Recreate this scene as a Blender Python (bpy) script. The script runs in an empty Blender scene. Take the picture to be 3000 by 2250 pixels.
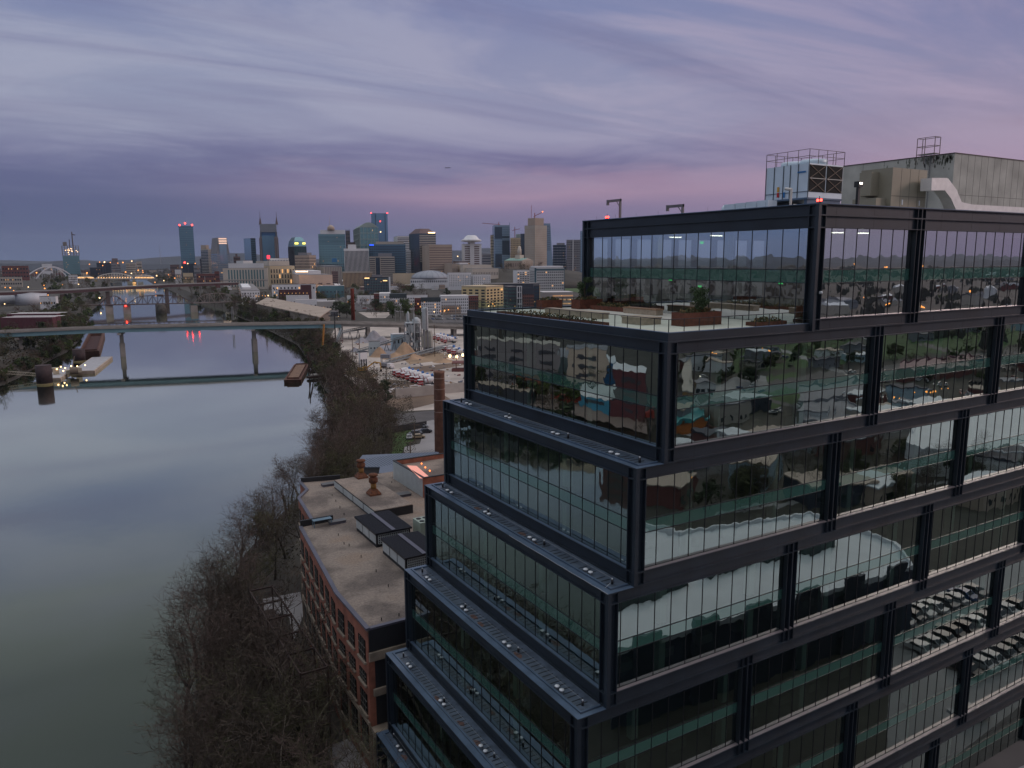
import bpy, math, random
from mathutils import Vector, Matrix
R = math.radians
rnd = random.Random(7)
S = bpy.context.scene
COL = S.collection

# ------------------------------------------------------------------ camera
FPX = 2251.09                       # focal length in pixels of a 3000 px wide frame
YAW, PIT, ROL = R(30.70506), R(9.20728), R(-0.265444)
CAM = Vector((-43.946, -39.80, 5.670))
_fw = Vector((math.sin(YAW)*math.cos(PIT), math.cos(YAW)*math.cos(PIT), -math.sin(PIT)))
_rt = Vector((math.cos(YAW), -math.sin(YAW), 0))
_up = _rt.cross(_fw)
CR = _rt*math.cos(ROL)+_up*math.sin(ROL)
CU = _up*math.cos(ROL)-_rt*math.sin(ROL)
cd = bpy.data.cameras.new('camera')
cd.sensor_width = 36; cd.lens = FPX*36/3000; cd.clip_start = .5; cd.clip_end = 60000
co = bpy.data.objects.new('camera', cd); COL.objects.link(co)
m = Matrix((CR, CU, -_fw)).transposed().to_4x4(); m.translation = CAM
co.matrix_world = m
S.camera = co

# ------------------------------------------------------------------ sky (world), sun, exposure
W = bpy.data.worlds.new('World'); S.world = W; W.use_nodes = True
nt = W.node_tree; nt.nodes.clear()
def N(t, **k):
    n = nt.nodes.new(t)
    for a, b in k.items(): setattr(n, a, b)
    return n
def L(a, b): nt.links.new(a, b)
def lin(c):
    f = lambda v: v/12.92 if v <= .04045 else ((v+.055)/1.055)**2.4
    return tuple(f(v/255) for v in c)
def ramp(tree, stops, inter='EASE'):
    n = tree.nodes.new('ShaderNodeValToRGB'); cr = n.color_ramp; cr.interpolation = inter
    while len(cr.elements) > 1: cr.elements.remove(cr.elements[-1])
    cr.elements[0].position = stops[0][0]; cr.elements[0].color = (*stops[0][1], 1)
    for p, c in stops[1:]:
        e = cr.elements.new(p); e.color = (*c, 1)
    return n
tc = N('ShaderNodeTexCoord')
sep = N('ShaderNodeSeparateXYZ'); L(tc.outputs['Generated'], sep.inputs[0])
def M2(op, a, b=None, c=None):
    n = N('ShaderNodeMath', operation=op)
    for i, v in enumerate((a, b, c)):
        if v is None: continue
        if isinstance(v, (int, float)): n.inputs[i].default_value = v
        else: L(v, n.inputs[i])
    return n.outputs[0]
z = sep.outputs[2]
# side: -1 at the left edge of the view, +1 at the right (a compass direction of the world)
side = M2('ADD', M2('MULTIPLY', sep.outputs[0], math.cos(YAW)), M2('MULTIPLY', sep.outputs[1], -math.sin(YAW)))
fwdc = M2('ADD', M2('MULTIPLY', sep.outputs[0], math.sin(YAW)), M2('MULTIPLY', sep.outputs[1], math.cos(YAW)))
def mapr(v, a, b_):
    n = N('ShaderNodeMapRange', interpolation_type='SMOOTHSTEP'); L(v, n.inputs[0]); n.inputs[1].default_value = a; n.inputs[2].default_value = b_; return n.outputs[0]
# bands of stratus near the horizon wander up and down a little
mpw = N('ShaderNodeMapping'); mpw.inputs['Scale'].default_value = (2.2, 2.2, 14); L(tc.outputs['Generated'], mpw.inputs[0])
nw = N('ShaderNodeTexNoise'); nw.inputs['Scale'].default_value = 1.6; nw.inputs['Detail'].default_value = 8; nw.inputs['Roughness'].default_value = .58; L(mpw.outputs[0], nw.inputs['Vector'])
zw = M2('ADD', z, M2('MULTIPLY', M2('SUBTRACT', nw.outputs[0], .5), M2('MULTIPLY', mapr(z, .02, .12), .085)))
top = [(.37, (.29, .315, .35)), (.5, (.34, .37, .39)), (.7, (.72, .75, .79)), (1, (1.28, 1.30, 1.34))]
left = ramp(nt, [(0.0, lin((80, 96, 130))), (.03, lin((78, 90, 126))), (.07, lin((86, 94, 130))), (.10, lin((98, 103, 140))), (.125, lin((120, 123, 156))),
                 (.155, lin((142, 147, 173))), (.20, lin((146, 153, 179))), (.30, lin((120, 131, 170)))]+top, 'LINEAR')
midr = ramp(nt, [(0.0, lin((100, 104, 138))), (.03, lin((102, 104, 138))), (.062, lin((132, 118, 150))), (.082, lin((160, 135, 160))), (.097, lin((148, 128, 156))), (.112, lin((112, 108, 145))),
                 (.13, lin((124, 121, 156))), (.16, lin((144, 144, 173))), (.21, lin((144, 147, 176))), (.30, lin((126, 134, 172)))]+top, 'LINEAR')
right = ramp(nt, [(0.0, lin((140, 120, 150))), (.05, lin((152, 130, 156))), (.09, lin((168, 143, 166))), (.14, lin((158, 144, 168))), (.20, lin((138, 137, 169))), (.30, lin((124, 129, 169)))]+top, 'LINEAR')
back = ramp(nt, [(0.0, lin((146, 142, 162))), (.06, lin((162, 157, 172))), (.15, lin((172, 170, 184))), (.30, lin((160, 164, 188)))]+top, 'LINEAR')
for n_ in (left, midr, right, back): L(zw, n_.inputs[0])
def mixc(f, a, b_):
    n = N('ShaderNodeMix', data_type='RGBA'); L(f, n.inputs[0]); L(a, n.inputs[6]); L(b_, n.inputs[7]); return n
farl = ramp(nt, [(0.0, lin((92, 112, 152))), (.04, lin((104, 126, 168))), (.10, lin((122, 144, 186))), (.20, lin((140, 156, 190))), (.30, lin((140, 150, 184)))]+top, 'LINEAR'); L(zw, farl.inputs[0])
mxf = mixc(mapr(side, -.80, -.58), farl.outputs[0], left.outputs[0]); mxa = mixc(mapr(side, -.5, .02), mxf.outputs[2], midr.outputs[0]); mxb = mixc(mapr(side, .12, .52), mxa.outputs[2], right.outputs[0]); mx = mixc(mapr(fwdc, .15, -.35), mxb.outputs[2], back.outputs[0])
sideN = mapr(side, -.4, .6)
# cloud sheets: direction projected on a high flat layer, then stretched into streaks
den = M2('ADD', M2('MAXIMUM', z, 0), .11)
cx = M2('DIVIDE', sep.outputs[0], den); cy = M2('DIVIDE', sep.outputs[1], den)
comb = N('ShaderNodeCombineXYZ'); L(cx, comb.inputs[0]); L(cy, comb.inputs[1])
mp = N('ShaderNodeMapping'); mp.inputs['Rotation'].default_value = (0, 0, R(24)); L(comb.outputs[0], mp.inputs[0])
mp.inputs['Scale'].default_value = (.30, .62, 1)
n1 = N('ShaderNodeTexNoise'); n1.inputs['Scale'].default_value = 2.0; n1.inputs['Detail'].default_value = 10
n1.inputs['Roughness'].default_value = .62; n1.inputs['Distortion'].default_value = .9; L(mp.outputs[0], n1.inputs['Vector'])
mp2 = N('ShaderNodeMapping'); mp2.inputs['Rotation'].default_value = (0, 0, R(40)); mp2.inputs['Scale'].default_value = (.12, .9, 1); L(comb.outputs[0], mp2.inputs[0])
n2 = N('ShaderNodeTexNoise'); n2.inputs['Scale'].default_value = 1.3; n2.inputs['Detail'].default_value = 9; n2.inputs['Roughness'].default_value = .62
n2.inputs['Distortion'].default_value = 1.6
L(mp2.outputs[0], n2.inputs['Vector'])
cr1 = ramp(nt, [(.40, (0, 0, 0)), (.62, (1, 1, 1))]); L(n1.outputs[0], cr1.inputs[0])
cr2 = ramp(nt, [(.45, (0, 0, 0)), (.75, (1, 1, 1))]); L(n2.outputs[0], cr2.inputs[0])
# fade clouds in just above the horizon
fade = N('ShaderNodeMapRange'); L(z, fade.inputs[0]); fade.inputs[1].default_value = .07; fade.inputs[2].default_value = .18
lightc = N('ShaderNodeMix', data_type='RGBA'); L(sideN, lightc.inputs[0])
lightc.inputs[6].default_value = (*lin((166, 169, 190)), 1); lightc.inputs[7].default_value = (*lin((176, 160, 184)), 1)
f1 = M2('MULTIPLY', M2('MULTIPLY', cr1.outputs[0], fade.outputs[0]), .60)
m1 = N('ShaderNodeMix', data_type='RGBA'); L(f1, m1.inputs[0]); L(mx.outputs[2], m1.inputs[6]); L(lightc.outputs[2], m1.inputs[7])
m2 = N('ShaderNodeMix', data_type='RGBA'); L(M2('MULTIPLY', M2('MULTIPLY', cr2.outputs[0], fade.outputs[0]), .60), m2.inputs[0]); L(m1.outputs[2], m2.inputs[6])
m2.inputs[7].default_value = (*lin((112, 111, 148)), 1)
bg = N('ShaderNodeBackground'); bg.inputs[1].default_value = 1.0; L(m2.outputs[2], bg.inputs[0])
wo = N('ShaderNodeOutputWorld'); L(bg.outputs[0], wo.inputs[0])

sd = bpy.data.lights.new('sun', 'SUN'); sd.energy = .85; sd.angle = R(16); sd.color = (1, .74, .66)
so = bpy.data.objects.new('sun', sd); COL.objects.link(so)
so.rotation_euler = (R(70), 0, R(62))       # last glow of the west, low, from behind the camera's right shoulder
S.view_settings.view_transform = 'Standard'; S.view_settings.look = 'None'
S.view_settings.exposure = 0; S.view_settings.gamma = 1
S.render.engine = 'CYCLES'
S.cycles.max_bounces = 8; S.cycles.transparent_max_bounces = 16; S.cycles.glossy_bounces = 4
S.cycles.caustics_reflective = False; S.cycles.caustics_refractive = False
S.cycles.sample_clamp_indirect = 4

# ------------------------------------------------------------------ point helpers
def ray(x, y): return _fw+CR*((x-1500)/FPX)-CU*((y-1125)/FPX)
def onZ(x, y, Z):
    d = ray(x, y); return CAM+d*((Z-CAM.z)/d.z)
def onY(x, y, Y):
    d = ray(x, y); return CAM+d*((Y-CAM.y)/d.y)
def onX(x, y, X):
    d = ray(x, y); return CAM+d*((X-CAM.x)/d.x)
def dep(x, y, D): return CAM+ray(x, y)*D
GZ = -50.0      # ground
WZ = -57.0      # river

# ------------------------------------------------------------------ materials
MATS = {}
def mat(name, col, rough=.8, metal=0, var=.12, vs=.5, emit=0, bump=0, bs=8, spec=.5, coat=0):
    if name in MATS: return MATS[name]
    mm = bpy.data.materials.new(name); mm.use_nodes = True; t = mm.node_tree; b = t.nodes['Principled BSDF']
    b.inputs['Roughness'].default_value = rough; b.inputs['Metallic'].default_value = metal
    b.inputs['Specular IOR Level'].default_value = spec
    if coat: b.inputs['Coat Weight'].default_value = coat
    if emit:
        b.inputs['Base Color'].default_value = (0, 0, 0, 1)
        b.inputs['Emission Color'].default_value = (*col, 1); b.inputs['Emission Strength'].default_value = emit
    else:
        tx = t.nodes.new('ShaderNodeTexCoord'); g = t.nodes.new('ShaderNodeNewGeometry')
        no = t.nodes.new('ShaderNodeTexNoise'); no.inputs['Scale'].default_value = vs; no.inputs['Detail'].default_value = 6
        t.links.new(g.outputs['Position'], no.inputs['Vector'])
        r = ramp(t, [(.3, tuple(max(0, c*(1-var)) for c in col)), (.7, tuple(min(1, c*(1+var)) for c in col))], 'LINEAR')
        t.links.new(no.outputs[0], r.inputs[0]); t.links.new(r.outputs[0], b.inputs['Base Color'])
        if bump:
            n2 = t.nodes.new('ShaderNodeTexNoise'); n2.inputs['Scale'].default_value = bs; n2.inputs['Detail'].default_value = 4
            t.links.new(g.outputs['Position'], n2.inputs['Vector'])
            bp = t.nodes.new('ShaderNodeBump'); bp.inputs['Strength'].default_value = bump; bp.inputs['Distance'].default_value = .1
            t.links.new(n2.outputs[0], bp.inputs['Height']); t.links.new(bp.outputs[0], b.inputs['Normal'])
    MATS[name] = mm; return mm

# ------------------------------------------------------------------ mesh builder
class MB:
    def __init__(s): s.v = []; s.f = []; s.mi = []; s.mats = []; s.sm = []; s.cur = 0
    def use(s, m_):
        if m_ not in s.mats: s.mats.append(m_)
        s.cur = s.mats.index(m_); return s
    def face(s, pts, sm=False):
        i = len(s.v); s.v += [tuple(p) for p in pts]; s.f.append(tuple(range(i, i+len(pts)))); s.mi.append(s.cur); s.sm.append(sm)
    def raw(s, vs, fs, sm=False):
        i = len(s.v); s.v += [tuple(p) for p in vs]
        for f in fs: s.f.append(tuple(i+k for k in f)); s.mi.append(s.cur); s.sm.append(sm)
        return s
    def box(s, x0, x1, y0, y1, z0, z1):
        if x0 > x1: x0, x1 = x1, x0
        if y0 > y1: y0, y1 = y1, y0
        if z0 > z1: z0, z1 = z1, z0
        v = [(x0, y0, z0), (x1, y0, z0), (x1, y1, z0), (x0, y1, z0), (x0, y0, z1), (x1, y0, z1), (x1, y1, z1), (x0, y1, z1)]
        return s.raw(v, [(0, 3, 2, 1), (4, 5, 6, 7), (0, 1, 5, 4), (1, 2, 6, 5), (2, 3, 7, 6), (3, 0, 4, 7)])
    def prism(s, pts, z0, z1, cap=True):
        n = len(pts); a = sum(pts[i][0]*pts[(i+1) % n][1]-pts[(i+1) % n][0]*pts[i][1] for i in range(n))
        if a < 0: pts = pts[::-1]
        v = [(p[0], p[1], z0) for p in pts]+[(p[0], p[1], z1) for p in pts]
        f = [(i, (i+1) % n, n+(i+1) % n, n+i) for i in range(n)]
        if cap: f += [tuple(range(n-1, -1, -1)), tuple(range(n, 2*n))]
        return s.raw(v, f)
    def bar(s, a, b, w, h=None, up=(0, 0, 1)):
        a = Vector(a); b = Vector(b); h = h or w; d = (b-a).normalized(); u = Vector(up)
        if abs(d.dot(u)) > .99: u = Vector((1, 0, 0))
        x = d.cross(u).normalized()*w/2; y = x.cross(d).normalized()*h/2
        v = [a-x-y, a+x-y, a+x+y, a-x+y, b-x-y, b+x-y, b+x+y, b-x+y]
        return s.raw(v, [(0, 3, 2, 1), (4, 5, 6, 7), (0, 1, 5, 4), (1, 2, 6, 5), (2, 3, 7, 6), (3, 0, 4, 7)])
    def tube(s, a, b, r0, r1=None, n=8, cap=True, sm=True):
        a = Vector(a); b = Vector(b); r1 = r0 if r1 is None else r1; d = (b-a)
        if d.length < 1e-6: return s
        d.normalize(); u = Vector((0, 0, 1)) if abs(d.z) < .95 else Vector((1, 0, 0)); x = d.cross(u).normalized(); y = d.cross(x)
        v = []
        for p, r in ((a, r0), (b, r1)):
            for k in range(n):
                t = 2*math.pi*k/n; v.append(p+x*math.cos(t)*r+y*math.sin(t)*r)
        f = [(k, n+k, n+(k+1) % n, (k+1) % n) for k in range(n)]
        s.raw(v, f, sm)
        if cap: s.raw(v[:n], [tuple(range(n))]); s.raw(v[n:], [tuple(range(n-1, -1, -1))])
        return s
    def lathe(s, prof, n=16, cx=0, cy=0, sm=True):
        v = []
        for r, zz in prof:
            for k in range(n):
                t = 2*math.pi*k/n; v.append((cx+r*math.cos(t), cy+r*math.sin(t), zz))
        f = []
        for j in range(len(prof)-1):
            for k in range(n): f.append((j*n+k, j*n+(k+1) % n, (j+1)*n+(k+1) % n, (j+1)*n+k))
        f += [tuple(range(n-1, -1, -1)), tuple((len(prof)-1)*n+k for k in range(n))]
        return s.raw(v, f, sm)
    def ball(s, c, r, n=8, m_=5, sq=(1, 1, 1)):
        prof = [(max(.001, math.sin(math.pi*j/m_))*r, -math.cos(math.pi*j/m_)*r) for j in range(m_+1)]
        t = MB(); t.lathe(prof, n); s.raw([(c[0]+p[0]*sq[0], c[1]+p[1]*sq[1], c[2]+p[2]*sq[2]) for p in t.v], t.f, True); return s
    def mesh(s, name):
        me = bpy.data.meshes.new(name); me.from_pydata(s.v, [], s.f)
        for m_ in s.mats: me.materials.append(m_)
        me.polygons.foreach_set('material_index', s.mi); me.polygons.foreach_set('use_smooth', s.sm); me.update(); return me
    def obj(s, name, parent=None, loc=None, rz=0, **k):
        o = bpy.data.objects.new(name, s.mesh(name)); COL.objects.link(o)
        if parent: o.parent = parent
        if loc is not None: o.location = loc
        if rz: o.rotation_euler.z = rz
        for a, b in k.items():
            if b is not None: o[a] = b
        return o
def mb(m_): return MB().use(m_)
def inst(me, name, parent=None, loc=(0, 0, 0), rot=(0, 0, 0), sc=None):
    o = bpy.data.objects.new(name, me); COL.objects.link(o)
    if parent: o.parent = parent
    o.location = loc; o.rotation_euler = rot
    if sc: o.scale = sc
    return o
def thing(name, label, cat, loc=(0, 0, 0), rz=0, group=None):
    o = bpy.data.objects.new(name, None); o.empty_display_size = .5; COL.objects.link(o); o.location = loc; o.rotation_euler.z = rz
    o['label'] = label; o['category'] = cat
    if group: o['group'] = group
    return o
def tag(o, label, cat, group=None):
    o['label'] = label; o['category'] = cat
    if group: o['group'] = group
    return o
def copy_tree(o, parent=None):
    c = o.copy(); COL.objects.link(c); c.parent = parent
    for ch in list(o.children): copy_tree(ch, c)
    return c
HAZE = True
# ================================================================== glass office building
def glass_mat(name, tint, base, amp, gloss=(.86, .92, 1), solid=False):
    mm = bpy.data.materials.new(name); mm.use_nodes = True; t = mm.node_tree; t.nodes.clear()
    def n(k, **a):
        q = t.nodes.new(k)
        for x, y in a.items(): setattr(q, x, y)
        return q
    out = n('ShaderNodeOutputMaterial'); mix = n('ShaderNodeMixShader'); tr = n('ShaderNodeBsdfTransparent'); gl = n('ShaderNodeBsdfGlossy')
    tr.inputs[0].default_value = (*tint, 1); gl.inputs['Roughness'].default_value = .004; gl.inputs[0].default_value = (*gloss, 1)
    def mth(op, a, b=None):
        q = n('ShaderNodeMath', operation=op)
        for i, v in enumerate((a, b)):
            if v is None: continue
            if isinstance(v, (int, float)): q.inputs[i].default_value = v
            else: t.links.new(v, q.inputs[i])
        return q.outputs[0]
    uv = n('ShaderNodeUVMap', uv_map='pane'); sp = n('ShaderNodeSeparateXYZ'); t.links.new(uv.outputs[0], sp.inputs[0])
    rv = n('ShaderNodeUVMap', uv_map='rnd'); rp = n('ShaderNodeSeparateXYZ'); t.links.new(rv.outputs[0], rp.inputs[0])
    u, v = sp.outputs[0], sp.outputs[1]
    hump = mth('MULTIPLY', mth('MULTIPLY', u, mth('SUBTRACT', 1, u)), mth('MULTIPLY', v, mth('SUBTRACT', 1, v)))
    k = mth('MULTIPLY', mth('ADD', rp.outputs[0], -.35), amp*24)
    h = mth('MULTIPLY', hump, k)
    h = mth('ADD', h, mth('MULTIPLY', u, mth('MULTIPLY', mth('ADD', rp.outputs[1], -.5), amp*2.2)))
    g = n('ShaderNodeNewGeometry'); no = n('ShaderNodeTexNoise'); no.inputs['Scale'].default_value = .8; no.inputs['Detail'].default_value = 1
    t.links.new(g.outputs['Position'], no.inputs['Vector'])
    h = mth('ADD', h, mth('MULTIPLY', no.outputs[0], amp*2.2))
    bp = n('ShaderNodeBump'); bp.inputs['Strength'].default_value = 1; bp.inputs['Distance'].default_value = 1
    t.links.new(h, bp.inputs['Height']); t.links.new(bp.outputs[0], gl.inputs['Normal'])
    fr = n('ShaderNodeFresnel'); fr.inputs[0].default_value = 1.5
    fac = mth('MINIMUM', mth('ADD', mth('MULTIPLY', fr.outputs[0], 1 - base), base), 1)
    t.links.new(fac, mix.inputs[0]); t.links.new(tr.outputs[0], mix.inputs[1]); t.links.new(gl.outputs[0], mix.inputs[2])
    if solid:
        df = n('ShaderNodeBsdfDiffuse'); df.inputs[0].default_value = (*tint, 1); t.links.new(df.outputs[0], mix.inputs[1])
    t.links.new(mix.outputs[0], out.inputs[0]); return mm
GLASS = glass_mat('tower_glass', (.42, .58, .50), .40, .0019, (.76, .90, .87))
GLASS0 = glass_mat('penthouse_glass', (.50, .62, .60), .56, .0016, (.92, .97, 1))
SPANGL = glass_mat('spandrel_glass', (.042, .115, .095), .22, .0019, (.80, .97, .93), True)
RAILGL = glass_mat('railing_glass', (.86, .94, .90), .0, .0001, (.6, .65, .65))
STEEL = mat('charcoal_steel', (.013, .021, .031), .42, 0, .30, .35, spec=.5, bump=.04, bs=2)
STEELT = mat('steel_flashing', (.085, .130, .195), .36, .25, .22, .6)
SILL = mat('sill_sky_sheen', (.26, .23, .24), .4, .3, .08)  # beam flange reflecting pale sky, the reflection put into the colour
MULL = mat('mullion_black', (.012, .014, .018), .4)
SPAN = mat('spandrel_panel', (.22, .42, .36), .5, 0, .06, .3)
SLAB = mat('interior_slab', (.16, .17, .16), .8)
ICOL = mat('interior_column', (.80, .86, .78), .7, 0, .04)
IWALL = mat('interior_core_wall', (.26, .25, .22), .8)
ITAN = mat('interior_wood_wall', (.48, .33, .18), .6)
DECK = mat('ledge_deck', (.075, .10, .135), .30, 0, .35, 1.6, bump=.08, bs=6)
SEAM = mat('ledge_seam', (.006, .009, .014), .6)
WHITE = mat('white_metal', (.62, .66, .68), .4)
H = 8.64; YD = 30.8; XE = 62.0
SX = [7.17, -7.82, -10.33, -12.62, -15.12, -17.45, -18.78]
ZT = [9.80]+[-H*i for i in range(0, 7)]       # ZT[i] = top of storey pair i, ZT[i+1] = its foot
tower = thing('glass_office_building', 'stepped dark steel and glass office building filling the right of the view', 'office building', (20, 15, GZ))
TB = Vector((20, 15, GZ))
def tobj(b, name, **k):
    b.v = [(p[0]-TB.x, p[1]-TB.y, p[2]-TB.z) for p in b.v]
    return b.obj(name, tower, **k)
class Face:                      # u runs along the facade, d into the building
    def __init__(s, kind, x0): s.k = kind; s.x0 = x0
    def box(s, b, u0, u1, d0, d1, z0, z1):
        if s.k == 'R': b.box(u0, u1, d0, d1, z0, z1)
        else: b.box(s.x0+d0, s.x0+d1, u0, u1, z0, z1)
    def pt(s, u, d, z_): return (u, d, z_) if s.k == 'R' else (s.x0+d, u, z_)
GD = .40
def panes(F, u0, u1, rows, pw, phase, gm=None):
    """glass of one bay: one quad per pane with its own uv"""
    us = [u0]; k = math.floor((u0-phase)/pw)+1
    while phase+k*pw < u1-.25:
        if phase+k*pw > u0+.25: us.append(phase+k*pw)
        k += 1
    us.append(u1)
    v = []; f = []; uvs = []; rs = []; mi = []
    for a, b_ in zip(us, us[1:]):
        for z0, z1 in rows:
            i = len(v); v += [F.pt(a, GD, z0), F.pt(b_, GD, z0), F.pt(b_, GD, z1), F.pt(a, GD, z1)]
            q = (i, i+1, i+2, i+3) if F.k == 'R' else (i+1, i, i+3, i+2)
            f.append(q); mi.append(1 if z0 == rows[1][0] else 0); uvs += [(0, 0), (1, 0), (1, 1), (0, 1)]; r = (rnd.random(), rnd.random()); rs += [r]*4
    v = [(p[0]-TB.x, p[1]-TB.y, p[2]-TB.z) for p in v]
    me = bpy.data.meshes.new('window'); me.from_pydata(v, [], f); me.materials.append(gm or GLASS); me.materials.append(SPANGL); me.polygons.foreach_set('material_index', mi)
    a1 = me.uv_layers.new(name='pane'); a2 = me.uv_layers.new(name='rnd')
    for i in range(len(uvs)): a1.data[i].uv = uvs[i]; a2.data[i].uv = rs[i]
    o = bpy.data.objects.new('window', me); COL.objects.link(o); o.parent = tower
    mu = mb(MULL)
    for a in us: F.box(mu, a-.020, a+.020, GD-.035, GD+.045, rows[0][0], rows[-1][1])
    for r0, r1 in rows[1:]: F.box(mu, u0, u1, GD-.03, GD+.04, r0-.03, r0+.03)
    mo = mu; mo.v = [(p[0]-TB.x, p[1]-TB.y, p[2]-TB.z) for p in mo.v]; mo.obj('mullion_grid', o)
    return us
def icolumn(F, u, zb, zt):       # recessed web plate with three fins
    b = mb(STEEL)
    F.box(b, u-.55, u+.55, .36, .42, zb, zt)
    F.box(b, u-.60, u-.55, .004, .5, zb, zt); F.box(b, u+.55, u+.60, .004, .5, zb, zt)
    F.box(b, u-.05, u+.05, -.012, .36, zb, zt)
    return tobj(b, 'column')
def beam(F, u0, u1, zt, h, top_deep=.35, name='beam'):
    b = mb(STEEL)
    F.box(b, u0, u1, .22, .34, zt-h+.05, zt-.05)
    F.box(b, u0, u1, -.006, .50, zt-h, zt-h+.05); F.box(b, u0, u1, -.006, .50, zt-.05, zt-.004)
    k = math.ceil(u0/4.78)
    b.use(MULL)
    while k*4.78 < u1: F.box(b, k*4.78-.012, k*4.78+.012, .214, .22, zt-h+.05, zt-.05); k += 1
    return tobj(b, name)
for i in range(7):
    s = SX[i]; zt = ZT[i]; zb = ZT[i+1]
    FR = Face('R', 0); FL = Face('L', s)
    e = .003*i
    cols = [20.6-4.73*i+19.1*k for k in range(-1, 4)]; cols = [c for c in cols if s+9 < c < XE-1]
    if i == 0:
        top = [(zt, .85), (zt-.85, .95)]; g1 = zt-1.80; sp1, sp0 = 4.76, 3.70
    else:
        top = [(zt, .86)]; g1 = zt-.86; sp1, sp0 = zt-3.99, zt-4.95
    g0 = zb+1.02 if i else zb+.92
    rows = [(g0, sp0), (sp0, sp1), (sp1, g1)]
    # facade towards the street
    beam(FR, s+.30, XE, zb+(1.02 if i else .92), (1.02 if i else .92)-.004)
    for zz, h in top: beam(FR, s+.30, XE, zz, h)
    sl = mb(SILL); FR.box(sl, s+.95, XE-.3, .06, GD-.05, g0, g0+.022); tobj(sl, 'window_sill')
    ends = [s+.92]+sum([[c-.58, c+.58] for c in cols], [])+[XE-.4]
    for a, b_ in zip(ends[::2], ends[1::2]): panes(FR, a, b_, rows, 1.585, 9.36-4.73*i, GLASS0 if i == 0 else None)
    for c in cols: icolumn(FR, c, zb+.003+e, zt-.06)
    # facade towards the river
    lrows = rows if i else [(.32, sp0), (sp0, sp1), (sp1, g1)]
    lb = (1.02 if i else .32)
    beam(FL, .30, YD-.3, zb+lb, lb-.004, name='beam')
    for zz, h in top: beam(FL, .30, YD-.3, zz, h)
    sl = mb(STEELT); FL.box(sl, .95, YD-.95, .06, GD-.05, zb+lb, zb+lb+.022); tobj(sl, 'window_sill')
    panes(FL, .95, YD-.95, lrows, 1.60, .95+1.1, GLASS0 if i == 0 else None)
    # corner columns
    b = mb(STEEL)
    b.box(s-.012, s+.30, -.012, .30, zb+e, zt-.002)
    b.box(s+.30, s+.90, .30, .36, zb+e, zt-.06); b.box(s+.86, s+.92, .004, .5, zb+e, zt-.06)
    b.box(s+.30, s+.36, .36, .90, zb+e, zt-.06); b.box(s+.004, s+.5, .88, .94, zb+e, zt-.06)
    for zz in [zt-.06, g1+.004, g0-.05] + ([zt-.85] if i == 0 else []):
        b.box(s+.30, s+.86, -.004, .30, zz-.04, zz+.004); b.box(s-.004, s+.30, .30, .88, zz-.04, zz+.004)
    tobj(b, 'corner_column')
    b = mb(STEEL)
    b.box(s-.012, s+.30, YD-.30, YD+.012, zb+e, zt-.002); b.box(s+.30, s+.36, YD-.92, YD-.30, zb+e, zt-.06)
    b.box(s+.004, s+.5, YD-.96, YD-.90, zb+e, zt-.06); tobj(b, 'corner_column')
    # back and end walls
    b = mb(STEEL)
    if i == 0:
        b.box(s+.31, XE, YD-.2, YD, zb+.01, .9); b.box(s+.31, XE, YD-.2, YD, 7.9, zt-.07)
        for k in range(17): b.box(s+.31+3.2*k, s+1.3+3.2*k, YD-.2, YD, .9, 7.9)
    else: b.box(s+.31, XE, YD-.2, YD, zb+.01, zt-.07)
    b.box(XE-.2, XE, .35, YD-.21, zb+.01, zt-.07); tobj(b, 'end_wall')
    # inside
    b = mb(SLAB); b.box(s+.75, XE-.25, .75, YD-.25, sp1-.55, sp1-.15); b.box(s+.75, XE-.25, .75, YD-.25, zb+.02, zb+.5)
    b.box(s+.75, XE-.25, .75, YD-.25, g1+.02, g1+.3); tobj(b, 'floor_slab')
    b = mb(SPAN); b.box(s+.62, XE-.3, .62, .70, sp0+.05, sp1-.05); b.box(s+.62, s+.70, .71, YD-.5, sp0+.05, sp1-.05); tobj(b, 'spandrel_panel')
    x = s+6.0
    while x < XE-2: tobj(mb(ICOL).box(x-.30, x+.30, 1.0, 1.6, zb+.5, g1), 'interior_column'); x += 9.5
    for yy in (10.5, 20): tobj(mb(ICOL).box(s+1.2, s+1.8, yy-.3, yy+.3, zb+.5, g1), 'interior_column')
    b = mb(IWALL); b.box(s+(22 if i == 0 else 13), XE-8, 13, 22, zb+.5, g1); tobj(b, 'core_wall')
    if i == 0:
        b = mb(ITAN); b.box(13.2, 13.6, 6, 10.5, .5, 8); tobj(b, 'wood_wall')
LIT = mat('warm_lamp', (1, .62, .30), emit=5); LITW = mat('white_lamp', (1, .88, .72), emit=6)
EXIT = mat('exit_sign_green', (.10, 1, .25), emit=1.3)
RED = mat('red_lamp', (1, .03, .02), emit=14)
# lower storeys down to the ground
b = mb(STEEL); b.box(-18.3, XE, .6, YD-.4, GZ+.01, ZT[7]-.004); tobj(b, 'ground_floor_wall')
b = mb(SLAB); b.box(SX[0]+.3, XE-.2, .3, YD-.3, 9.2, 9.32); tobj(b, 'roof')
b = mb(STEELT)
b.box(SX[0]-.05, XE, -.05, .25, 9.80, 9.86); b.box(SX[0]-.05, SX[0]+.25, .25, YD+.05, 9.80, 9.86); tobj(b, 'coping')
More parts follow.
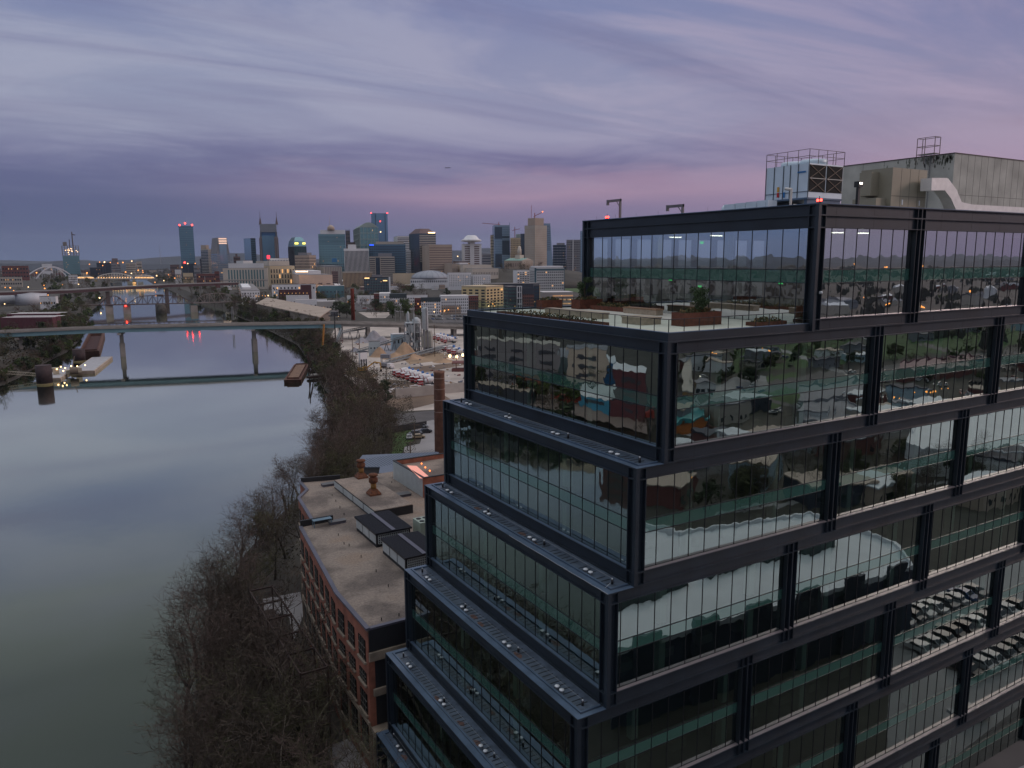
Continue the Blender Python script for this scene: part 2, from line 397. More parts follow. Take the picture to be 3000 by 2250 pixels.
# a few warm lamps left on behind the glass
for k, (i_, x, d_, up_) in enumerate(((1, 3.4, 2.4, 1), (1, 22.0, 3.0, 0), (1, 29.0, 2.2, 1), (2, -2.0, 2.6, 1), (2, 1.5, 3.2, 1), (3, 13.0, 3.0, 0), (4, -4.0, 2.5, 0), (4, 15.5, 3.0, 1), (5, 6.0, 2.4, 1), (5, 20.0, 3.0, 0), (5, 27.5, 2.6, 1), (6, 14.0, 3.0, 1), (2, 21.5, 4.0, 0), (3, 30.0, 3.0, 1), (0, 30.0, 3.0, 1))):
    zz = ZT[i_]-(1.15 if up_ else 5.15); b = mb(mat('office_lamp', (1, .50, .16), emit=1.4)); b.box(x-.45, x+.45, d_-.08, d_+.08, zz, zz+.07); tobj(b, 'ceiling_lamp')
for i_ in (1, 2, 3, 4, 5):
    for k in range(9):
        x = SX[i_]+3+k*4.2; b = mb(IWALL); b.box(x, x+1.5, 2.6, 3.3, ZT[i_+1]+.5, ZT[i_+1]+1.25); b.box(x+.4, x+1.0, 3.35, 3.8, ZT[i_+1]+.5, ZT[i_+1]+1.5); tobj(b, 'desk')
# lamps and signs inside the top floor
for x, y in ((13, 2.6), (16.5, 2.6), (9.6, 13), (9.6, 18.5)):
    b = mb(LITW); b.box(x-.7, x+.7, y-.1, y+.1, 7.72, 7.80); tobj(b, 'ceiling_lamp')
for p in (onX(1964, 818, 7.9), onX(2287, 828, 7.9), onX(2056, 711, 10.5), onX(2050, 840, 10.5)):
    b = mb(EXIT); b.box(p.x-.04, p.x+.04, p.y-.2, p.y+.2, p.z-.12, p.z+.12); tobj(b, 'exit_sign')
# ledges on the river side with deck strips, curb
for i in range(2, 7):
    x0 = SX[i]; x1 = SX[i-1]-.02; zt = ZT[i]
    b = mb(STEELT)
    b.box(x0+.02, x0+.52, .02, YD-.02, zt-.05, zt+.012)
    b.box(x0+.52, x1, .02, .42, zt-.05, zt+.012); b.box(x0+.52, x1, YD-.42, YD-.02, zt-.05, zt+.012)
    b.box(x0+.60, x0+.74, .52, YD-.52, zt-.04, zt+.10); b.box(x0+.74, x1-.1, .52, .66, zt-.04, zt+.10); b.box(x0+.74, x1-.1, YD-.66, YD-.52, zt-.04, zt+.10)
    tobj(b, 'ledge_curb')
    b = mb(DECK); b.box(x0+.53, x1, .43, YD-.43, zt-.20, zt-.03)
    b.use(SEAM); y = 1.5
    while y < YD-1.4:
        if rnd.random() < .9: b.box(x0+.95, x1-.55, y-.05, y+.05, zt-.03, zt-.016)
        y += .56
    b.use(mat('ledge_stain', (.10, .055, .045), .7))
    for k in range(3):
        y = rnd.uniform(4, 27); xx = x0+rnd.uniform(.85, 1.2)
        pts = [(xx+.35*math.cos(a)*rnd.uniform(.5, 1), y+.6*math.sin(a)*rnd.uniform(.5, 1.2), zt-.024) for a in [q*.7 for q in range(9)]]
        b.face(pts)
    tobj(b, 'ledge_deck')
    for y in (3.4, 11.2, 18.9, 26.6):
        for dy in (0, .75):
            b = mb(WHITE); b.lathe([(.10, zt-.03), (.10, zt+.14), (.20, zt+.15), (.18, zt+.22), (.03, zt+.25)], 10, x0+1.02, y+dy+rnd.uniform(-.1, .1)); tobj(b, 'roof_vent')
    ys = [1.3, 10.2, 19.6, 29.2]; xl = x0+1.35
    for y in ys:
        b = mb(MULL); b.lathe([(.10, zt-.03), (.09, zt+.33)], 8, xl, y); b.use(WHITE); b.lathe([(.06, zt+.33), (.05, zt+.42)], 8, xl, y); tobj(b, 'anchor_post')
    b = mb(mat('steel_cable', (.35, .37, .38), .4, .6))
    for a, c in zip(ys, ys[1:]): b.tube((xl, a, zt+.40), (xl, c, zt+.40), .012, n=4)
    tobj(b, 'safety_cable')
# loose white cable along the edge of the fourth storey pair's ledge
pts = [Vector((SX[3]-.03+rnd.uniform(-.03, .03), y, ZT[3]+.02)) for y in [0+.9*k for k in range(16)]]
b = mb(WHITE)
for a, c in zip(pts, pts[1:]): b.tube(a, c, .013, n=4)
b.tube((SX[3]+1.2, 1.3, ZT[3]+.1), (SX[3]+.35, .8, ZT[3]+.12), .015, n=4); tobj(b, 'loose_cable')

# terrace: deck, parapet, railing
PAVE = mat('terrace_paving', (.52, .51, .45), .8, 0, .10, 1.2, bump=.1)
b = mb(PAVE); b.box(SX[1]+.6, SX[0]+.25, .6, YD-.6, -.05, .42); tobj(b, 'terrace_deck')
b = mb(STEEL); x0 = SX[1]+.30
b.box(x0, x0+.30, .30, YD-.3, -.003, .56); b.box(x0+.30, SX[0]-.02, .30, .60, -.003, .56); b.box(x0+.30, SX[0], YD-.6, YD-.3, -.003, .56)
b.use(STEELT); b.box(x0-.02, x0+.32, .28, YD-.28, .56, .60); b.box(x0+.32, SX[0]-.02, .28, .62, .56, .60); b.box(x0+.32, SX[0], YD-.62, YD-.28, .56, .60)
tobj(b, 'parapet')
rl = thing('glass_railing', 'glass railing with thin dark posts round the roof terrace', 'railing', (x0+.15, .45, .6))
def robj(b, name):
    b.v = [(p[0]-x0-.15, p[1]-.45, p[2]-.6) for p in b.v]; return b.obj(name, rl)
runs = [((x0+.15, .45), (x0+.15, YD-.45)), ((x0+.15, .45), (SX[0]-.1, .45)), ((x0+.15, YD-.45), (SX[0], YD-.45))]
b = mb(MULL)
for a, c in runs: b.bar((*a, 1.50), (*c, 1.50), .05, .05)
robj(b, 'top_rail')
for a, c in runs:
    a = Vector((*a, 0)); c = Vector((*c, 0)); n = round((c-a).length/1.5)
    for k in range(n+1):
        p = a.lerp(c, k/n); b = mb(MULL); b.box(p.x-.022, p.x+.022, p.y-.022, p.y+.022, .60, 1.48); robj(b, 'post')
    v = [(a.x-x0-.15, a.y-.45, .05), (c.x-x0-.15, c.y-.45, .05), (c.x-x0-.15, c.y-.45, .86), (a.x-x0-.15, a.y-.45, .86)]
    me = bpy.data.meshes.new('glass_panel'); me.from_pydata(v, [], [(0, 1, 2, 3) if abs(c.x-a.x) > .1 else (3, 2, 1, 0)]); me.materials.append(RAILGL)
    for nm in ('pane', 'rnd'): me.uv_layers.new(name=nm)
    o = bpy.data.objects.new('glass_panel', me); COL.objects.link(o); o.parent = rl

CORT = mat('rusted_planter_steel', (.105, .032, .016), .75, 0, .35, 3)
STONE = mat('travertine', (.34, .28, .21), .8, 0, .18, 3); WOODB = mat('bench_wood', (.26, .15, .08), .6, 0, .2, 4)
SOIL = mat('soil', (.035, .028, .02), .95, 0, .3, 3)
def leafcloud(b, c, r, n, size, rg=rnd, flat=1.0):
    for _ in range(n):
        while True:
            p = Vector((rg.uniform(-1, 1), rg.uniform(-1, 1), rg.uniform(-1, 1)))
            if p.length < 1: break
        p = Vector(c)+Vector((p.x*r[0], p.y*r[1], p.z*r[2]))
        a = Vector((rg.gauss(0, 1), rg.gauss(0, 1), rg.gauss(0, 1))).normalized(); t = a.orthogonal().normalized()*size*rg.uniform(.6, 1.3); q = a.cross(t)*.55
        b.face([p-t, p+q, p+t, p-q])
GRN = [mat('shrub_green', (.045, .060, .020), .8, 0, .4, 3), mat('pine_green', (.035, .065, .022), .8, 0, .4, 3), mat('dry_grass', (.16, .11, .045), .9, 0, .4, 3)]
def planter(p0, p1, zz, h, label, plant):
    cx_, cy_ = (p0[0]+p1[0])/2, (p0[1]+p1[1])/2; wx, wy = abs(p1[0]-p0[0])/2, abs(p1[1]-p0[1])/2
    t = thing('steel_planter', label, 'planter', (cx_, cy_, zz))
    b = mb(CORT)
    b.box(-wx, wx, -wy, -wy+.06, 0, h); b.box(-wx, wx, wy-.06, wy, 0, h); b.box(-wx, -wx+.06, -wy+.06, wy-.06, 0, h); b.box(wx-.06, wx, -wy+.06, wy-.06, 0, h)
    b.box(-wx+.06, wx-.06, -wy+.06, wy-.06, 0, .05); b.obj('planter_wall', t)
    b = mb(SOIL); b.box(-wx+.06, wx-.06, -wy+.06, wy-.06, .05, h-.08); b.obj('soil', t)
    b = mb(GRN[0]); n = int(wx*wy*4*40)+60
    leafcloud(b, (0, 0, h+.05), (wx*.95, wy*.95, .28), n, .10); b.use(GRN[2]); leafcloud(b, (0, 0, h+.12), (wx*.9, wy*.9, .25), n//3, .14); b.obj('foliage', t)
    return t
planter((.6, 28.9), (3.2, 30.0), .42, .95, 'rusted steel planter nearest the far rail of the roof terrace', 1)
planter((3.9, 26.6), (6.9, 28.2), .42, 1.0, 'rusted steel planter under the bushy pine at the far end of the terrace', 1)
planter((4.9, 20.6), (6.9, 26.2), .42, .45, 'low rusted planter bed running beside the penthouse glass', 1)
planter((-1.8, 4.9), (2.3, 6.3), .42, 1.05, 'tall rusted steel planter at the near rail of the terrace with a round white fixture', 1)
planter((-6.6, 9.0), (-5.9, 26.0), .42, .25, 'long low planted strip along the river rail of the terrace', 1)
planter((3.0, 2.0), (6.6, 3.0), .42, .3, 'low planted strip at the near rail beside the corner column', 1)
for (x0_, x1_, y0_, y1_, h, label, mm) in ((-2.6, -1.5, 14.6, 23.6, .55, 'long low stone bench in the middle of the terrace', STONE), (-3.7, -1.6, 7.6, 10.3, .6, 'square stone bench block near the terrace corner', STONE),
                                 (4.2, 5.2, 15.0, 19.9, .6, 'bench with a warm wooden top near the penthouse glass', WOODB)):
    t = thing('bench', label, 'bench', ((x0_+x1_)/2, (y0_+y1_)/2, .42)); wx, wy = (x1_-x0_)/2, (y1_-y0_)/2
    b = mb(STONE); b.box(-wx+.06, wx-.06, -wy+.06, wy-.06, 0, h-.10); b.obj('base', t); b = mb(mm); b.box(-wx, wx, -wy, wy, h-.10, h); b.obj('seat', t)
def small_pine(x, y, zz, h, label, seed):
    rg = random.Random(seed); t = thing('pine_tree', label, 'tree', (x, y, zz))
    b = mb(mat('bark', (.055, .040, .030), .9, 0, .3, 4)); p = Vector((0, 0, 0))
    for k in range(4):
        q = p+Vector((rg.uniform(-.18, .18), rg.uniform(-.18, .18), h/4)); b.tube(p, q, .09-.016*k, .08-.016*k, 6); p = q
    b.obj('trunk', t); b = mb(GRN[1])
    for k in range(15):
        zc = h*rg.uniform(.22, 1.0); rr = .95*(1.1-abs(zc/h-.6)); an = rg.uniform(0, 6.28)
        leafcloud(b, (math.cos(an)*rr*.6, math.sin(an)*rr*.6, zc), (.42, .42, .30), 110, .08, rg)
    b.obj('crown', t)
small_pine(5.2, 27.4, 1.3, 2.3, 'bushy small pine in a rusted planter at the far end of the terrace', 3)
small_pine(.4, 5.6, 1.35, 1.9, 'slender bonsai-like pine in the middle of the terrace', 5)

# ------------------------------------------------------------------ rooftop equipment
PANEL = mat('galvanised_panel', (.60, .70, .77), .40, .25, .07, .8); FILL = mat('louver_dark', (.012, .012, .012), .9)
PIPE = mat('white_pipe', (.60, .58, .54), .5); RAILM = mat('brown_rail', (.10, .07, .06), .6)
def face_dims(px, py0, py1, Y): return onY(px, py0, Y), onY(px, py1, Y)
ct, cb = face_dims(2371, 477, 578, 5.0); zc0, zc1 = cb.z, ct.z
xr = onY(2471, 520, 5.0).x; yl = onX(2243, 540, ct.x).y
t = thing('cooling_tower', 'grey panelled cooling tower with a railed top on the roof corner', 'cooling tower', (ct.x, 5.0, 9.32)); wx = xr-ct.x; wy = yl-5.0
zb_ = zc0-9.32; zh = zc1-9.32
b = mb(PANEL); b.box(.04, wx-.04, .04, wy-.04, zb_, zh); b.obj('casing', t)
b = mb(mat('panel_joint', (.05, .07, .09), .5))
for k in (.0, .24, .42, .58, .80, 1.0): b.box(-.01, .04, wy*k-.03, wy*k+.03, zb_, zh)
b.box(-.01, .04, 0, wy, zb_+(zh-zb_)*.17, zb_+(zh-zb_)*.185); b.obj('panel_frame', t)
for k in (0, 1):
    x_0 = wx*(.03+.49*k); x_1 = wx*(.48+.49*k)
    sk = (zh-zb_)*.17; b = mb(FILL); b.box(x_0, x_1, -.01, .04, zb_+sk, zh-.12)
    b.use(mat('brace_brown', (.16, .12, .09), .6))
    for zz in (0, .5):
        za = zb_+sk+(zh-.12-zb_-sk)*zz; zb2 = za+(zh-.12-zb_-sk)*.5
        b.bar((x_0, -.03, za), (x_1, -.03, zb2), .05); b.bar((x_1, -.03, za), (x_0, -.03, zb2), .05)
    zm = (zb_+sk+zh-.12)/2; b.use(PIPE); b.bar((x_0, -.04, zm), (x_1, -.04, zm), .05); b.obj('louver_panel', t)
b = mb(RAILM)
for zz in (.6, 1.15):
    for a, c in (((0, 0), (wx, 0)), ((0, 0), (0, wy)), ((wx, 0), (wx, wy)), ((0, wy), (wx, wy))): b.bar((*a, zh+zz), (*c, zh+zz), .036)
for k in range(5):
    for q in ((wx*k/4, 0), (wx*k/4, wy), (0, wy*k/4), (wx, wy*k/4)): b.bar((*q, zh), (*q, zh+1.15), .036)
b.obj('guard_rail', t)
b = mb(PANEL); b.lathe([(1.15, zh), (1.15, zh+.45), (1.05, zh+.5)], 20, wx*.5, wy*.3); b.obj('fan_stack', t); b = mb(PANEL); b.lathe([(1.15, zh), (1.15, zh+.45), (1.05, zh+.5)], 20, wx*.5, wy*.75); b.obj('fan_stack', t)
b = mb(STEELT); b.box(.1, wx-.1, .1, .4, .02, zb_-.15); b.box(.1, wx-.1, wy-.4, wy-.1, .02, zb_-.15); b.box(0, wx, 0, wy, zb_-.15, zb_-.002); b.obj('support_frame', t)
b = mb(mat('yellow_label', (.55, .30, .03), .6)); b.box(-.025, -.012, wy*.66, wy*.71, zh-2.2, zh-1.75); b.use(mat('red_label', (.45, .02, .02), .6)); b.box(-.025, -.012, wy*.66, wy*.71, zh-2.65, zh-2.25)
b.use(mat('blue_label', (.02, .16, .42), .6)); b.box(-.025, -.012, wy*.52, wy*.56, zh-2.7, zh-2.25); b.box(-.025, -.012, wy*.06, wy*.25, zh-.75, zh-.62); b.obj('sticker', t)
p = onY(2318, 560, 4.7)
b = mb(PIPE); b.tube((p.x, 4.7, 9.4), (p.x, 4.7, 11.3), .10); b.tube((p.x, 4.7, 11.3), (p.x, 5.3, 11.4), .12); b.tube((p.x, 4.4, 10.05), (p.x+6.5, 4.4, 10.05), .05)
b.tube((p.x+4, 4.4, 10.2), (p.x+9, 4.4, 10.2), .05); tag(b.obj('water_pipe'), 'white bent water pipe running under the cooling tower', 'pipe')
# precast penthouse
CONC = mat('precast_concrete', (.43, .43, .39), .85, 0, .22, .35, bump=.15, bs=3)
Y1 = 14.0; c = onY(2798, 449, Y1); lft = onX(2470, 490, c.x)
t = thing('concrete_penthouse', 'weathered concrete plant room wall on the roof behind the equipment', 'plant room', (c.x, Y1, 9.32)); hh = c.z-9.32; wl = min(lft.y-Y1, 15.5)
b = mb(CONC); b.box(0, 45, 0, .3, 0, hh); b.box(0, .3, .3, wl, 0, hh); b.box(.3, 45, wl-.3, wl, 0, hh); b.box(44.7, 45, .3, wl-.3, 0, hh); b.box(.3, 44.7, .3, wl-.3, hh-.3, hh-.1); b.obj('wall', t)
b = mb(mat('joint_dark', (.10, .10, .09), .9))
for k in range(1, 30): b.box(k*1.45-.025, k*1.45+.025, -.006, 0, 0, hh)
for k in range(1, 5): b.box(-.006, 0, k*3-.02, k*3+.02, 0, hh)
b.box(0, 45, -.006, 0, hh*.44, hh*.44+.04); b.obj('wall_joint', t)
b = mb(mat('coping_brown', (.045, .03, .028), .6)); b.box(-.06, 45, -.06, .32, hh, hh+.1); b.box(-.06, .32, .32, wl, hh, hh+.1); b.obj('coping', t)
b = mb(mat('mould_stain', (.17, .18, .15), .95, 0, .45, 2.5))
for k in range(110):
    y = abs(rnd.gauss(0, 3.2))+.1; zz = hh-abs(rnd.gauss(0, .55))-.12; r_ = rnd.uniform(.05, .20)
    b.face([(-.012, y+r_*.8*math.cos(a)*rnd.uniform(.4, 1), max(.2, min(hh-.01, zz+r_*2.2*math.sin(a)*rnd.uniform(.3, 1)))) for a in [q*.62 for q in range(10)]][::-1])
b.obj('mould_stain', t)
# caged ladder on the penthouse edge
p = onX(2718, 450, c.x-.5)
t = thing('caged_ladder', 'caged steel access ladder rising above the plant room wall', 'ladder', (c.x-.5, p.y, 9.32))
b = mb(mat('ladder_grey', (.22, .22, .22), .5, .4))
for dy in (-.3, .3): b.bar((.2, dy, 0), (.2, dy, hh+.1), .06)
for k in range(22): b.bar((.2, -.3, k*.33), (.2, .3, k*.33), .03)
b.obj('ladder', t)
b = mb(RAILM); z0 = hh; 
for zz in (.2, 1.1, 2.1):
    for a, c2 in (((-.5, -1.1), (-.5, 1.1)), ((-.5, 1.1), (.6, 1.1)), ((-.5, -1.1), (.6, -1.1)), ((.6, -1.1), (.6, 1.1))): b.bar((*a, z0+zz), (*c2, z0+zz), .06)
for q in ((-.5, -1.1), (-.5, 1.1), (.6, 1.1), (.6, -1.1), (-.5, .1)): b.bar((*q, z0-1.0), (*q, z0+2.1), .06)
b.use(PANEL); b.box(-.45, .55, -1, 1, z0+.18, z0+.22); b.obj('cage', t)
# beige air handling unit
BEI = mat('beige_metal', (.27, .25, .19), .55, .1, .06, .6); Y2 = 7.5
a0 = onY(2617, 490, Y2); a1 = onY(2718, 497, Y2); l0 = onX(2524, 500, a0.x)
t = thing('air_handling_unit', 'beige boxy air handling unit beside the cooling tower', 'air handler', (a0.x, Y2, 9.32)); hA = a0.z-9.32; wA = a1.x-a0.x; lA = min(l0.y-Y2, 6)
b = mb(BEI); b.box(0, wA, 0, lA, 0, hA); b.obj('casing', t)
b = mb(BEI); b.box(-1.6, -.01, .5, lA*.9, 0, hA*.42); b.obj('casing', t); b = mb(BEI); b.box(-1.2, -.01, lA*.42, lA*.8, hA*.48, hA*.93); b.obj('intake_hood', t)
b = mb(mat('beige_seam', (.12, .11, .085), .6))
for k in range(1, 4): b.box(wA*k/4-.02, wA*k/4+.02, -.012, 0, 0, hA)
b.box(0, wA, -.012, 0, hA*.46, hA*.47); b.obj('panel_seam', t)
for k in (.32, .82):
    b = mb(WHITE); b.box(wA*k-.1, wA*k+.1, -.03, -.012, hA*.3, hA*.4); b.obj('label_plate', t)
# silver duct
DUCT = mat('silver_duct', (.78, .76, .74), .40, .2, .08, 1.5, bump=.12, bs=2); Y3 = 6.5
pp = [(2715, 541), (2756, 541), (2778, 570), (2796, 600), (2830, 606), (3000, 622)]
P = [onY(x, y, Y3) for x, y in pp]; P.append(Vector((58, Y3, P[-1].z)))
P[4].z = P[5].z = P[6].z = 9.32+1.15; P[3].z = 9.32+1.35
t = thing('air_duct', 'shiny silver rectangular duct bending down and running along the roof edge', 'duct', (P[0].x, Y3, 9.32))
for q, (a, c2) in enumerate(zip(P, P[1:])):
    b = mb(DUCT); o_ = Vector((P[0].x, Y3, 9.32)); d_ = (c2-a).normalized()*.12; b.bar(a-o_-d_, c2-o_+d_, 1.2+.006*q, 1.15+.006*q, up=(0, 1, 0)); b.obj('duct_section', t)
# low duct left of the tower
t = thing('roof_duct', 'low grey duct with a rounded end on the roof left of the cooling tower', 'duct', (9.0, 12, 9.32))
q0 = onX(2260, 600, 9.5); q1 = onX(2130, 610, 9.5)
b = mb(PANEL)
yy0, yy1 = q0.y-12, q1.y-12
for k in range(4): b.box(.1, 1.2, yy0+(yy1-yy0)*k/4+.02, yy0+(yy1-yy0)*(k+1)/4-.02, .5, 1.25-.03*k)
b.obj('duct_section', t); b = mb(PANEL); b.lathe([(.55, .3), (.55, .9), (.35, 1.15), (.05, 1.22)], 12, .65, yy1+.1); b.obj('rounded_end', t)
# davit arms
for (px, py, label) in ((1817, 590, 'roof davit arm nearest the far corner of the top floor'), (2000, 607, 'smaller roof davit arm nearer the middle of the parapet')):
    Yd = 24.5 if px < 1900 else 16; X_ = 8.6; zt_ = onX(px, py+8, X_); y_ = zt_.y; h_ = zt_.z+ .55 - 9.32
    t = thing('roof_davit', label, 'davit', (X_, y_, 9.32)); mm = mat('davit_grey', (.16, .15, .16), .5)
    b = mb(mm); b.box(-.10, .10, -.10, .10, 0, h_); b.obj('post', t); b = mb(mm); b.box(-.09, .09, -.1, 2.2, h_-.26, h_); b.box(-.10, .10, 2.0, 2.25, h_-.55, h_+.02); b.obj('arm', t)
    b = mb(mm); b.bar((0, 0, h_-.9), (0, .6, h_-.25), .06); b.obj('brace', t)
p = onY(2531, 520, 5.2)
t = thing('vent_stack', 'slim dark vent pipe with a square head between the roof units', 'vent pipe', (p.x-.7, 5.2, 9.32))
b = mb(MULL); b.box(-.12, .12, -.12, .12, 0, 2.6); b.obj('pipe', t); b = mb(MULL); b.box(-.28, .28, -.25, .25, 2.6, 3.1); b.obj('head', t); b = mb(LITW); b.box(-.2, .2, -.262, -.25, 2.85, 3.0); b.obj('lamp', t)
for p, lb in ((Vector((SX[0]+.1, .1, 9.86)), 'pair of red warning lamps on the near roof corner'), (Vector((SX[0]+.1, onX(1777, 636, 7.2).y, 9.86)), 'pair of red warning lamps near the far roof corner')):
    t = thing('warning_lamp', lb, 'warning lamp', p)
    b = mb(MULL); b.box(-.05, .05, -.22, .22, 0, .08); b.box(-.02, .02, -.02, .02, .08, .5); b.obj('bracket', t)
    for d in (-.15, .15):
        b = mb(RED); b.ball((0, d, .19), .10); b.obj('lamp_globe', t)
for k in range(9):
    b = mb(MULL); y_ = 2+k*3.3; b.tube((SX[0]+.1, y_, 9.86), (SX[0]+.1, y_, 10.25), .012, n=4); tobj(b, 'lightning_rod')
b = mb(WHITE); b.box(SX[0]+.55, SX[0]+.7, -.12, -.0, 2.9, 3.1); b.ball((SX[0]+.62, -.16, 3.0), .12); tobj(b, 'camera_dome')
# ================================================================== ground, river, hills
RSH = [(-70, -700), (-60, -400), (-52, -150), (-46, -60), (-39, 0), (-36, 40), (-33.5, 62), (-29.5, 78), (-24, 100), (-13, 126), (-1, 146), (10, 164), (20, 185), (33, 218), (48, 255), (60, 287), (69, 340), (88, 422), (111, 538), (120, 647),
       (130, 774), (136, 887), (147, 1027), (139, 1237), (160, 1504), (188, 1993), (203, 2400), (230, 2800), (320, 3300)]
LSH = [(-260, -700), (-210, -400), (-160, -100), (-140, 60), (-130, 150), (-119, 220), (-104, 310), (-88, 375), (-71, 428), (-63, 458), (-54, 509), (-38, 583), (-29, 659), (-20, 801), (-9, 953), (-2, 1091),
       (15, 1268), (53, 1584), (78, 1995), (98, 2400), (130, 2900), (230, 3450)]
EARTH = mat('earth', (.048, .043, .034), .95, 0, .45, .02, bump=.3, bs=.4)
MUD = mat('bank_mud', (.038, .031, .024), .95, 0, .4, .2, bump=.5, bs=.8)
def offs(pl, d):
    o = []
    for i, p in enumerate(pl):
        a = Vector(pl[max(0, i-1)]); b = Vector(pl[min(len(pl)-1, i+1)]); t = (b-a).normalized(); n = Vector((t.y, -t.x)); q = Vector(p)+n*d; o.append((q.x, q.y))
    return o
def bankmesh(pl, sgn, name, far):
    b = mb(MUD); rows = [(pl2, z_) for pl2, z_ in ((offs(pl, -6*sgn), WZ-4), (pl, WZ-.05), (offs(pl, 5*sgn), WZ+2.6), (offs(pl, 13*sgn), GZ))]
    for (r0, z0), (r1, z1) in zip(rows, rows[1:]):
        for k in range(len(r0)-1):
            q = [(*r0[k], z0), (*r0[k+1], z0), (*r1[k+1], z1), (*r1[k], z1)]
            b.face(q if sgn < 0 else q[::-1], True)
    o = b.obj('river_bank'); o['kind'] = 'structure'
    top = [(*p, GZ) for p in rows[-1][0]]
    g = mb(EARTH); g.face((top+far) if sgn < 0 else (top+far)[::-1]); o = g.obj(name); o['kind'] = 'structure'
BIG = 15000
bankmesh(RSH, 1, 'ground', [(320, BIG, GZ), (BIG, BIG, GZ), (BIG, -BIG, GZ), (-70, -BIG, GZ)])
bankmesh(LSH, -1, 'ground', [(320, BIG-1, GZ), (-BIG, BIG, GZ), (-BIG, -BIG, GZ), (-260, -BIG, GZ)])
b = mb(EARTH); b.face([(325, 3300, GZ-.3), (325, BIG, GZ-.3), (310, BIG, GZ-.3), (225, 3445, GZ-.3)]); o = b.obj('ground'); o['kind'] = 'structure'
wm = bpy.data.materials.new('river_water'); wm.use_nodes = True; t = wm.node_tree; t.nodes.clear()
nn = lambda k, **a: (lambda q: ([setattr(q, x, y) for x, y in a.items()], q)[1])(t.nodes.new(k))
out = nn('ShaderNodeOutputMaterial'); mix = nn('ShaderNodeMixShader'); df = nn('ShaderNodeBsdfDiffuse'); gl = nn('ShaderNodeBsdfGlossy'); fr = nn('ShaderNodeLayerWeight')
df.inputs[0].default_value = (.022, .031, .028, 1); gl.inputs[0].default_value = (.88, .93, .82, 1); gl.inputs['Roughness'].default_value = .045; fr.inputs[0].default_value = .5
g = nn('ShaderNodeNewGeometry'); mpn = nn('ShaderNodeMapping'); mpn.inputs['Scale'].default_value = (.35, .18, 1); t.links.new(g.outputs['Position'], mpn.inputs[0])
no = nn('ShaderNodeTexNoise'); no.inputs['Scale'].default_value = 1.0; no.inputs['Detail'].default_value = 3; t.links.new(mpn.outputs[0], no.inputs['Vector'])
n3 = nn('ShaderNodeTexNoise'); n3.inputs['Scale'].default_value = .02; n3.inputs['Detail'].default_value = 3; t.links.new(g.outputs['Position'], n3.inputs['Vector'])
rr = ramp(t, [(.42, (.1, .1, .1)), (.62, (1, 1, 1))]); t.links.new(n3.outputs[0], rr.inputs[0])
ml = nn('ShaderNodeMath', operation='MULTIPLY'); t.links.new(no.outputs[0], ml.inputs[0]); t.links.new(rr.outputs[0], ml.inputs[1])
bp = nn('ShaderNodeBump'); bp.inputs['Strength'].default_value = .4; bp.inputs['Distance'].default_value = .045
t.links.new(ml.outputs[0], bp.inputs['Height']); t.links.new(bp.outputs[0], gl.inputs['Normal']); fc = ramp(t, [(0, (.03,)*3), (.41, (.055,)*3), (.56, (.17,)*3), (.66, (.42,)*3), (.75, (.62,)*3), (.84, (.88,)*3), (.92, (1,)*3), (1, (1,)*3)], 'LINEAR'); t.links.new(fr.outputs['Facing'], fc.inputs[0]); t.links.new(fc.outputs[0], mix.inputs[0])
t.links.new(df.outputs[0], mix.inputs[1]); t.links.new(gl.outputs[0], mix.inputs[2]); t.links.new(mix.outputs[0], out.inputs[0])
b = mb(wm); b.face([(-500, -900, WZ), (400, -900, WZ), (400, 3600, WZ), (-500, 3600, WZ)]); o = b.obj('river_water'); o['kind'] = 'structure'
# hill ranges all round
from mathutils import noise as mnoise
HILL = mat('wooded_hill', (.020, .031, .046), .95, 0, .3, .004)
def ridge(rad, hgt, seed, wdt):
    b = mb(HILL); n = 360; rows = [(0, -.05), (.25, .55), (.45, 1.0), (.7, .6), (1, -.05)]; P = []
    for k in range(n):
        a = 2*math.pi*k/n
        e = .55+.45*mnoise.noise(Vector((math.cos(a)*7, math.sin(a)*7, seed)))+.25*mnoise.noise(Vector((math.cos(a)*28, math.sin(a)*28, seed)))
        P.append([(CAM.x+math.sin(a)*(rad+q*wdt), CAM.y+math.cos(a)*(rad+q*wdt), GZ-6+hgt*max(.25, e)*w_) for q, w_ in rows])
    for k in range(n):
        A, B_ = P[k], P[(k+1) % n]
        for j in range(4): b.face([A[j], B_[j], B_[j+1], A[j+1]], True)
    o = b.obj('hills'); o['kind'] = 'structure'
ridge(5200, 62, 1.3, 1400); ridge(8200, 100, 5.1, 2000); ridge(12500, 150, 9.7, 3000)
for (px, py, D, wd) in ((1335, 734, 9500, 900), (1425, 727, 10500, 500), (700, 742, 9000, 520), (560, 751, 9500, 900), (1180, 752, 9500, 1500)):
    p = dep(px, py, D); b = mb(HILL); b.lathe([(wd*1.5, GZ-5), (wd, GZ+(p.z-GZ)*.45), (wd*.5, GZ+(p.z-GZ)*.85), (wd*.2, p.z), (.1, p.z+1)], 24, p.x, p.y); o = b.obj('hills'); o['kind'] = 'structure'

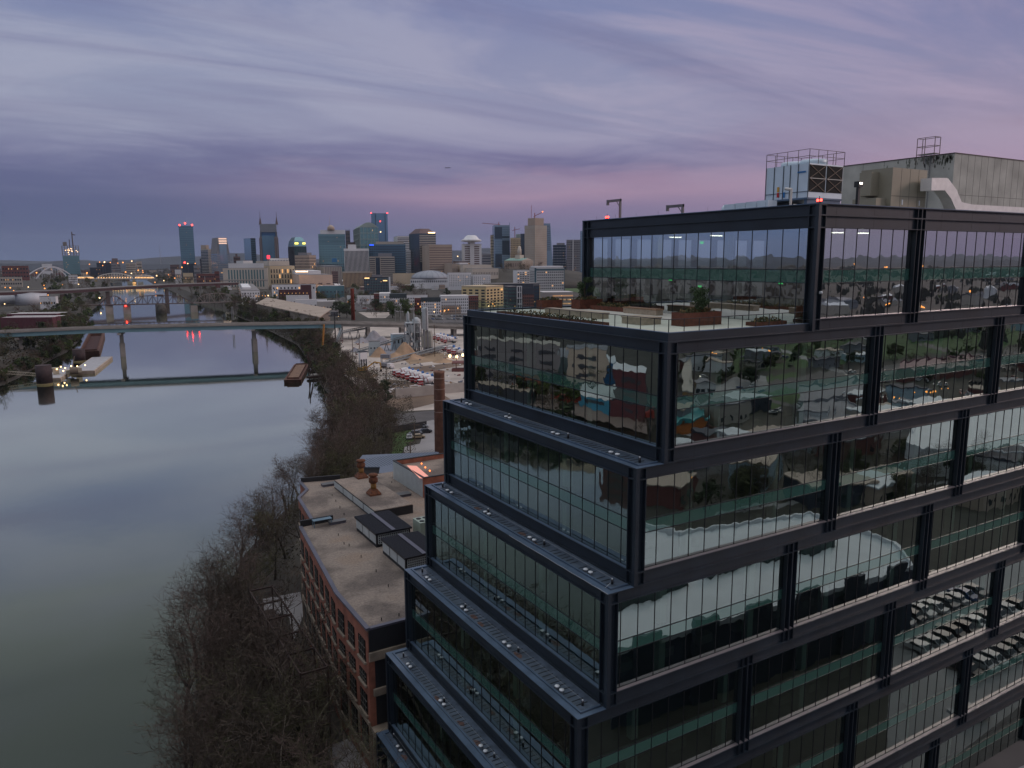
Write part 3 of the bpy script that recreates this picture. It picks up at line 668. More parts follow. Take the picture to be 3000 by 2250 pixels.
def sheet(name, pts, m_, lay, kind='structure', z0=GZ):
    P = [onZ(x, y, z0) for x, y in pts]; b = mb(m_)
    a = sum(P[i].x*P[(i+1) % len(P)].y-P[(i+1) % len(P)].x*P[i].y for i in range(len(P)))
    if a < 0: P = P[::-1]
    b.face([(p.x, p.y, z0+.02*lay) for p in P]); o = b.obj(name); o['kind'] = kind; return o
ASPH = mat('asphalt', (.085, .078, .078), .85, 0, .3, .08); GRAV = mat('pale_yard_gravel', (.42, .365, .32), .9, 0, .34, .05, bump=.3, bs=1)
LAWN = mat('lawn', (.045, .085, .020), .95, 0, .35, .08, bump=.3, bs=2); DIRT = mat('brown_dirt', (.15, .105, .075), .95, 0, .35, .06, bump=.3, bs=1)
CONCP = mat('concrete_pavement', (.26, .25, .25), .85, 0, .15, .1)
sheet('yard_ground', [(1000, 1050), (960, 1000), (985, 955), (1400, 950), (1480, 1010), (1480, 1190), (1180, 1205), (1130, 1175), (1080, 1160), (1010, 1100)], GRAV, 1)
sheet('yard_ground', [(1125, 1110), (1130, 1185), (1180, 1205), (1320, 1170), (1250, 1125)], DIRT, 2)
sheet('yard_ground', [(1170, 1080), (1340, 1062), (1400, 1050), (1400, 1062), (1250, 1090), (1180, 1100)], DIRT, 3)
sheet('yard_ground', [(1180, 1050), (1260, 1030), (1330, 1040), (1300, 1055), (1200, 1068)], mat('tan_dirt', (.27, .19, .12), .95, 0, .3, .08), 4)
sheet('yard_ground', [(1085, 1000), (1140, 1000), (1180, 1020), (1150, 1040), (1090, 1030)], mat('grey_fines', (.25, .24, .26), .95, 0, .3, .08), 4)
sheet('yard_ground', [(1010, 1085), (1075, 1088), (1110, 1100), (1080, 1115), (1020, 1100)], mat('tan_dirt', (.27, .19, .12)), 4)
sheet('asphalt_lot', [(1150, 1215), (1480, 1180), (1480, 1330), (1300, 1330), (1250, 1245), (1210, 1235), (1170, 1250)], ASPH, 1)
sheet('access_road', [(1195, 1245), (1270, 1230), (1330, 1300), (1290, 1420), (1172, 1420), (1185, 1310), (1230, 1300), (1240, 1270), (1195, 1262)], CONCP, 2)
sheet('lawn', [(1150, 1262), (1205, 1258), (1212, 1290), (1185, 1310), (1172, 1345), (1140, 1345)], LAWN, 3)
sheet('pavement', [(955, 2190), (1060, 2150), (1120, 2260), (1000, 2300)], CONCP, 2)
sheet('pavement', [(770, 1755), (880, 1735), (890, 1800), (860, 1880), (845, 1800), (775, 1800)], CONCP, 3)
sheet('road', [(1000, 868), (1090, 905), (1050, 912), (985, 875)], ASPH, 1)
sheet('car_park', [(1250, 925), (1390, 918), (1400, 945), (1270, 945)], ASPH, 2)
sheet('lawn', [(1000, 885), (1040, 893), (1030, 900), (990, 893)], LAWN, 3)
sheet('gravel_bank', [(1050, 915), (1150, 915), (1130, 932), (1080, 932)], GRAV, 3)

# ================================================================== brick building with gravel roof
BRICK = mat('red_brick', (.25, .095, .060), .9, 0, .35, .7, bump=.2, bs=6); BGRAV = mat('roof_gravel', (.25, .203, .168), .95, 0, .50, 3.2, bump=.6, bs=9)
t_ = BGRAV.node_tree
no2 = t_.nodes.new('ShaderNodeTexNoise'); no2.inputs['Scale'].default_value = .16; no2.inputs['Detail'].default_value = 5; gg = t_.nodes.new('ShaderNodeNewGeometry'); t_.links.new(gg.outputs['Position'], no2.inputs['Vector'])
r2 = ramp(t_, [(.38, (.50, .50, .52)), (.55, (1, 1, 1)), (.7, (1.0, .93, .86))]); t_.links.new(no2.outputs[0], r2.inputs[0]); pb_ = t_.nodes['Principled BSDF']; src = pb_.inputs['Base Color'].links[0].from_socket
mm_ = t_.nodes.new('ShaderNodeMix'); mm_.data_type = 'RGBA'; mm_.blend_type = 'MULTIPLY'; mm_.inputs[0].default_value = 1; t_.links.new(src, mm_.inputs[6]); t_.links.new(r2.outputs[0], mm_.inputs[7]); t_.links.new(mm_.outputs[2], pb_.inputs['Base Color'])
for n_ in t_.nodes:
    if n_.type == 'TEX_NOISE' and abs(n_.inputs['Scale'].default_value-3.2) < .01: n_.inputs['Detail'].default_value = 12; n_.inputs['Roughness'].default_value = .8
TARB = mat('roof_fascia_black', (.012, .013, .016), .6); CAPM = mat('parapet_cap', (.10, .10, .13), .45, .3); OCONC = mat('old_concrete', (.25, .205, .155), .9, 0, .35, .6)
WDARK = mat('old_window_glass', (.010, .013, .014), .12); WFR = mat('window_bar', (.11, .10, .085), .6)
bt = thing('brick_warehouse', 'old red brick warehouse with a gravel roof beside the river', 'warehouse', (0, 60, GZ)); BO = Vector((0, 60, GZ))
def bobj(b, name, par=None, **k):
    b.v = [(p[0]-BO.x, p[1]-BO.y, p[2]-BO.z) for p in b.v]; return b.obj(name, par or bt, **k)
RZ = -33.0
south = [(-18.3, 33.7), (26, 33.7), (26, 69.3), (-15.6, 69.3), (-18.3, 44.2)]
north = [(-13.4, 69.32), (26, 69.32), (26, 90.5), (-2.3, 90.5), (-9.1, 92.6), (-9.5, 87.1), (-12.0, 83.2)]
for pl in (south, north):
    b = mb(BRICK); b.prism(pl, GZ, RZ-.35, cap=False); bobj(b, 'wall')
    b = mb(BGRAV); b.prism(pl, RZ-.34, RZ-.12); bobj(b, 'roof')
def wallrun(a, c, hgt, m_, w=.35, z0=RZ-.115, name='parapet'):
    b = mb(m_); b.bar((*a, z0+hgt/2), (*c, z0+hgt/2), w, hgt); bobj(b, name)
for a, c in (((-18.2, 33.7), (-18.2, 44.2)), ((-18.2, 44.25), (-15.5, 69.2)), ((-13.3, 69.9), (-11.9, 83.2)), ((-11.9, 83.25), (-9.4, 87.1)), ((-9.4, 87.15), (-9.1, 92.5)), ((-18.0, 33.8), (10, 33.8))):
    wallrun(a, c, .22, CAPM, .5)
wallrun((-15.4, 69.6), (-10.5, 69.6), .9, TARB); wallrun((-9.0, 92.4), (-2.4, 90.7), .8, TARB)
# west windows, three kinds of openings by floor
rows = [(-37.0, -34.6), (-39.7, -38.4), (-43.2, -40.9), (-47.6, -44.6)]
def west(a, c, n):
    a = Vector(a); c = Vector(c); d = (c-a); Ln = d.length; d.normalize(); nrm = Vector((-d.y, d.x))
    for (z0, z1) in rows:
        for k in range(n):
            m_ = a+d*(Ln*(k+.5)/n); w = Ln/n*.60
            b = mb(WDARK); p0 = m_-d*w/2+nrm*.03; p1 = m_+d*w/2+nrm*.03
            b.bar((p0.x, p0.y, (z0+z1)/2), (p1.x, p1.y, (z0+z1)/2), .10, z1-z0); o = bobj(b, 'window')
            b = mb(WFR)
            for q in (.25, .5, .75):
                mm = p0.lerp(p1, q)+nrm*.07; b.bar((mm.x, mm.y, z0+.03), (mm.x, mm.y, z1-.03), .05)
            for q in (.33, .66):
                zz = z0+(z1-z0)*q; b.bar((p0.x+nrm.x*.075, p0.y+nrm.y*.075, zz), (p1.x+nrm.x*.075, p1.y+nrm.y*.075, zz), .04)
            bobj(b, 'window_bars', o); o2 = bpy.data.objects[-1] if False else None
            b = mb(OCONC); e0 = p0-d*.15+nrm*.10; e1 = p1+d*.15+nrm*.10; b.bar((e0.x, e0.y, z0-.16), (e1.x, e1.y, z0-.16), .25, .22); bobj(b, 'window_sill')
    b = mb(OCONC)
    for zz in (-44.0, -48.4):
        p0 = a+nrm*.08; p1 = c+nrm*.08; b.bar((p0.x, p0.y, zz), (p1.x, p1.y, zz), .2, .38)
    for k in range(n+1):
        p0 = a+d*(Ln*k/n)+nrm*.06; b.bar((p0.x, p0.y, GZ), (p0.x, p0.y, -44.2), .22, .22)
    bobj(b, 'concrete_frame')
west((-18.3, 33.7), (-18.3, 44.2), 3); west((-18.3, 44.2), (-15.6, 69.3), 7); west((-13.4, 69.4), (-12.0, 83.2), 5); west((-12.0, 83.2), (-9.5, 87.1), 1)
# south end: black fascia, beams, dark openings
b = mb(TARB); b.box(-18.2, 26, 33.55, 33.69, RZ-2.6, RZ-.12); b.box(-17.6, 26, 33.6, 33.69, -44.2, RZ-3.6); bobj(b, 'open_bay')
b = mb(OCONC); b.box(-18.28, 26, 33.3, 33.6, RZ-3.6, RZ-2.62); b.box(-17.9, 26, 33.3, 33.59, -40.7, -39.9); b.box(-18.28, 26, 31.4, 33.69, -45.0, -44.3); b.box(-18.2, -17.5, 33.2, 33.54, GZ, -45.02); bobj(b, 'concrete_beam')
# raised roof section with side glazing
MZ = -31.7
A = [onZ(x, y, MZ) for x, y in ((1072, 1501), (1186, 1482), (1103, 1388), (1000, 1402))]
x0, x1 = (A[0].x+A[3].x)/2, (A[1].x+A[2].x)/2; y0, y1 = (A[0].y+A[1].y)/2, (A[2].y+A[3].y)/2
b = mb(TARB); b.box(x0, x1, y0, y1, RZ-.115, MZ-.1); bobj(b, 'raised_roof_wall')
b = mb(BGRAV); b.box(x0+.05, x1-.05, y0+.05, y1-.05, MZ-.099, MZ); bobj(b, 'raised_roof')
FROST = mat('frosted_panel', (.38, .42, .42), .35, 0, .1, 1)
for k in range(4):
    b = mb(FROST); ya = y0+(y1-y0)*(k+.04)/4; yb = y0+(y1-y0)*(k+.96)/4; b.box(x0-.08, x0-.01, ya, yb, RZ+.15, MZ-.22); bobj(b, 'clerestory_window')
# skylight boxes
RIB = mat('skylight_roof', (.018, .020, .026), .35, .2)
def skybox(pts, hh):
    Q = [onZ(x, y, RZ+hh) for x, y in pts]; X0, X1 = (Q[0].x+Q[3].x)/2, (Q[1].x+Q[2].x)/2; Y0, Y1 = (Q[2].y+Q[3].y)/2, (Q[0].y+Q[1].y)/2
    b = mb(TARB); b.box(X0, X1, Y0, Y1, RZ-.115, RZ+hh-.2); o = bobj(b, 'skylight')
    b = mb(RIB); b.box(X0-.2, X1+.2, Y0-.2, Y1+.2, RZ+hh-.195, RZ+hh); k = X0
    n = 26
    for k in range(n+1):
        xx = X0-.15+(X1-X0+.3)*k/n; yy = Y0-.15+(Y1-Y0+.3)*k/n
        b.box(X0-.2, X1+.2, yy-.05, yy+.05, RZ+hh, RZ+hh+.07)
    b.use(CAPM); xm = (X0+X1)/2; b.box(xm-.28, xm+.28, Y0-.22, Y1+.22, RZ+hh+.072, RZ+hh+.16); bobj(b, 'skylight_roof', o)
    for k in range(3):
        b = mb(FROST); b.box(X0-.06, X0-.01, Y0+(Y1-Y0)*(k+.05)/3, Y0+(Y1-Y0)*(k+.95)/3, RZ+.35, RZ+hh-.3); bobj(b, 'louver_panel', o)
    b = mb(FROST)
    for i in range(20):
        for j in range(1):
            pass
    nx = 16
    for i in range(nx+1): xx = X0+.3+(X1-X0-.6)*i/nx; b.box(xx-.05, xx+.05, Y0-.05, Y0-.01, RZ+.35, RZ+hh-.3)
    for j in range(5): zz = RZ+.35+(hh-.65)*j/4; b.box(X0+.3, X1-.3, Y0-.075, Y0-.052, zz-.04, zz+.04)
    bobj(b, 'lattice_screen', o)
skybox([(1044, 1513), (1139, 1498), (1201, 1543), (1101, 1564)], 1.9)
skybox([(1124, 1580), (1219, 1557), (1292, 1608), (1190, 1638)], 1.9)
for o in [c for c in bt.children if c.name.startswith('skylight')]: pass
# rusty ventilators: things of their own
RUST = mat('rust', (.12, .042, .018), .85, 0, .5, 3, bump=.3, bs=8); RUSTY = mat('rust_yellow', (.26, .14, .04), .85, 0, .4, 3)
for (bx, by, ty, label) in ((1095, 1454, 1390, 'nearer rusty round roof ventilator on the brick warehouse'), (1059, 1405, 1349, 'farther rusty roof ventilator at the north edge of the gravel roof')):
    zb = MZ if by > 1420 else MZ; p = onZ(bx, by-6, zb); h = (by-ty)/FPX*(p-CAM).dot(_fw)*.98
    t = thing('roof_ventilator', label, 'ventilator', (p.x, p.y, zb))
    b = mb(RUST); s_ = .95; n_ = [( -s_, -s_), (s_, -s_), (s_, s_), (-s_, s_)]; m_ = [(q[0]*.48, q[1]*.48) for q in n_]
    v = [(*q, 0) for q in n_]+[(*q, .25) for q in n_]+[(*q, h*.28) for q in m_]
    b.raw(v, [(0, 1, 5, 4), (1, 2, 6, 5), (2, 3, 7, 6), (3, 0, 4, 7), (4, 5, 9, 8), (5, 6, 10, 9), (6, 7, 11, 10), (7, 4, 8, 11), (8, 9, 10, 11)]); b.obj('base', t)
    b = mb(RUSTY); b.lathe([(.46, h*.28), (.44, h*.58)], 14); b.obj('shaft', t)
    b = mb(RUST); b.lathe([(.5, h*.54), (.72, h*.60), (.72, h*.78), (.5, h*.83), (.5, h*.86), (.78, h*.90), (.72, h*.98), (.2, h*1.02)], 14); b.obj('cowl', t)
# standing seam metal roof annex
SEAMR = mat('blue_metal_roof', (.13, .16, .20), .38, .4, .08, 1)
z_ = -37.0; Q = [onZ(x, y, z_) for x, y in ((1050, 1348), (1062, 1333), (1285, 1324), (1285, 1345), (1165, 1386), (1110, 1386), (1113, 1368), (1062, 1368))]
t = thing('metal_roof_annex', 'low annex with a blue-grey standing seam metal roof behind the gravel roof', 'annex', (Q[0].x, Q[0].y, GZ))
o0 = Vector((Q[0].x, Q[0].y, GZ)); pl = [((q-o0).x, (q-o0).y) for q in Q]
b = mb(SEAMR); b.prism(pl, z_-.25-GZ, z_-GZ); b.obj('roof', t); b = mb(mat('annex_wall', (.10, .095, .09), .8)); b.prism([(p[0]*.985+.2, p[1]*.985+.05) for p in pl], 0, z_-.26-GZ); b.obj('wall', t)
b = mb(mat('roof_seam', (.05, .07, .10), .5))
xs = [p[0] for p in pl]; k = min(xs)+.6
while k < max(xs)-.4:
    ya = max(pl[0][1], pl[1][1])-.1; b.box(k-.025, k+.025, max(pl[4][1], -14)*.0+min(pl[6][1], pl[7][1])+.2, pl[1][1]*.5+pl[2][1]*.5-.3, z_-GZ, z_-GZ+.05); k += .62
b.obj('roof_seam', t)
# higher east block; the skylight's pink sky reflection is put in as glow
zt_ = -29.8; P0 = onZ(1225, 1404, zt_); P1 = onZ(1165, 1348, zt_); xw = (P0.x+P1.x)/2; 
t = thing('parapet_block', 'taller rooftop block with a pink glowing sloped skylight', 'rooftop block', (xw, P0.y, RZ-.1)); o0 = Vector((xw, P0.y, RZ-.1)); hh = zt_-RZ+.1; ly = P1.y-P0.y
b = mb(FROST); b.box(0, .3, .3, ly, 0, hh); b.use(BRICK); b.box(0, 14, 0, .3, -6, hh); b.box(14, 14.3, 0, ly, 0, hh); b.box(.3, 14, ly-.3, ly, 0, hh); b.obj('wall', t)
b = mb(BGRAV); b.box(.3, 14, .3, ly-.3, hh-1.1, hh-.8); b.obj('roof', t)
b = mb(TARB); b.box(-.05, .35, -.05, ly+.05, hh, hh+.12); b.box(.35, 14.3, -.05, .35, hh, hh+.12); b.box(.35, 14.3, ly-.35, ly+.05, hh, hh+.12); b.obj('coping', t)
b = mb(mat('pink_sky_reflection', (1, .42, .34), emit=.85)); q = [onZ(x, y, zt_+.1)-o0 for x, y in ((1185, 1365), (1214, 1356), (1257, 1393), (1223, 1403))]
b.face([(q[0].x+.4, q[0].y, hh+.15), (q[3].x+.4, q[3].y, hh+.15), (q[2].x+.4, q[2].y, hh-.5), (q[1].x+.4, q[1].y, hh-.5)]); b.obj('skylight', t)
for x, y in ((1223, 1347), (1235, 1358), (1246, 1369), (1259, 1379)):
    q = onZ(x, y, zt_-.6)-o0; b = mb(mat('orange_lamp', (1, .20, .04), emit=4)); b.ball((q.x, q.y, hh-.6), .14); b.obj('lamp', t)
HV = mat('pale_green_unit', (.30, .36, .30), .5)
p = onZ(1232, 1573, RZ); t = thing('condenser_unit', 'pale green condenser unit on the gravel roof next to the glass building', 'condenser', (p.x, p.y, RZ-.1))
b = mb(HV); b.box(0, 2.2, 0, 2.6, 0, 2.1); b.obj('casing', t); b = mb(TARB)
for i in range(2):
    for j in range(2): b.lathe([(.38, 2.105), (.38, 2.15)], 12, .6+i*1.0, .7+j*1.2)
b.obj('fan', t)
for (x, y, w, d_, label) in ((970, 1419, 3.2, 1.3, 'flat roof hatch near the northwest parapet'), (1180, 1450, 2.4, 1.6, 'flat grey roof hatch beside the tall block'), (988, 1530, 2.4, 1.0, 'dark roof hatch beside the blue ladder stand')):
    p = onZ(x, y, RZ); t = thing('roof_hatch', label, 'roof hatch', (p.x, p.y, RZ-.12)); b = mb(CAPM); b.box(-w/2, w/2, -d_/2, d_/2, 0, .35); b.obj('curb', t); b = mb(mat('hatch_lid', (.09, .09, .09), .5)); b.box(-w/2-.06, w/2+.06, -d_/2-.06, d_/2+.06, .352, .42); b.obj('lid', t)
p = onZ(944, 1538, RZ); t = thing('access_stand', 'small blue steel access stand at the step in the parapet', 'steel stand', (p.x, p.y, RZ-.12)); b = mb(mat('blue_steel', (.10, .17, .22), .5))
b.box(-1.4, 1.4, -.5, .5, 1.0, 1.06)
for q in ((-1.3, -.4), (1.3, -.4), (-1.3, .4), (1.3, .4)): b.box(q[0]-.05, q[0]+.05, q[1]-.05, q[1]+.05, 0, 1.0)
b.obj('frame', t)
k = 0
for x, y in ((941, 1400), (973, 1451), (984, 1468), (996, 1487), (1008, 1507), (991, 1567), (1008, 1593), (1023, 1598), (1058, 1631), (1102, 1673), (1138, 1717), (1169, 1802), (1118, 1815), (1148, 1413), (1153, 1362)):
    p = onZ(x, y, RZ); b = mb(TARB); b.lathe([(.05, 0), (.05, .3), (.09, .31), (.03, .36)], 8); o = b.obj('roof_vent_pipe', loc=(p.x, p.y, RZ-.13)); tag(o, 'small dark vent pipe sticking out of the gravel roof', 'vent pipe', 'vent pipes on the gravel roof')
# rusty steel stair tower and trestle west of the warehouse
STL = mat('rusty_steel', (.032, .017, .013), .85, 0, .4, 2)
t = thing('steel_trestle', 'rusty steel walkway and stair trestle along the river wall of the warehouse', 'steel trestle', (-20, 45, GZ))
b = mb(STL)
for x in (-1.2, -4.2):
    for y in (-6, -1, 4, 9, 14, 19): b.bar((x, y, 0), (x, y, 11.2), .16)
b.obj('post', t); b = mb(STL)
for zz in (4.2, 7.6, 11.0):
    for x in (-1.2, -4.2): b.bar((x, -6, zz), (x, 19, zz), .16)
    for y in (-6, -1, 4, 9, 14, 19): b.bar((-1.2, y, zz), (-4.2, y, zz), .2)
b.obj('beam', t); b = mb(STL)
for y in (-6, -1, 4, 9, 14): b.bar((-4.2, y, 0), (-4.2, y+5, 4.2), .1); b.bar((-4.2, y+5, 4.2), (-4.2, y, 7.6), .1)
b.obj('brace', t); b = mb(STL); b.box(-4, -1.4, 2, 19, 7.62, 7.68); b.box(-4, -1.4, -6, 2, 4.22, 4.28)
for k in range(14): b.box(-2.4, -1.4, 2-k*.5, 2.4-k*.5, 7.5-k*.25, 7.56-k*.25)
b.obj('stair', t); b = mb(STL)
for zz in (8.7,):
    for x in (-4.2, -1.2): b.bar((x, 2, zz), (x, 19, zz), .06)
b.obj('handrail', t)
# chimneys
def chimney(px, ytop, ybase, wpx, label, colr, z0=GZ, bands=()):
    p = onZ(px, ybase, z0); D = (p-CAM).dot(_fw); q = dep(px, ytop, D); h = q.z-z0; r = wpx/FPX*D/2
    t = thing('brick_chimney', label, 'chimney', (p.x, p.y, z0)); b = mb(colr); b.lathe([(r*1.12, 0), (r, h*.97), (r*1.04, h*.975), (r*1.04, h), (r*.7, h), (r*.68, h-.5)], 24); b.obj('shaft', t)
    for f in bands: b = mb(mat('steel_band', (.42, .32, .27), .5)); rr_ = r*(1.12-.12*f/.97)+.03; b.lathe([(rr_, h*f), (rr_, h*f+.10)], 24); b.obj('band', t)
    return t
chimney(1291, 1081, 1332, 31, 'tall round brown brick chimney with steel bands beside the glass building', mat('brown_brick', (.19, .095, .065), .9, 0, .3, .8, bump=.25, bs=6), bands=(.52, .66, .79, .915, .985))
chimney(1035, 845, 938, 10, 'tall slim red brick chimney beyond the near road bridge', mat('dark_red_brick', (.20, .04, .025), .9, 0, .2, .3))
# ================================================================== trees
TWIG = mat('twig_brown', (.058, .042, .030), .9, 0, .35, .3); TWIG2 = mat('twig_reddish', (.090, .060, .048), .9, 0, .3, .3); TWIG3 = mat('twig_olive', (.075, .070, .034), .9, 0, .3, .3)
BARK = mat('tree_bark', (.036, .029, .024), .9, 0, .3, 2); SYC = mat('pale_bark', (.30, .26, .20), .9, 0, .25, 2)
LEAF = [mat('leaf_dark', (.030, .045, .018), .8, 0, .45, .8), mat('leaf_olive', (.065, .068, .025), .8, 0, .45, .8), mat('leaf_green', (.060, .090, .022), .8, 0, .4, .6)]
def bare_proto(seed, tw=TWIG, bark=BARK, n2=5, n3=5, n4=7, tip=.028, h=12.0):
    rg = random.Random(seed); tr = mb(bark); cr = mb(tw)
    def rib(p, q, w):
        d = q-p; s_ = d.cross(Vector((rg.gauss(0, 1), rg.gauss(0, 1), rg.gauss(0, 1)))).normalized()*w/2; cr.face([p-s_, p+s_, q+s_*.5, q-s_*.5])
    def bend(d, a):
        v = (d.normalized()+Vector((rg.gauss(0, a), rg.gauss(0, a), rg.gauss(0, a)))); v.z += .10; return v.normalized()
    def grow(p, d, ln, r, lv):
        seg = 3 if lv < 3 else 2; pts = [p]
        for k in range(seg):
            d = bend(d, .13 if lv < 2 else .2); q = p+d*ln/seg; r2 = r*(1-.22)
            if lv <= 1: tr.tube(p, q, r, r2, 6 if lv == 0 else 5, cap=False)
            elif lv == 2: cr.tube(p, q, r, r2, 3, cap=False)
            else: rib(p, q, max(tip, r*2))
            p = q; r = r2; pts.append(p)
        if lv == 4: return
        n = [5, n2, n3, n4][lv]
        for k in range(n):
            b_ = pts[-1] if k == 0 else pts[rg.randint(1, len(pts)-1)]
            sp = [.62, .72, .8, .9][lv]; v = (d+Vector((rg.gauss(0, sp), rg.gauss(0, sp), rg.gauss(0, sp*.55)))).normalized()
            if v.z < -.15: v.z *= .3
            grow(b_, v, ln*[.78, .66, .62, .6][lv]*rg.uniform(.75, 1.2), r*[.62, .55, .5, .5][lv], lv+1)
    grow(Vector((0, 0, 0)), Vector((rg.gauss(0, .1), rg.gauss(0, .1), 1)), h*.36, .22, 0)
    return tr.mesh('trunk'), cr.mesh('crown')
def leafy_proto(seed, lm, h=8.0, w=3.2, n=26, per=70, size=.28):
    rg = random.Random(seed); tr = mb(BARK); p = Vector((0, 0, 0))
    for k in range(4): q = p+Vector((rg.gauss(0, .15), rg.gauss(0, .15), h*.17)); tr.tube(p, q, .2-.03*k, .17-.03*k, 6, cap=False); p = q
    cr = mb(lm)
    for k in range(n):
        a = rg.uniform(0, 6.28); zc = rg.uniform(.25, .95)*h; rr = w*math.sqrt(rg.random())*(1.15-abs(zc/h-.55)*1.3); c = Vector((math.cos(a)*rr, math.sin(a)*rr, zc))
        tr.tube((0, 0, h*rg.uniform(.2, .5)), c, .06, .03, 4, cap=False); leafcloud(cr, c, (w*.36, w*.36, w*.28), per, size, rg)
    return tr.mesh('trunk'), cr.mesh('crown')
BARE = [bare_proto(k, [TWIG, TWIG2, TWIG, TWIG3, TWIG2, TWIG][k]) for k in range(6)]
SYCP = [bare_proto(20, TWIG2, SYC, tip=.05), bare_proto(21, TWIG, SYC, tip=.05)]
LOWB = [bare_proto(30+k, [TWIG, TWIG2, TWIG3][k], n2=4, n3=4, n4=3, tip=.16) for k in range(3)]
LEAFY = [leafy_proto(40, LEAF[0]), leafy_proto(41, LEAF[1]), leafy_proto(42, LEAF[2]), leafy_proto(43, LEAF[1], 5, 2.6, 18, 60, .24)]
LOWL = [leafy_proto(50+k, LEAF[k % 3], 8, 3.6, 16, 26, .7) for k in range(3)]
def tree(pr, p, s, label, group, kind='bare_tree', rg=rnd, zs=1):
    t = thing(kind, label, 'tree', p, rg.uniform(0, 6.28), group); t.scale = (s, s, s*zs); inst(pr[0], 'trunk', t); inst(pr[1], 'crown', t); return t
def shore_x(pl, y):
    for (xa, ya), (xb, yb) in zip(pl, pl[1:]):
        if ya <= y <= yb: return xa+(xb-xa)*(y-ya)/(yb-ya)
    return pl[-1][0]
def gz_at(off): return WZ if off < 0 else (WZ+off*.52 if off < 5 else (WZ+2.6+(off-5)*.55 if off < 13 else GZ))
rt_ = random.Random(11)
class Woods:                     # far trees nobody could tell apart, gathered into one mesh
    def __init__(s): s.b = MB(); s.c = {}
    def add(s, pr, p, sc, rg):
        a = rg.uniform(0, 6.28); ca, sa = math.cos(a)*sc, math.sin(a)*sc
        for me in pr:
            if me.name not in s.c: s.c[me.name] = ([tuple(v.co) for v in me.vertices], [tuple(q.vertices) for q in me.polygons])
            v, f = s.c[me.name]; s.b.use(me.materials[0]); s.b.raw([(p[0]+x*ca-y*sa, p[1]+x*sa+y*ca, p[2]+z_*sc) for x, y, z_ in v], f)
    def done(s, name, label): o = s.b.obj(name, kind='stuff'); o['label'] = label; o['category'] = 'woods'
WOODS = Woods()
# near wood between the warehouse and the water
def near_lab(x, y, off):
    a = 'near the bottom edge of the picture' if y < 42 else ('below the middle of the brick warehouse' if y < 68 else 'below the far end of the brick warehouse')
    c = 'leaning over the water' if off < 3.5 else ('halfway up the bank' if off < 8 else 'close to the warehouse wall')
    return 'bare brown tree %s, %s' % (c, a), 'bare trees %s, %s' % (c, a)
def mid_lab(x, y, off):
    a = 'just behind the warehouse' if y < 150 else ('left of the lawn' if y < 215 else 'left of the gravel yard')
    c = 'at the water edge' if off < 5 else ('in the middle of the wood' if off < 16 else 'on the landward side of the wood')
    return 'bare brown tree %s, %s' % (c, a), 'bare trees %s, %s' % (c, a)
nearT = []
for k in range(3000):
    if len(nearT) >= 62: break
    y = rt_.uniform(8, 92); off = rt_.uniform(-1.5, 13)
    x = shore_x(RSH, y)+off
    if x > -21.5 and y > 25: continue
    if all((x-a)**2+(y-b_)**2 > 7.5 for a, b_ in nearT): nearT.append((x, y))
for i, (x, y) in enumerate(nearT):
    off = x-shore_x(RSH, y); pr = SYCP[i % 2] if (i % 9 == 4) else BARE[i % 6]
    tree(pr, (x, y, gz_at(off)-.2), rt_.uniform(1.05, 1.5)*1.08, *near_lab(x, y, off), rg=rt_)
for i in range(14):
    y = rt_.uniform(5, 60); off = rt_.uniform(2, 12); x = shore_x(RSH, y)+off
    tree(LEAFY[1 if i % 3 else 3], (x, y, gz_at(off)-.2), rt_.uniform(.5, .8), 'olive green bushy tree among the bare trees below the warehouse', 'bushy trees on the slope below the brick warehouse', 'bushy_tree', rt_)
# wood between the yard and the river
mid = []
for k in range(3000):
    if len(mid) >= 150: break
    y = rt_.uniform(92, 330); off = rt_.uniform(-1, 34 if y < 250 else 16); x = shore_x(RSH, y)+off
    if y < 128 and x > -8: continue
    q = Vector((x, y, GZ))-CAM; D = q.dot(_fw); px = 1500+FPX*q.dot(CR)/D; py = 1125-FPX*q.dot(CU)/D
    if px > 1150+max(0, (1260-py))*-.9 and py > 1150 and px > 1130: continue
    if px > 1010+(py-1080)*.9 and py < 1200: continue
    if all((x-a)**2+(y-b_)**2 > 17 for a, b_ in mid): mid.append((x, y))
for i, (x, y) in enumerate(mid):
    off = x-shore_x(RSH, y); pr = BARE[i % 6] if y < 200 else (LOWB+BARE[:2])[i % 5]
    if i % 13 == 5: pr = SYCP[0]
    tree(pr, (x, y, gz_at(off)-.2), rt_.uniform(.85, 1.2)*(1.15 if y < 150 else 1.05), *mid_lab(x, y, off), rg=rt_)
for i in range(26):
    y = rt_.uniform(100, 290); off = rt_.uniform(3, 24); x = shore_x(RSH, y)+off
    if y < 128 and x > -9: continue
    tree(LEAFY[(0, 1, 1)[i % 3]], (x, y, gz_at(off)-.2), rt_.uniform(.6, .95), 'olive green tree scattered through the bare wood beside the yard', 'green trees in the wood beside the yard', 'bushy_tree', rt_)
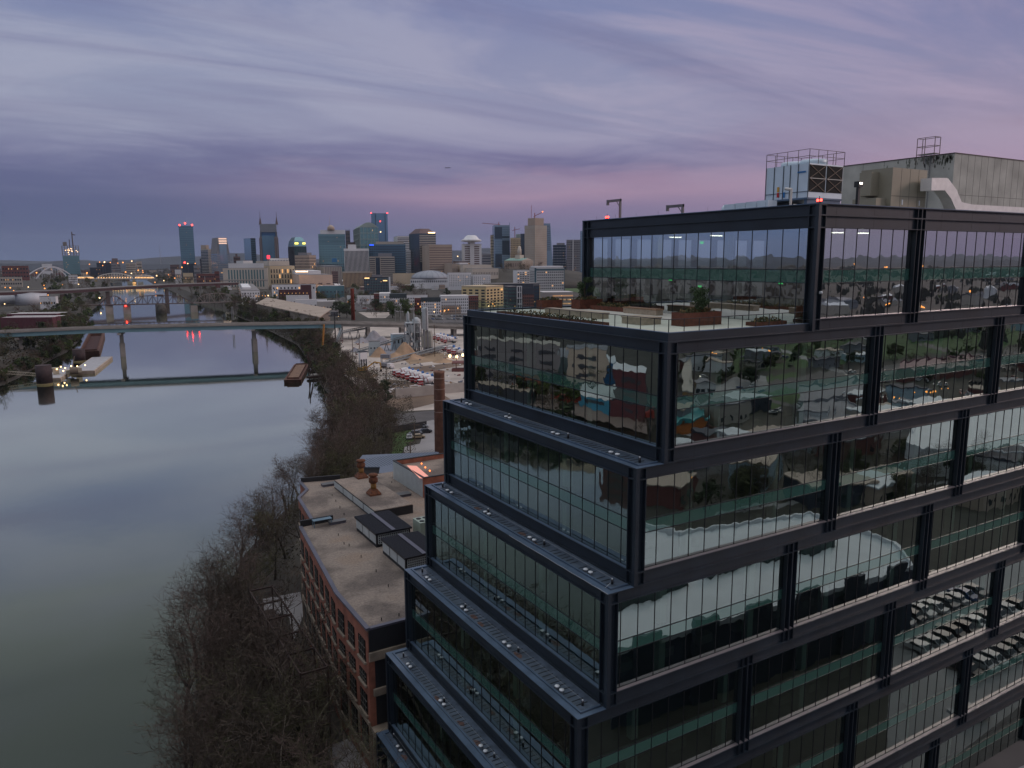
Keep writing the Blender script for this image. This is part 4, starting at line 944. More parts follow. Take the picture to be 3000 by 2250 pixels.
# far right bank beyond the yard
def bank_row(pl, sg, y0, y1, n, omax, label, group, leafy, sc, protos, far=False):
    out = []; kinds = ('bare brown', 'olive bushy')
    for k in range(n*20):
        if len(out) >= n: break
        y = rt_.uniform(y0, y1); off = rt_.uniform(0, omax)
        x = shore_x(pl, y)+off*sg
        if all((x-a)**2+(y-b_)**2 > 20 for a, b_ in out): out.append((x, y))
    for i, (x, y) in enumerate(out):
        off = abs(x-shore_x(pl, y)); lf = rt_.random() < leafy
        if far: WOODS.add(LOWL[i % 3] if lf else protos[i % len(protos)], (x, y, gz_at(off)-.2), rt_.uniform(*sc), rt_); continue
        tree(LOWL[i % 3] if lf else protos[i % len(protos)], (x, y, gz_at(off)-.2), rt_.uniform(*sc), label.replace('brown or olive', 'brown').replace('brown', kinds[lf])+(', low down' if off < 7 else ', higher up'), group+' '+kinds[lf]+(' low' if off < 7 else ' high'), 'bushy_tree' if lf else 'bare_tree', rt_)
bank_row(RSH, 1, 330, 560, 60, 16, 'brown tree on the right bank around the near road bridge', 'trees on the right bank around the near road bridge', .15, (.7, 1.05), LOWB)
bank_row(RSH, 1, 560, 900, 90, 38, 'brown tree on the right bank in front of the long tan roof', 'trees on the right bank below the long tan roof', .15, (.8, 1.2), LOWB, True)
bank_row(RSH, 1, 900, 1300, 60, 40, 'dark tree on the right bank by the truss bridge', 'trees on the right bank by the truss bridge', .2, (1.0, 1.5), LOWB, True)
bank_row(RSH, 1, 1300, 2700, 45, 60, 'dark tree on the far right bank under the skyline', 'trees on the far right bank under the skyline', .2, (1.2, 2.0), LOWB, True)
bank_row(LSH, -1, 420, 900, 80, 60, 'brown or olive tree on the left bank behind the barges', 'trees on the left bank behind the barges', .4, (.8, 1.35), LOWB)
bank_row(LSH, -1, 900, 1500, 45, 50, 'bushy tree on the left bank beyond the near road bridge', 'trees on the left bank beyond the near road bridge', .5, (1.0, 1.6), LOWB, True)
bank_row(LSH, -1, 1500, 2800, 45, 160, 'dark tree on the far left bank below the arch bridge', 'trees on the far left bank', .3, (1.2, 2.2), LOWB, True)
bank_row(LSH, -1, 120, 420, 60, 45, 'bare tree on the left bank mirrored in the glass', 'trees on the left bank seen in the glass', .3, (1.0, 1.4), LOWB, True)
# ground cover on the slopes
b = mb(mat('undergrowth', (.036, .032, .018), .95, 0, .5, .4)); rg = random.Random(5)
for y0_, y1_, n, om, sz in ((0, 100, 26000, 15, .11), (100, 330, 22000, 34, .22), (330, 900, 8000, 20, .5)):
    for k in range(n):
        y = rg.uniform(y0_, y1_); off = rg.uniform(.5, om); x = shore_x(RSH, y)+off
        if (x > -19 and 30 < y < 95): continue
        c = Vector((x, y, gz_at(off)+rg.random()**2*1.6)); a = Vector((rg.gauss(0, 1), rg.gauss(0, 1), rg.gauss(0, 1))).normalized(); t_1 = a.orthogonal().normalized()*sz*rg.uniform(.6, 1.5); q = a.cross(t_1)*.5
        b.face([c-t_1, c+q, c+t_1, c-q])
for k in range(190):
    y = rg.uniform(405, 900); off = rg.uniform(1, 75); WOODS.add((LOWB+LOWL)[k % 6], (shore_x(LSH, y)-off, y, gz_at(off)-.3), rg.uniform(.6, 1.0), rg)
for k in range(260):
    y = rg.uniform(300, 900); off = rg.uniform(.3, 7); WOODS.add((LOWB+LOWL)[k % 6], (shore_x(LSH, y)-off, y, gz_at(off)-.6), rg.uniform(.35, .7), rg)
for k in range(150):
    y = rg.uniform(330, 900); off = rg.uniform(1, 16); WOODS.add((LOWB+LOWB+LOWL)[k % 9], (shore_x(RSH, y)+off, y, gz_at(off)-.3), rg.uniform(.6, .95), rg)
for k in range(4000):
    y = rg.uniform(400, 900); off = rg.uniform(.5, 40); x = shore_x(LSH, y)-off
    c = Vector((x, y, gz_at(off)+rg.random()**2*2)); a = Vector((rg.gauss(0, 1), rg.gauss(0, 1), rg.gauss(0, 1))).normalized(); t_1 = a.orthogonal().normalized()*.8*rg.uniform(.6, 1.5); q = a.cross(t_1)*.5
    b.face([c-t_1, c+q, c+t_1, c-q])
o = b.obj('undergrowth', kind='stuff'); o['label'] = 'brown undergrowth covering the river banks'; o['category'] = 'undergrowth'

# ================================================================== bridges
def onPl(px, py, a, b_):         # ray meets the vertical plane through ground points a, b_
    d = ray(px, py); n = Vector((b_[1]-a[1], a[0]-b_[0], 0)); t = (Vector((*a, 0))-CAM).dot(n)/d.dot(n); return CAM+d*t
BCON = mat('bridge_concrete', (.28, .26, .235), .85, 0, .2, .15); BBLUE = mat('pale_blue_girder', (.17, .30, .34), .5, 0, .1, .1); BROAD = mat('bridge_road', (.20, .18, .17), .85, 0, .15, .1)
_a, _b = onZ(350, 1048, WZ), onZ(744, 1034, WZ); A_, B_ = (_a.x, _a.y), (_b.x, _b.y)
nb = thing('road_bridge', 'near road bridge with a pale blue girder crossing the river', 'bridge', (*A_, WZ))
O1 = Vector((*A_, WZ)); dv = Vector((B_[0]-A_[0], B_[1]-A_[1], 0)).normalized(); nv = Vector((-dv.y, dv.x, 0))     # nv: away from camera
E = [onPl(x, y, A_, B_) for x, y in ((-160, 984), (0, 975), (250, 964), (500, 957), (683, 953), (1000, 948), (1192, 951), (1360, 957), (1520, 966))]
def strip(b, pts, o0, o1, z0, z1, org):
    for p, q in zip(pts, pts[1:]):
        v = []
        for w in (p, q):
            for off in (o0, o1):
                for zz in (z0, z1): v.append(w+nv*off+Vector((0, 0, zz))-org)
        b.raw(v, [(0, 2, 3, 1), (4, 5, 7, 6), (0, 1, 5, 4), (2, 6, 7, 3), (1, 3, 7, 5), (0, 4, 6, 2)])
b = mb(BROAD); strip(b, E, .5, 15.5, -.35, 0, O1); b.obj('deck', nb)
b = mb(BCON); strip(b, E, 0, .45, -.4, .75, O1); strip(b, E, 15.55, 16, -.4, .75, O1); strip(b, E, 7.8, 8.1, .005, .6, O1); b.obj('parapet', nb)
b = mb(BBLUE); strip(b, E[:6], .9, 1.3, -3.0, -.41, O1); strip(b, E[:6], 14.6, 15, -3.0, -.41, O1); b.obj('girder', nb)
b = mb(BCON); strip(b, E[5:], .9, 1.5, -2.2, -.41, O1); strip(b, E[5:], 14.6, 15, -2.2, -.41, O1); b.obj('girder', nb)
def pier(px, py, kind):
    top = onPl(px, py, A_, B_); b = mb(BCON)
    c = top+nv*8-O1; zt0 = c.z-2.2
    for off in ((-4.6, 4.6) if kind == 'twin' else (0,)):
        p = c+nv*off; base = GZ-WZ if kind == 'land' or kind == 'twin' else -2
        b.bar((p.x, p.y, base), (p.x, p.y, zt0), 3.4 if kind != 'twin' else 1.6, 2.2)
        if kind == 'water': b.bar((p.x, p.y, -2), (p.x, p.y, 9), 5.0, 3.0)
    q0 = c+nv*7; q1 = c-nv*7; b.bar((q0.x, q0.y, zt0+.5), (q1.x, q1.y, zt0+.5), 2.2, 1.3); b.obj('pier', nb)
pier(46, 985, 'land'); pier(347, 972, 'water'); pier(741, 960, 'water'); pier(1000, 955, 'twin'); pier(1080, 955, 'twin'); pier(1180, 955, 'twin'); pier(1335, 958, 'twin')
# steel truss railway bridge
TRS = mat('truss_brown', (.105, .075, .070), .8, 0, .25, .3); TR2 = mat('truss_pale', (.25, .21, .19), .8, 0, .2, .3)
_a, _b = onZ(370, 920, WZ), onZ(567, 915, WZ); A2, B2 = (_a.x, _a.y), (_b.x, _b.y)
rb = thing('rail_bridge', 'brown steel truss railway bridge behind the road bridge', 'railway bridge', (*A2, WZ)); O2 = Vector((*A2, WZ))
d2 = (Vector((*B2, 0))-Vector((*A2, 0))).normalized(); n2_ = Vector((-d2.y, d2.x, 0))
def truss(x0, y0, x1, y1, tops, nm, m_, off):
    P = []; n = len(tops)+1
    for k in range(n+1): P.append(onPl(x0+(x1-x0)*k/n, y0+(y1-y0)*k/n, A2, B2)-O2+n2_*off)
    T = []
    for k, ty in enumerate(tops): px = x0+(x1-x0)*(k+1)/n; T.append(onPl(px, ty, A2, B2)-O2+n2_*off)
    b = mb(m_); w = .55
    for a, c in zip(P, P[1:]): b.bar(a, c, w, .9)
    for a, c in zip(T, T[1:]): b.bar(a, c, w)
    b.bar(P[0], T[0], w); b.bar(P[-1], T[-1], w)
    for k in range(len(T)):
        b.bar(P[k+1], T[k], w*.6)
        if k < len(T)-1: b.bar(*((P[k+1], T[k+1]) if k % 2 else (T[k], P[k+2])), w*.6)
    b.obj(nm, rb)
for off, mm in ((0, TRS), (7, TRS)):
    truss(290, 894, 370, 893, [880, 871, 868, 867, 872, 881], 'truss', mm, off)
    truss(372, 893, 565, 888, [881, 871, 868, 867, 866, 865, 866, 866, 867, 869, 872, 880], 'truss', mm, off)
    truss(567, 888, 690, 884, [872, 864, 861, 859, 859, 861, 866], 'truss', TR2, off)
b = mb(TRS); p0 = onPl(200, 896, A2, B2)-O2; p1 = onPl(760, 884, A2, B2)-O2; b.bar(p0+n2_*3.5, p1+n2_*3.5, 7, 1.0); b.obj('deck', rb)
b = mb(TRS); p0 = onPl(458, 866, A2, B2)-O2; p1 = onPl(478, 866, A2, B2)-O2; b.bar(p0+n2_*3.5, p1+n2_*3.5, 5, 2.5); b.obj('control_cabin', rb)
for px, w in ((370, 4), (567, 5), (318, 5)):
    p = onPl(px, 894, A2, B2)-O2; b = mb(BCON); b.bar((p.x+n2_.x*3.5, p.y+n2_.y*3.5, -2), (p.x+n2_.x*3.5, p.y+n2_.y*3.5, p.z-.5), w*1.0, 8); b.obj('pier', rb)
p = onPl(470, 890, A2, B2)-O2; b = mb(mat('old_pier_stone', (.10, .095, .085), .9, 0, .4, .3)); b.lathe([(6.4, -2), (6.2, p.z-1.5), (5.5, p.z-.6)], 16, p.x+n2_.x*3.5, p.y+n2_.y*3.5); b.obj('pier', rb)
b = mb(RED); b.ball(tuple(onPl(368, 896, A2, B2)-O2), .8); b.obj('navigation_lamp', rb)
# highway bridge
_a, _b = onZ(196, 902, WZ), onZ(500, 883, WZ); A3, B3 = (_a.x, _a.y), (_b.x, _b.y)
hb = thing('highway_bridge', 'dark maroon girder highway bridge beyond the truss bridge', 'bridge', (*B3, WZ)); O3 = Vector((*B3, WZ))
Q = [onPl(x, y, A3, B3) for x, y in ((-80, 862), (0, 857), (200, 851), (350, 842), (500, 834), (600, 831), (700, 828))]
nv = Vector((A3[1]-B3[1], B3[0]-A3[0], 0)).normalized()
b = mb(mat('grey_parapet', (.17, .16, .16), .8)); strip(b, Q, 0, 22, -.4, 0.9, O3); b.obj('deck', hb); b = mb(mat('maroon_girder', (.050, .020, .026), .7)); strip(b, Q, .6, 1.2, -3.8, -.41, O3); b.obj('girder', hb)
for px, py in ((500, 840), (196, 856), (328, 848), (112, 860)):
    p = onPl(px, py, A3, B3)-O3; b = mb(mat('dark_pier', (.12, .10, .10), .9)); p += nv*10; b.bar((p.x, p.y, -2), (p.x, p.y, p.z-3), 7, 5); b.obj('pier', hb)
# lit pedestrian truss bridge
WARM = mat('warm_bulb', (1, .52, .18), emit=3.2); WARM2 = mat('warm_glow', (1, .60, .25), emit=2.2)
A4, B4 = (63, 2427), (153, 2353); O4 = Vector((63, 2427, WZ))
pb = thing('footbridge', 'pale steel truss footbridge strung with warm lamps', 'footbridge', O4)
for (x0, x1, ym) in ((222, 276, 809), (281, 390, 800.5), (393, 452, 806)):
    n = 14; b = mb(mat('pale_steel', (.75, .70, .62), .6)); T = []; P = []
    for k in range(n+1):
        u_ = k/n; x = x0+(x1-x0)*u_; P.append(onPl(x, 816, A4, B4)-O4); T.append(onPl(x, 816-(816-ym)*max(0, math.sin(math.pi*u_))**.6, A4, B4)-O4)
    for q in (P, T):
        for a, c in zip(q, q[1:]): b.bar(a, c, 2.0)
    for a, c in zip(P[1:-1], T[1:-1]): b.bar(a, c, 1.2)
    for k in range(1, n-1): b.bar(P[k], T[k+1], .6)
    b.obj('truss', pb)
    for k in range(1, n, 1):
        b = mb(WARM); b.ball(tuple(P[k]+Vector((0, -2.5, 2.5))), 1.0, 6, 4); b.obj('lamp', pb)
p0 = onPl(200, 818, A4, B4)-O4; p1 = onPl(600, 817, A4, B4)-O4; b = mb(BCON); b.bar(p0, p1, 8, 1.6); b.obj('deck', pb)
for px in (281, 392):
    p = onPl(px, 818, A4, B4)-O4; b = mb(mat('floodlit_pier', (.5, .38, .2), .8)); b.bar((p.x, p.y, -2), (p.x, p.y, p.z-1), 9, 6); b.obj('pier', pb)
    for dx in (-3, 0, 3): b = mb(WARM); b.ball((p.x+dx, p.y-5, 3), 1.0, 6, 4); b.obj('pier_lamp', pb)
# arch bridge
A5, B5 = onZ(80, 825, WZ), onZ(225, 822, WZ); A5, B5 = (A5.x, A5.y), (B5.x, B5.y); O5 = Vector((*A5, WZ)); d5 = (Vector((*B5, 0))-Vector((*A5, 0))).normalized(); n5 = Vector((-d5.y, d5.x, 0))
ab = thing('arch_bridge', 'twin pale steel tied arch bridge at the left of the skyline', 'arch bridge', O5); ARC = mat('arch_white', (.48, .50, .54), .5)
for off, x0, x1, yb, yt in ((0, 106, 200, 817, 783), (30, 84, 222, 812, 780.5)):
    T = [onPl(x0+(x1-x0)*k/24, yb-(yb-yt)*(1-(k/12-1)**2), A5, B5)-O5+n5*off for k in range(25)]; b = mb(ARC)
    for a, c in zip(T, T[1:]): b.bar(a, c, 3.2, 3.2)
    b.obj('arch', ab); b = mb(ARC)
    for k in range(2, 23, 2): b.bar(T[k], (T[k].x, T[k].y, onPl(150, 816, A5, B5).z-O5.z), .7)
    b.obj('hanger', ab)
p0 = onPl(60, 822, A5, B5)-O5; p1 = onPl(330, 813, A5, B5)-O5; b = mb(BCON); b.bar(p0+n5*15, p1+n5*15, 26, 3); b.obj('deck', ab)
for px in (115, 146, 84): p = onPl(px, 824, A5, B5)-O5; b = mb(BCON); b.bar((p.x, p.y, 0), (p.x, p.y, p.z), 8, 8); b.obj('pier', ab)
for px in (115, 148): p = onPl(px, 828, A5, B5)-O5; b = mb(WARM2); b.bar((p.x, p.y-5, 2), (p.x, p.y-5, p.z+4), 7, .5); b.obj('flood_lamp', ab)

# ================================================================== river craft
HUL = mat('barge_rust', (.11, .050, .035), .85, 0, .35, .5); HULI = mat('barge_inside', (.06, .022, .02), .9, 0, .3, .5)
def barge(p, rot, Ln, w, h, kind, label):
    t = thing('barge', label, 'barge', (p[0], p[1], WZ), rot); b = mb(HUL if kind != 'deck' else mat('barge_tan', (.46, .38, .30), .85, 0, .25, .4)); v = []; rk = 1.6 if kind != 'deck' else .7
    for zz, e in ((-1.2, rk), (h, 0)):
        v += [(-Ln/2+e, -w/2, zz), (Ln/2-e, -w/2, zz), (Ln/2-e, w/2, zz), (-Ln/2+e, w/2, zz)]
    b.raw(v, [(0, 1, 5, 4), (1, 2, 6, 5), (2, 3, 7, 6), (3, 0, 4, 7), (0, 3, 2, 1)] + ([(4, 5, 6, 7)] if kind == 'deck' else []))
    if kind != 'deck':
        x0, x1, y0, y1 = -Ln/2, Ln/2, -w/2, w/2; i = 1.4
        for q in (((x0, y0), (x1, y0), (x1-i*2, y0+i), (x0+i*2, y0+i)), ((x1, y0), (x1, y1), (x1-i*2, y1-i), (x1-i*2, y0+i)), ((x1, y1), (x0, y1), (x0+i*2, y1-i), (x1-i*2, y1-i)), ((x0, y1), (x0, y0), (x0+i*2, y0+i), (x0+i*2, y1-i))): b.face([(*a, h) for a in q])
    b.obj('hull', t)
    if kind != 'deck':
        b = mb(HULI if kind == 'open' else mat('cargo_brown', (.20, .12, .08), .95, 0, .3, .6)); x0, x1, y0, y1 = -Ln/2+2.8, Ln/2-2.8, -w/2+1.4, w/2-1.4; zf = .6 if kind == 'open' else h+.15
        b.face([(x0, y0, zf), (x1, y0, zf), (x1, y1, zf), (x0, y1, zf)]); b.obj('hold', t)
        b = mb(HUL); 
        for q in ((x0, x1, y0-.15, y0), (x0, x1, y1, y1+.15)): b.box(q[0], q[1], q[2], q[3], .5, h+.9)
        b.box(x0-.15, x0, y0, y1, .5, h+.9); b.box(x1, x1+.15, y0, y1, .5, h+.9); b.obj('coaming', t)
    else:
        b = mb(mat('grey_deck', (.36, .36, .38), .7, 0, .12, .4)); b.box(-Ln/2+.6, Ln/2-.6, -w/2+.6, w/2-.6, h, h+.12); b.obj('deck_plate', t)
    return t
def craft(pxs, w_, h, kind, label):       # pxs: near and far waterline points of the centre line
    a = onZ(*pxs[0], WZ); c = onZ(*pxs[1], WZ); d = c-a
    return barge(((a.x+c.x)/2, (a.y+c.y)/2), math.atan2(d.y, d.x), d.length, w_, h, kind, label)
craft(((857, 1122), (884, 1075)), 8.6, 1.7, 'load', 'brown loaded barge moored beside the right bank trees')
craft(((243, 1096), (300, 1053)), 12, 1.7, 'deck', 'flat pale deck barge moored by the left bank')
craft(((262, 1042), (284, 985)), 12, 3.0, 'open', 'dark red empty open hopper barge by the left bank behind the deck barge')
craft(((150, 1115), (205, 1082)), 9, 1.2, 'deck', 'low work barge carrying pumps and lit lamps')
p = onZ(175, 1105, WZ); t = thing('work_machinery', 'beige cabin, winch and lamps on the low work barge', 'machinery', (p.x, p.y, WZ+1.35)); bei = mat('work_beige', (.40, .36, .28), .7, 0, .2, .5)
b = mb(bei); b.box(-3, 0, 2, 5, 0, 3.4); b.box(-3.3, .3, 1.7, 5.3, 3.4, 3.6); b.obj('cabin', t); b = mb(bei); b.box(3, 7, -1, 3, 0, 2.2); b.box(8, 11, 4, 8, 0, 2.6); b.obj('pump_house', t)
b = mb(mat('winch_dark', (.16, .13, .10), .8)); b.tube((5, -2, 2), (9, -2, 2), 2.0, n=16); b.bar((6, 6, 0), (8, 7, 9), .3); b.obj('winch', t)
for q in ((-1, 1.5, 3), (1, 3, 4), (3, 1, 3.4), (6, 3, 4), (2, 0, 2), (9, 9, 3), (13, 12, 3)): b = mb(LIT); b.ball(q, .40, 6, 4); b.obj('lamp', t)
for (px, pb_, pt, wp, label) in ((132, 1126, 1068, 42, 'large round dark mooring cell with a yellow foot near the left bank'), (233, 1059, 1022, 33, 'dark round mooring cell behind the work barge')):
    q = onZ(px, pb_, WZ); D = (q-CAM).dot(_fw); top = dep(px, pt, D).z-WZ; r = wp/FPX*D/2; t = thing('mooring_cell', label, 'mooring cell', (q.x, q.y, WZ))
    b = mb(mat('cell_dark', (.045, .028, .030), .8, 0, .3, .5)); b.lathe([(r, .8), (r, top), (r*.97, top+.01), (r*.9, top-.2)], 24); b.obj('cell_wall', t); b = mb(mat('cell_foot', (.16, .13, .06), .9)); b.lathe([(r*1.01, -2), (r*1.01, .8)], 24); b.obj('foot', t)
q0 = onZ(-60, 1090, WZ+5); q1 = onZ(118, 1103, WZ+1.5); t = thing('gangway', 'long pale lattice gangway leading from the left bank to the mooring cell', 'gangway', q1); d = q0-q1; b = mb(bei); 
for oz, ox in ((0, 0), (0, 1.6), (1.5, 0), (1.5, 1.6)): b.bar((0, ox, oz), (d.x, d.y+ox, d.z+oz), .16)
for k in range(24): a = d*(k/24); c = d*((k+1)/24); b.bar(a, (c.x, c.y, c.z+1.5), .1); b.bar((a.x, a.y, a.z+1.5), a, .1)
b.obj('truss', t)
p = onZ(906, 1108, WZ); t = thing('mooring_dolphin', 'dark timber mooring frame standing in the water beside the moored barge', 'mooring frame', (p.x, p.y, WZ)); b = mb(STL)
b.bar((0, 0, -2), (0, 0, 14), .5); b.bar((3, 5, -2), (0, 3, 12), .4); b.bar((0, 0, 12), (3, 4, 6), .35); b.bar((2, -3, -1), (0, 0, 11), .35); b.box(-2, 8, -5, -2, .5, 1.6); b.obj('pile', t)
b = mb(BCON); b.box(2, 14, 2, 8, .3, 1.2); b.obj('float', t)
p = onZ(944, 1038, GZ-3); t = thing('crane_boom', 'tall yellow crane mast leaning beside the bridge on the right bank', 'crane', p); b = mb(mat('crane_yellow', (.30, .13, .02), .7)); q = dep(949, 950, (p-CAM).dot(_fw))-p; b.bar((0, 0, 0), q, .9); b.obj('mast', t)
b = mb(mat('crane_yellow', (.30, .13, .02), .7)); b.box(-2, 3, -2, 2, -1, 2.4); b.obj('base', t)
p = onZ(983, 1000, GZ); D = (p-CAM).dot(_fw); q = dep(983, 917, D); t = thing('floodlight_mast', 'tall dark floodlight mast with a round head in front of the near bridge', 'mast', p); b = mb(MULL); b.tube((0, 0, 0), (0, 0, q.z-GZ), .5, .35); b.obj('pole', t); b = mb(MULL)
for a in (0, 1.05, 2.1): b.box(-3.2*abs(math.cos(a))-.6, 3.2*abs(math.cos(a))+.6, -1.2, 1.2, q.z-GZ-2+a, q.z-GZ-1.2+a)
b.obj('head', t)
# ================================================================== buildings of the city
FWD = Vector((math.sin(YAW), math.cos(YAW), 0)); RGT = Vector((math.cos(YAW), -math.sin(YAW), 0))
def cross2(px, P, u):            # distance along horizontal line P+s*u where it meets the vertical plane through the view ray of px
    d = ray(px, 765); n = Vector((d.y, -d.x, 0)); return (CAM-P).dot(n)/u.dot(n)
WG = mat('window_dark', (.020, .028, .040), .2, .1, .2, .05); WGB = mat('window_blue', (.07, .16, .24), .12, .5, .2, .02); WGT = mat('window_teal', (.14, .28, .30), .15, .5, .15, .02)
WLIT = mat('lit_window', (1, .50, .18), emit=1.1)
class Bld:
    def __init__(s, label, pxL, pxC, pxR, yt, D, wm, a=14, cat='building', name='building', dp=22, z0=GZ, roofm=None, group=None):
        P = dep(pxC, yt, D); s.h = P.z-z0; P = Vector((P.x, P.y, 0)); a = R(a); uR = RGT*math.cos(a)+FWD*math.sin(a); uL = FWD*math.cos(a)-RGT*math.sin(a)
        # building local x runs right along the front, local y runs back
        s.w = cross2(pxR, P, uR) if pxR > pxC+.5 else dp; s.d = cross2(pxL, P, uL) if pxL < pxC-.5 else dp
        s.w = max(2, min(s.w, 400)); s.d = max(2, min(s.d, 300)); s.D = D
        s.t = thing(name, label, cat, (P.x, P.y, z0), math.atan2(uR.y, uR.x), group); s.rg = random.Random(label+str(pxL))
        b = mb(wm); b.box(0, s.w, 0, s.d, 0, s.h); b.obj('wall', s.t)
        b = mb(roofm or mat('flat_roof', (.20, .19, .19), .9, 0, .25, .1)); e = min(.6, s.w*.05); b.box(-.05, s.w+.05, -.05, s.d+.05, s.h, s.h+.5); b.obj('roof', s.t)
    def bands(s, n, fh=.5, z0=.06, z1=.97, wm=None, nx=0, fw=.7, sides='RL', off=.12, x0=0, x1=1, name='window_band', lit=2):
        wm = wm or WG; hz = s.h*(z1-z0)/n
        for k in range(n):
            zc = s.h*z0+hz*(k+.5); a, c = zc-hz*fh/2, zc+hz*fh/2; b = mb(wm)
            for F in sides:
                w = (s.w if F == 'R' else s.d); u0 = w*x0+.3; u1 = w*x1-.3
                m = max(1, int(nx if F == 'R' else max(1, nx*s.d/s.w))) if nx else 1; f = fw if nx else 1
                for i in range(m):
                    p = u0+(u1-u0)*(i+.5-f/2)/m; q = u0+(u1-u0)*(i+.5+f/2)/m
                    if F == 'R': b.box(p, q, -off, .05, a, c)
                    else: b.box(-off, .05, p, q, a, c)
            b.obj(name, s.t)
        for k in range(lit):
            zc = s.h*z0+hz*(s.rg.randint(0, n-1)+.5); m = nx or 12; i = s.rg.randint(0, int(m)-1); p = s.w*(i+.2)/m; q = p+max(.6, s.w*.28/m)
            b = mb(WLIT); b.box(p, q, -off-.06, -off, zc-hz*fh*.25, zc+hz*fh*.25); b.obj('lit_window', s.t)
        return s
    def fins(s, n, m_, w=.35, sides='R', z0=0, z1=1, dep_=.8, name='fin'):
        for F in sides:
            L_ = s.w if F == 'R' else s.d; nn_ = n if F == 'R' else max(2, int(n*s.d/s.w))
            for k in range(nn_+1):
                u = L_*k/nn_; ww = L_/nn_*w/2; b = mb(m_)
                if F == 'R': b.box(u-ww, u+ww, -dep_, -.01, s.h*z0, s.h*z1)
                else: b.box(-dep_, -.01, u-ww, u+ww, s.h*z0, s.h*z1)
                b.obj(name, s.t)
        return s
    def windows(s, nx, nz, fw=.5, fh=.5, z0=.05, z1=.95, wm=None, sides='R', lit=.04, x0=0, x1=1):
        wm = wm or WG
        for F in sides:
            L_ = s.w if F == 'R' else s.d; n_ = nx if F == 'R' else max(1, round(nx*s.d/s.w*.9)); ww = L_*(x1-x0)/n_*fw; hh = s.h*(z1-z0)/nz*fh
            b = mb(wm); b.box(-ww/2, ww/2, -.12, .04, -hh/2, hh/2); me = b.mesh('window'); b = mb(WLIT); b.box(-ww/2, ww/2, -.12, .04, -hh/2, hh/2); ml_ = b.mesh('window')
            for i in range(n_):
                for j in range(nz):
                    u = L_*(x0+(x1-x0)*(i+.5)/n_); zz = s.h*(z0+(z1-z0)*(j+.5)/nz); m_ = ml_ if s.rg.random() < lit else me
                    if F == 'R': inst(m_, 'window', s.t, (u, 0, zz))
                    else: inst(m_, 'window', s.t, (0, u, zz), (0, 0, -math.pi/2))
        return s
    def block(s, fx0, fx1, fy0, fy1, h, m_, name='penthouse', z=None):
        b = mb(m_); zz = s.h+.5 if z is None else z; b.box(s.w*fx0, s.w*fx1, s.d*fy0, s.d*fy1, zz, zz+h); b.obj(name, s.t); return s
    def mesh(s, b, name): b.obj(name, s.t); return s
def cm(name, c, r=.8, var=.1, vs=.03, metal=0): return mat(name, c, r, metal, var, vs)
GBL = cm('glass_blue', (.10, .20, .28), .14, .25, .01, .55); GDK = cm('glass_dark_blue', (.030, .055, .085), .12, .25, .02, .5); GTE = cm('glass_teal', (.16, .30, .34), .16, .15, .01, .5)
GLT = cm('glass_light', (.22, .32, .42), .15, .12, .01, .5); LIM = cm('limestone', (.52, .46, .39)); WHT = cm('white_wall', (.66, .66, .67)); CRM = cm('cream_wall', (.54, .43, .28)); BRN = cm('brown_wall', (.13, .085, .085))
TAN = cm('tan_wall', (.38, .30, .24)); RDB = cm('red_brick_wall', (.15, .05, .045)); GRY = cm('grey_wall', (.20, .20, .22)); DRK = cm('dark_wall', (.035, .042, .060)); PGR = cm('pale_green_wall', (.26, .32, .30)); BGY = cm('beige_grey', (.40, .36, .31))
redl = lambda B, pts, r=1.6: [B.mesh(mb(RED).ball(p, r, 6, 4), 'warning_lamp') for p in pts]
# --- skyline from left to right
B = Bld('dark teal tower still under construction with a crane at the far left of the skyline', 176, 183, 233, 750, 2900, GTE, 10, 'tower', 'unfinished_tower'); B.bands(8, .35, wm=WGT, lit=4)
fr_ = mb(mat('raw_concrete', (.20, .18, .16), .9))
for k in range(6): fr_.box(-1.5 if k % 2 else 0, B.w+2*(k % 2), 0, B.d, B.h+2+k*7.0, B.h+3.2+k*7.0)
for k in range(7):
    for yy in (0, B.d*.9): fr_.box(B.w*k/6-.8, B.w*k/6+.8, yy, yy+1.5, B.h+.6, B.h+37)
fr_.box(B.w*.08, B.w*.32, B.d*.3, B.d*.8, B.h+37, B.h+52); B.mesh(fr_, 'concrete_frame')
for k in range(14): B.mesh(mb(LIT).ball((B.w*B.rg.uniform(.2, .95), -1, B.h+B.rg.uniform(3, 30)), 1.2, 6, 4), 'work_lamp')
b = mb(RAILM); b.bar((B.w*.66, 5, B.h), (B.w*.66, 5, B.h+90), 3); b.bar((B.w*.66, 5, B.h+80), (B.w*.85, 5, B.h+78), 3); b.bar((B.w*.45, 5, B.h+30), (B.w*.47, 5, B.h+62), 2); B.mesh(b, 'tower_crane')
B = Bld('tall plain blue glass tower with three red lamps on its roof', 517, 523, 572, 662, 2500, GBL, 8, 'tower', 'glass_tower'); B.bands(26, .28, wm=GTE, lit=3); redl(B, [(3, 3, B.h+3), (B.w*.45, 3, B.h+9), (B.w-3, 3, B.h+3), (B.w*.25, -1, B.h*.30)], 2.6)
b = mb(GDK); b.box(2, B.w+3, -1, B.d, 0, B.h*.28); B.mesh(b, 'podium')
B = Bld('narrow dark block just right of the plain blue tower', 584, 585, 593, 758, 2500, DRK, 8, 'building'); B.bands(8, .3, lit=1)
B = Bld('small tower with a dark left face and pale right face and a flat penthouse', 590, 609, 622, 730, 2300, BGY, 45, 'tower', 'office_tower'); B.bands(18, .7, sides='L', wm=GDK, lit=0); B.bands(18, .4, sides='R', wm=GRY, lit=3); B.block(.1, .9, .3, 1, 12, TAN)
B = Bld('grey tapering tower with a bright striped lamp crown', 619, 636, 674, 740, 2150, GRY, 30, 'tower', 'office_tower'); B.bands(14, .5, wm=GLT, nx=1, fw=1, lit=2)
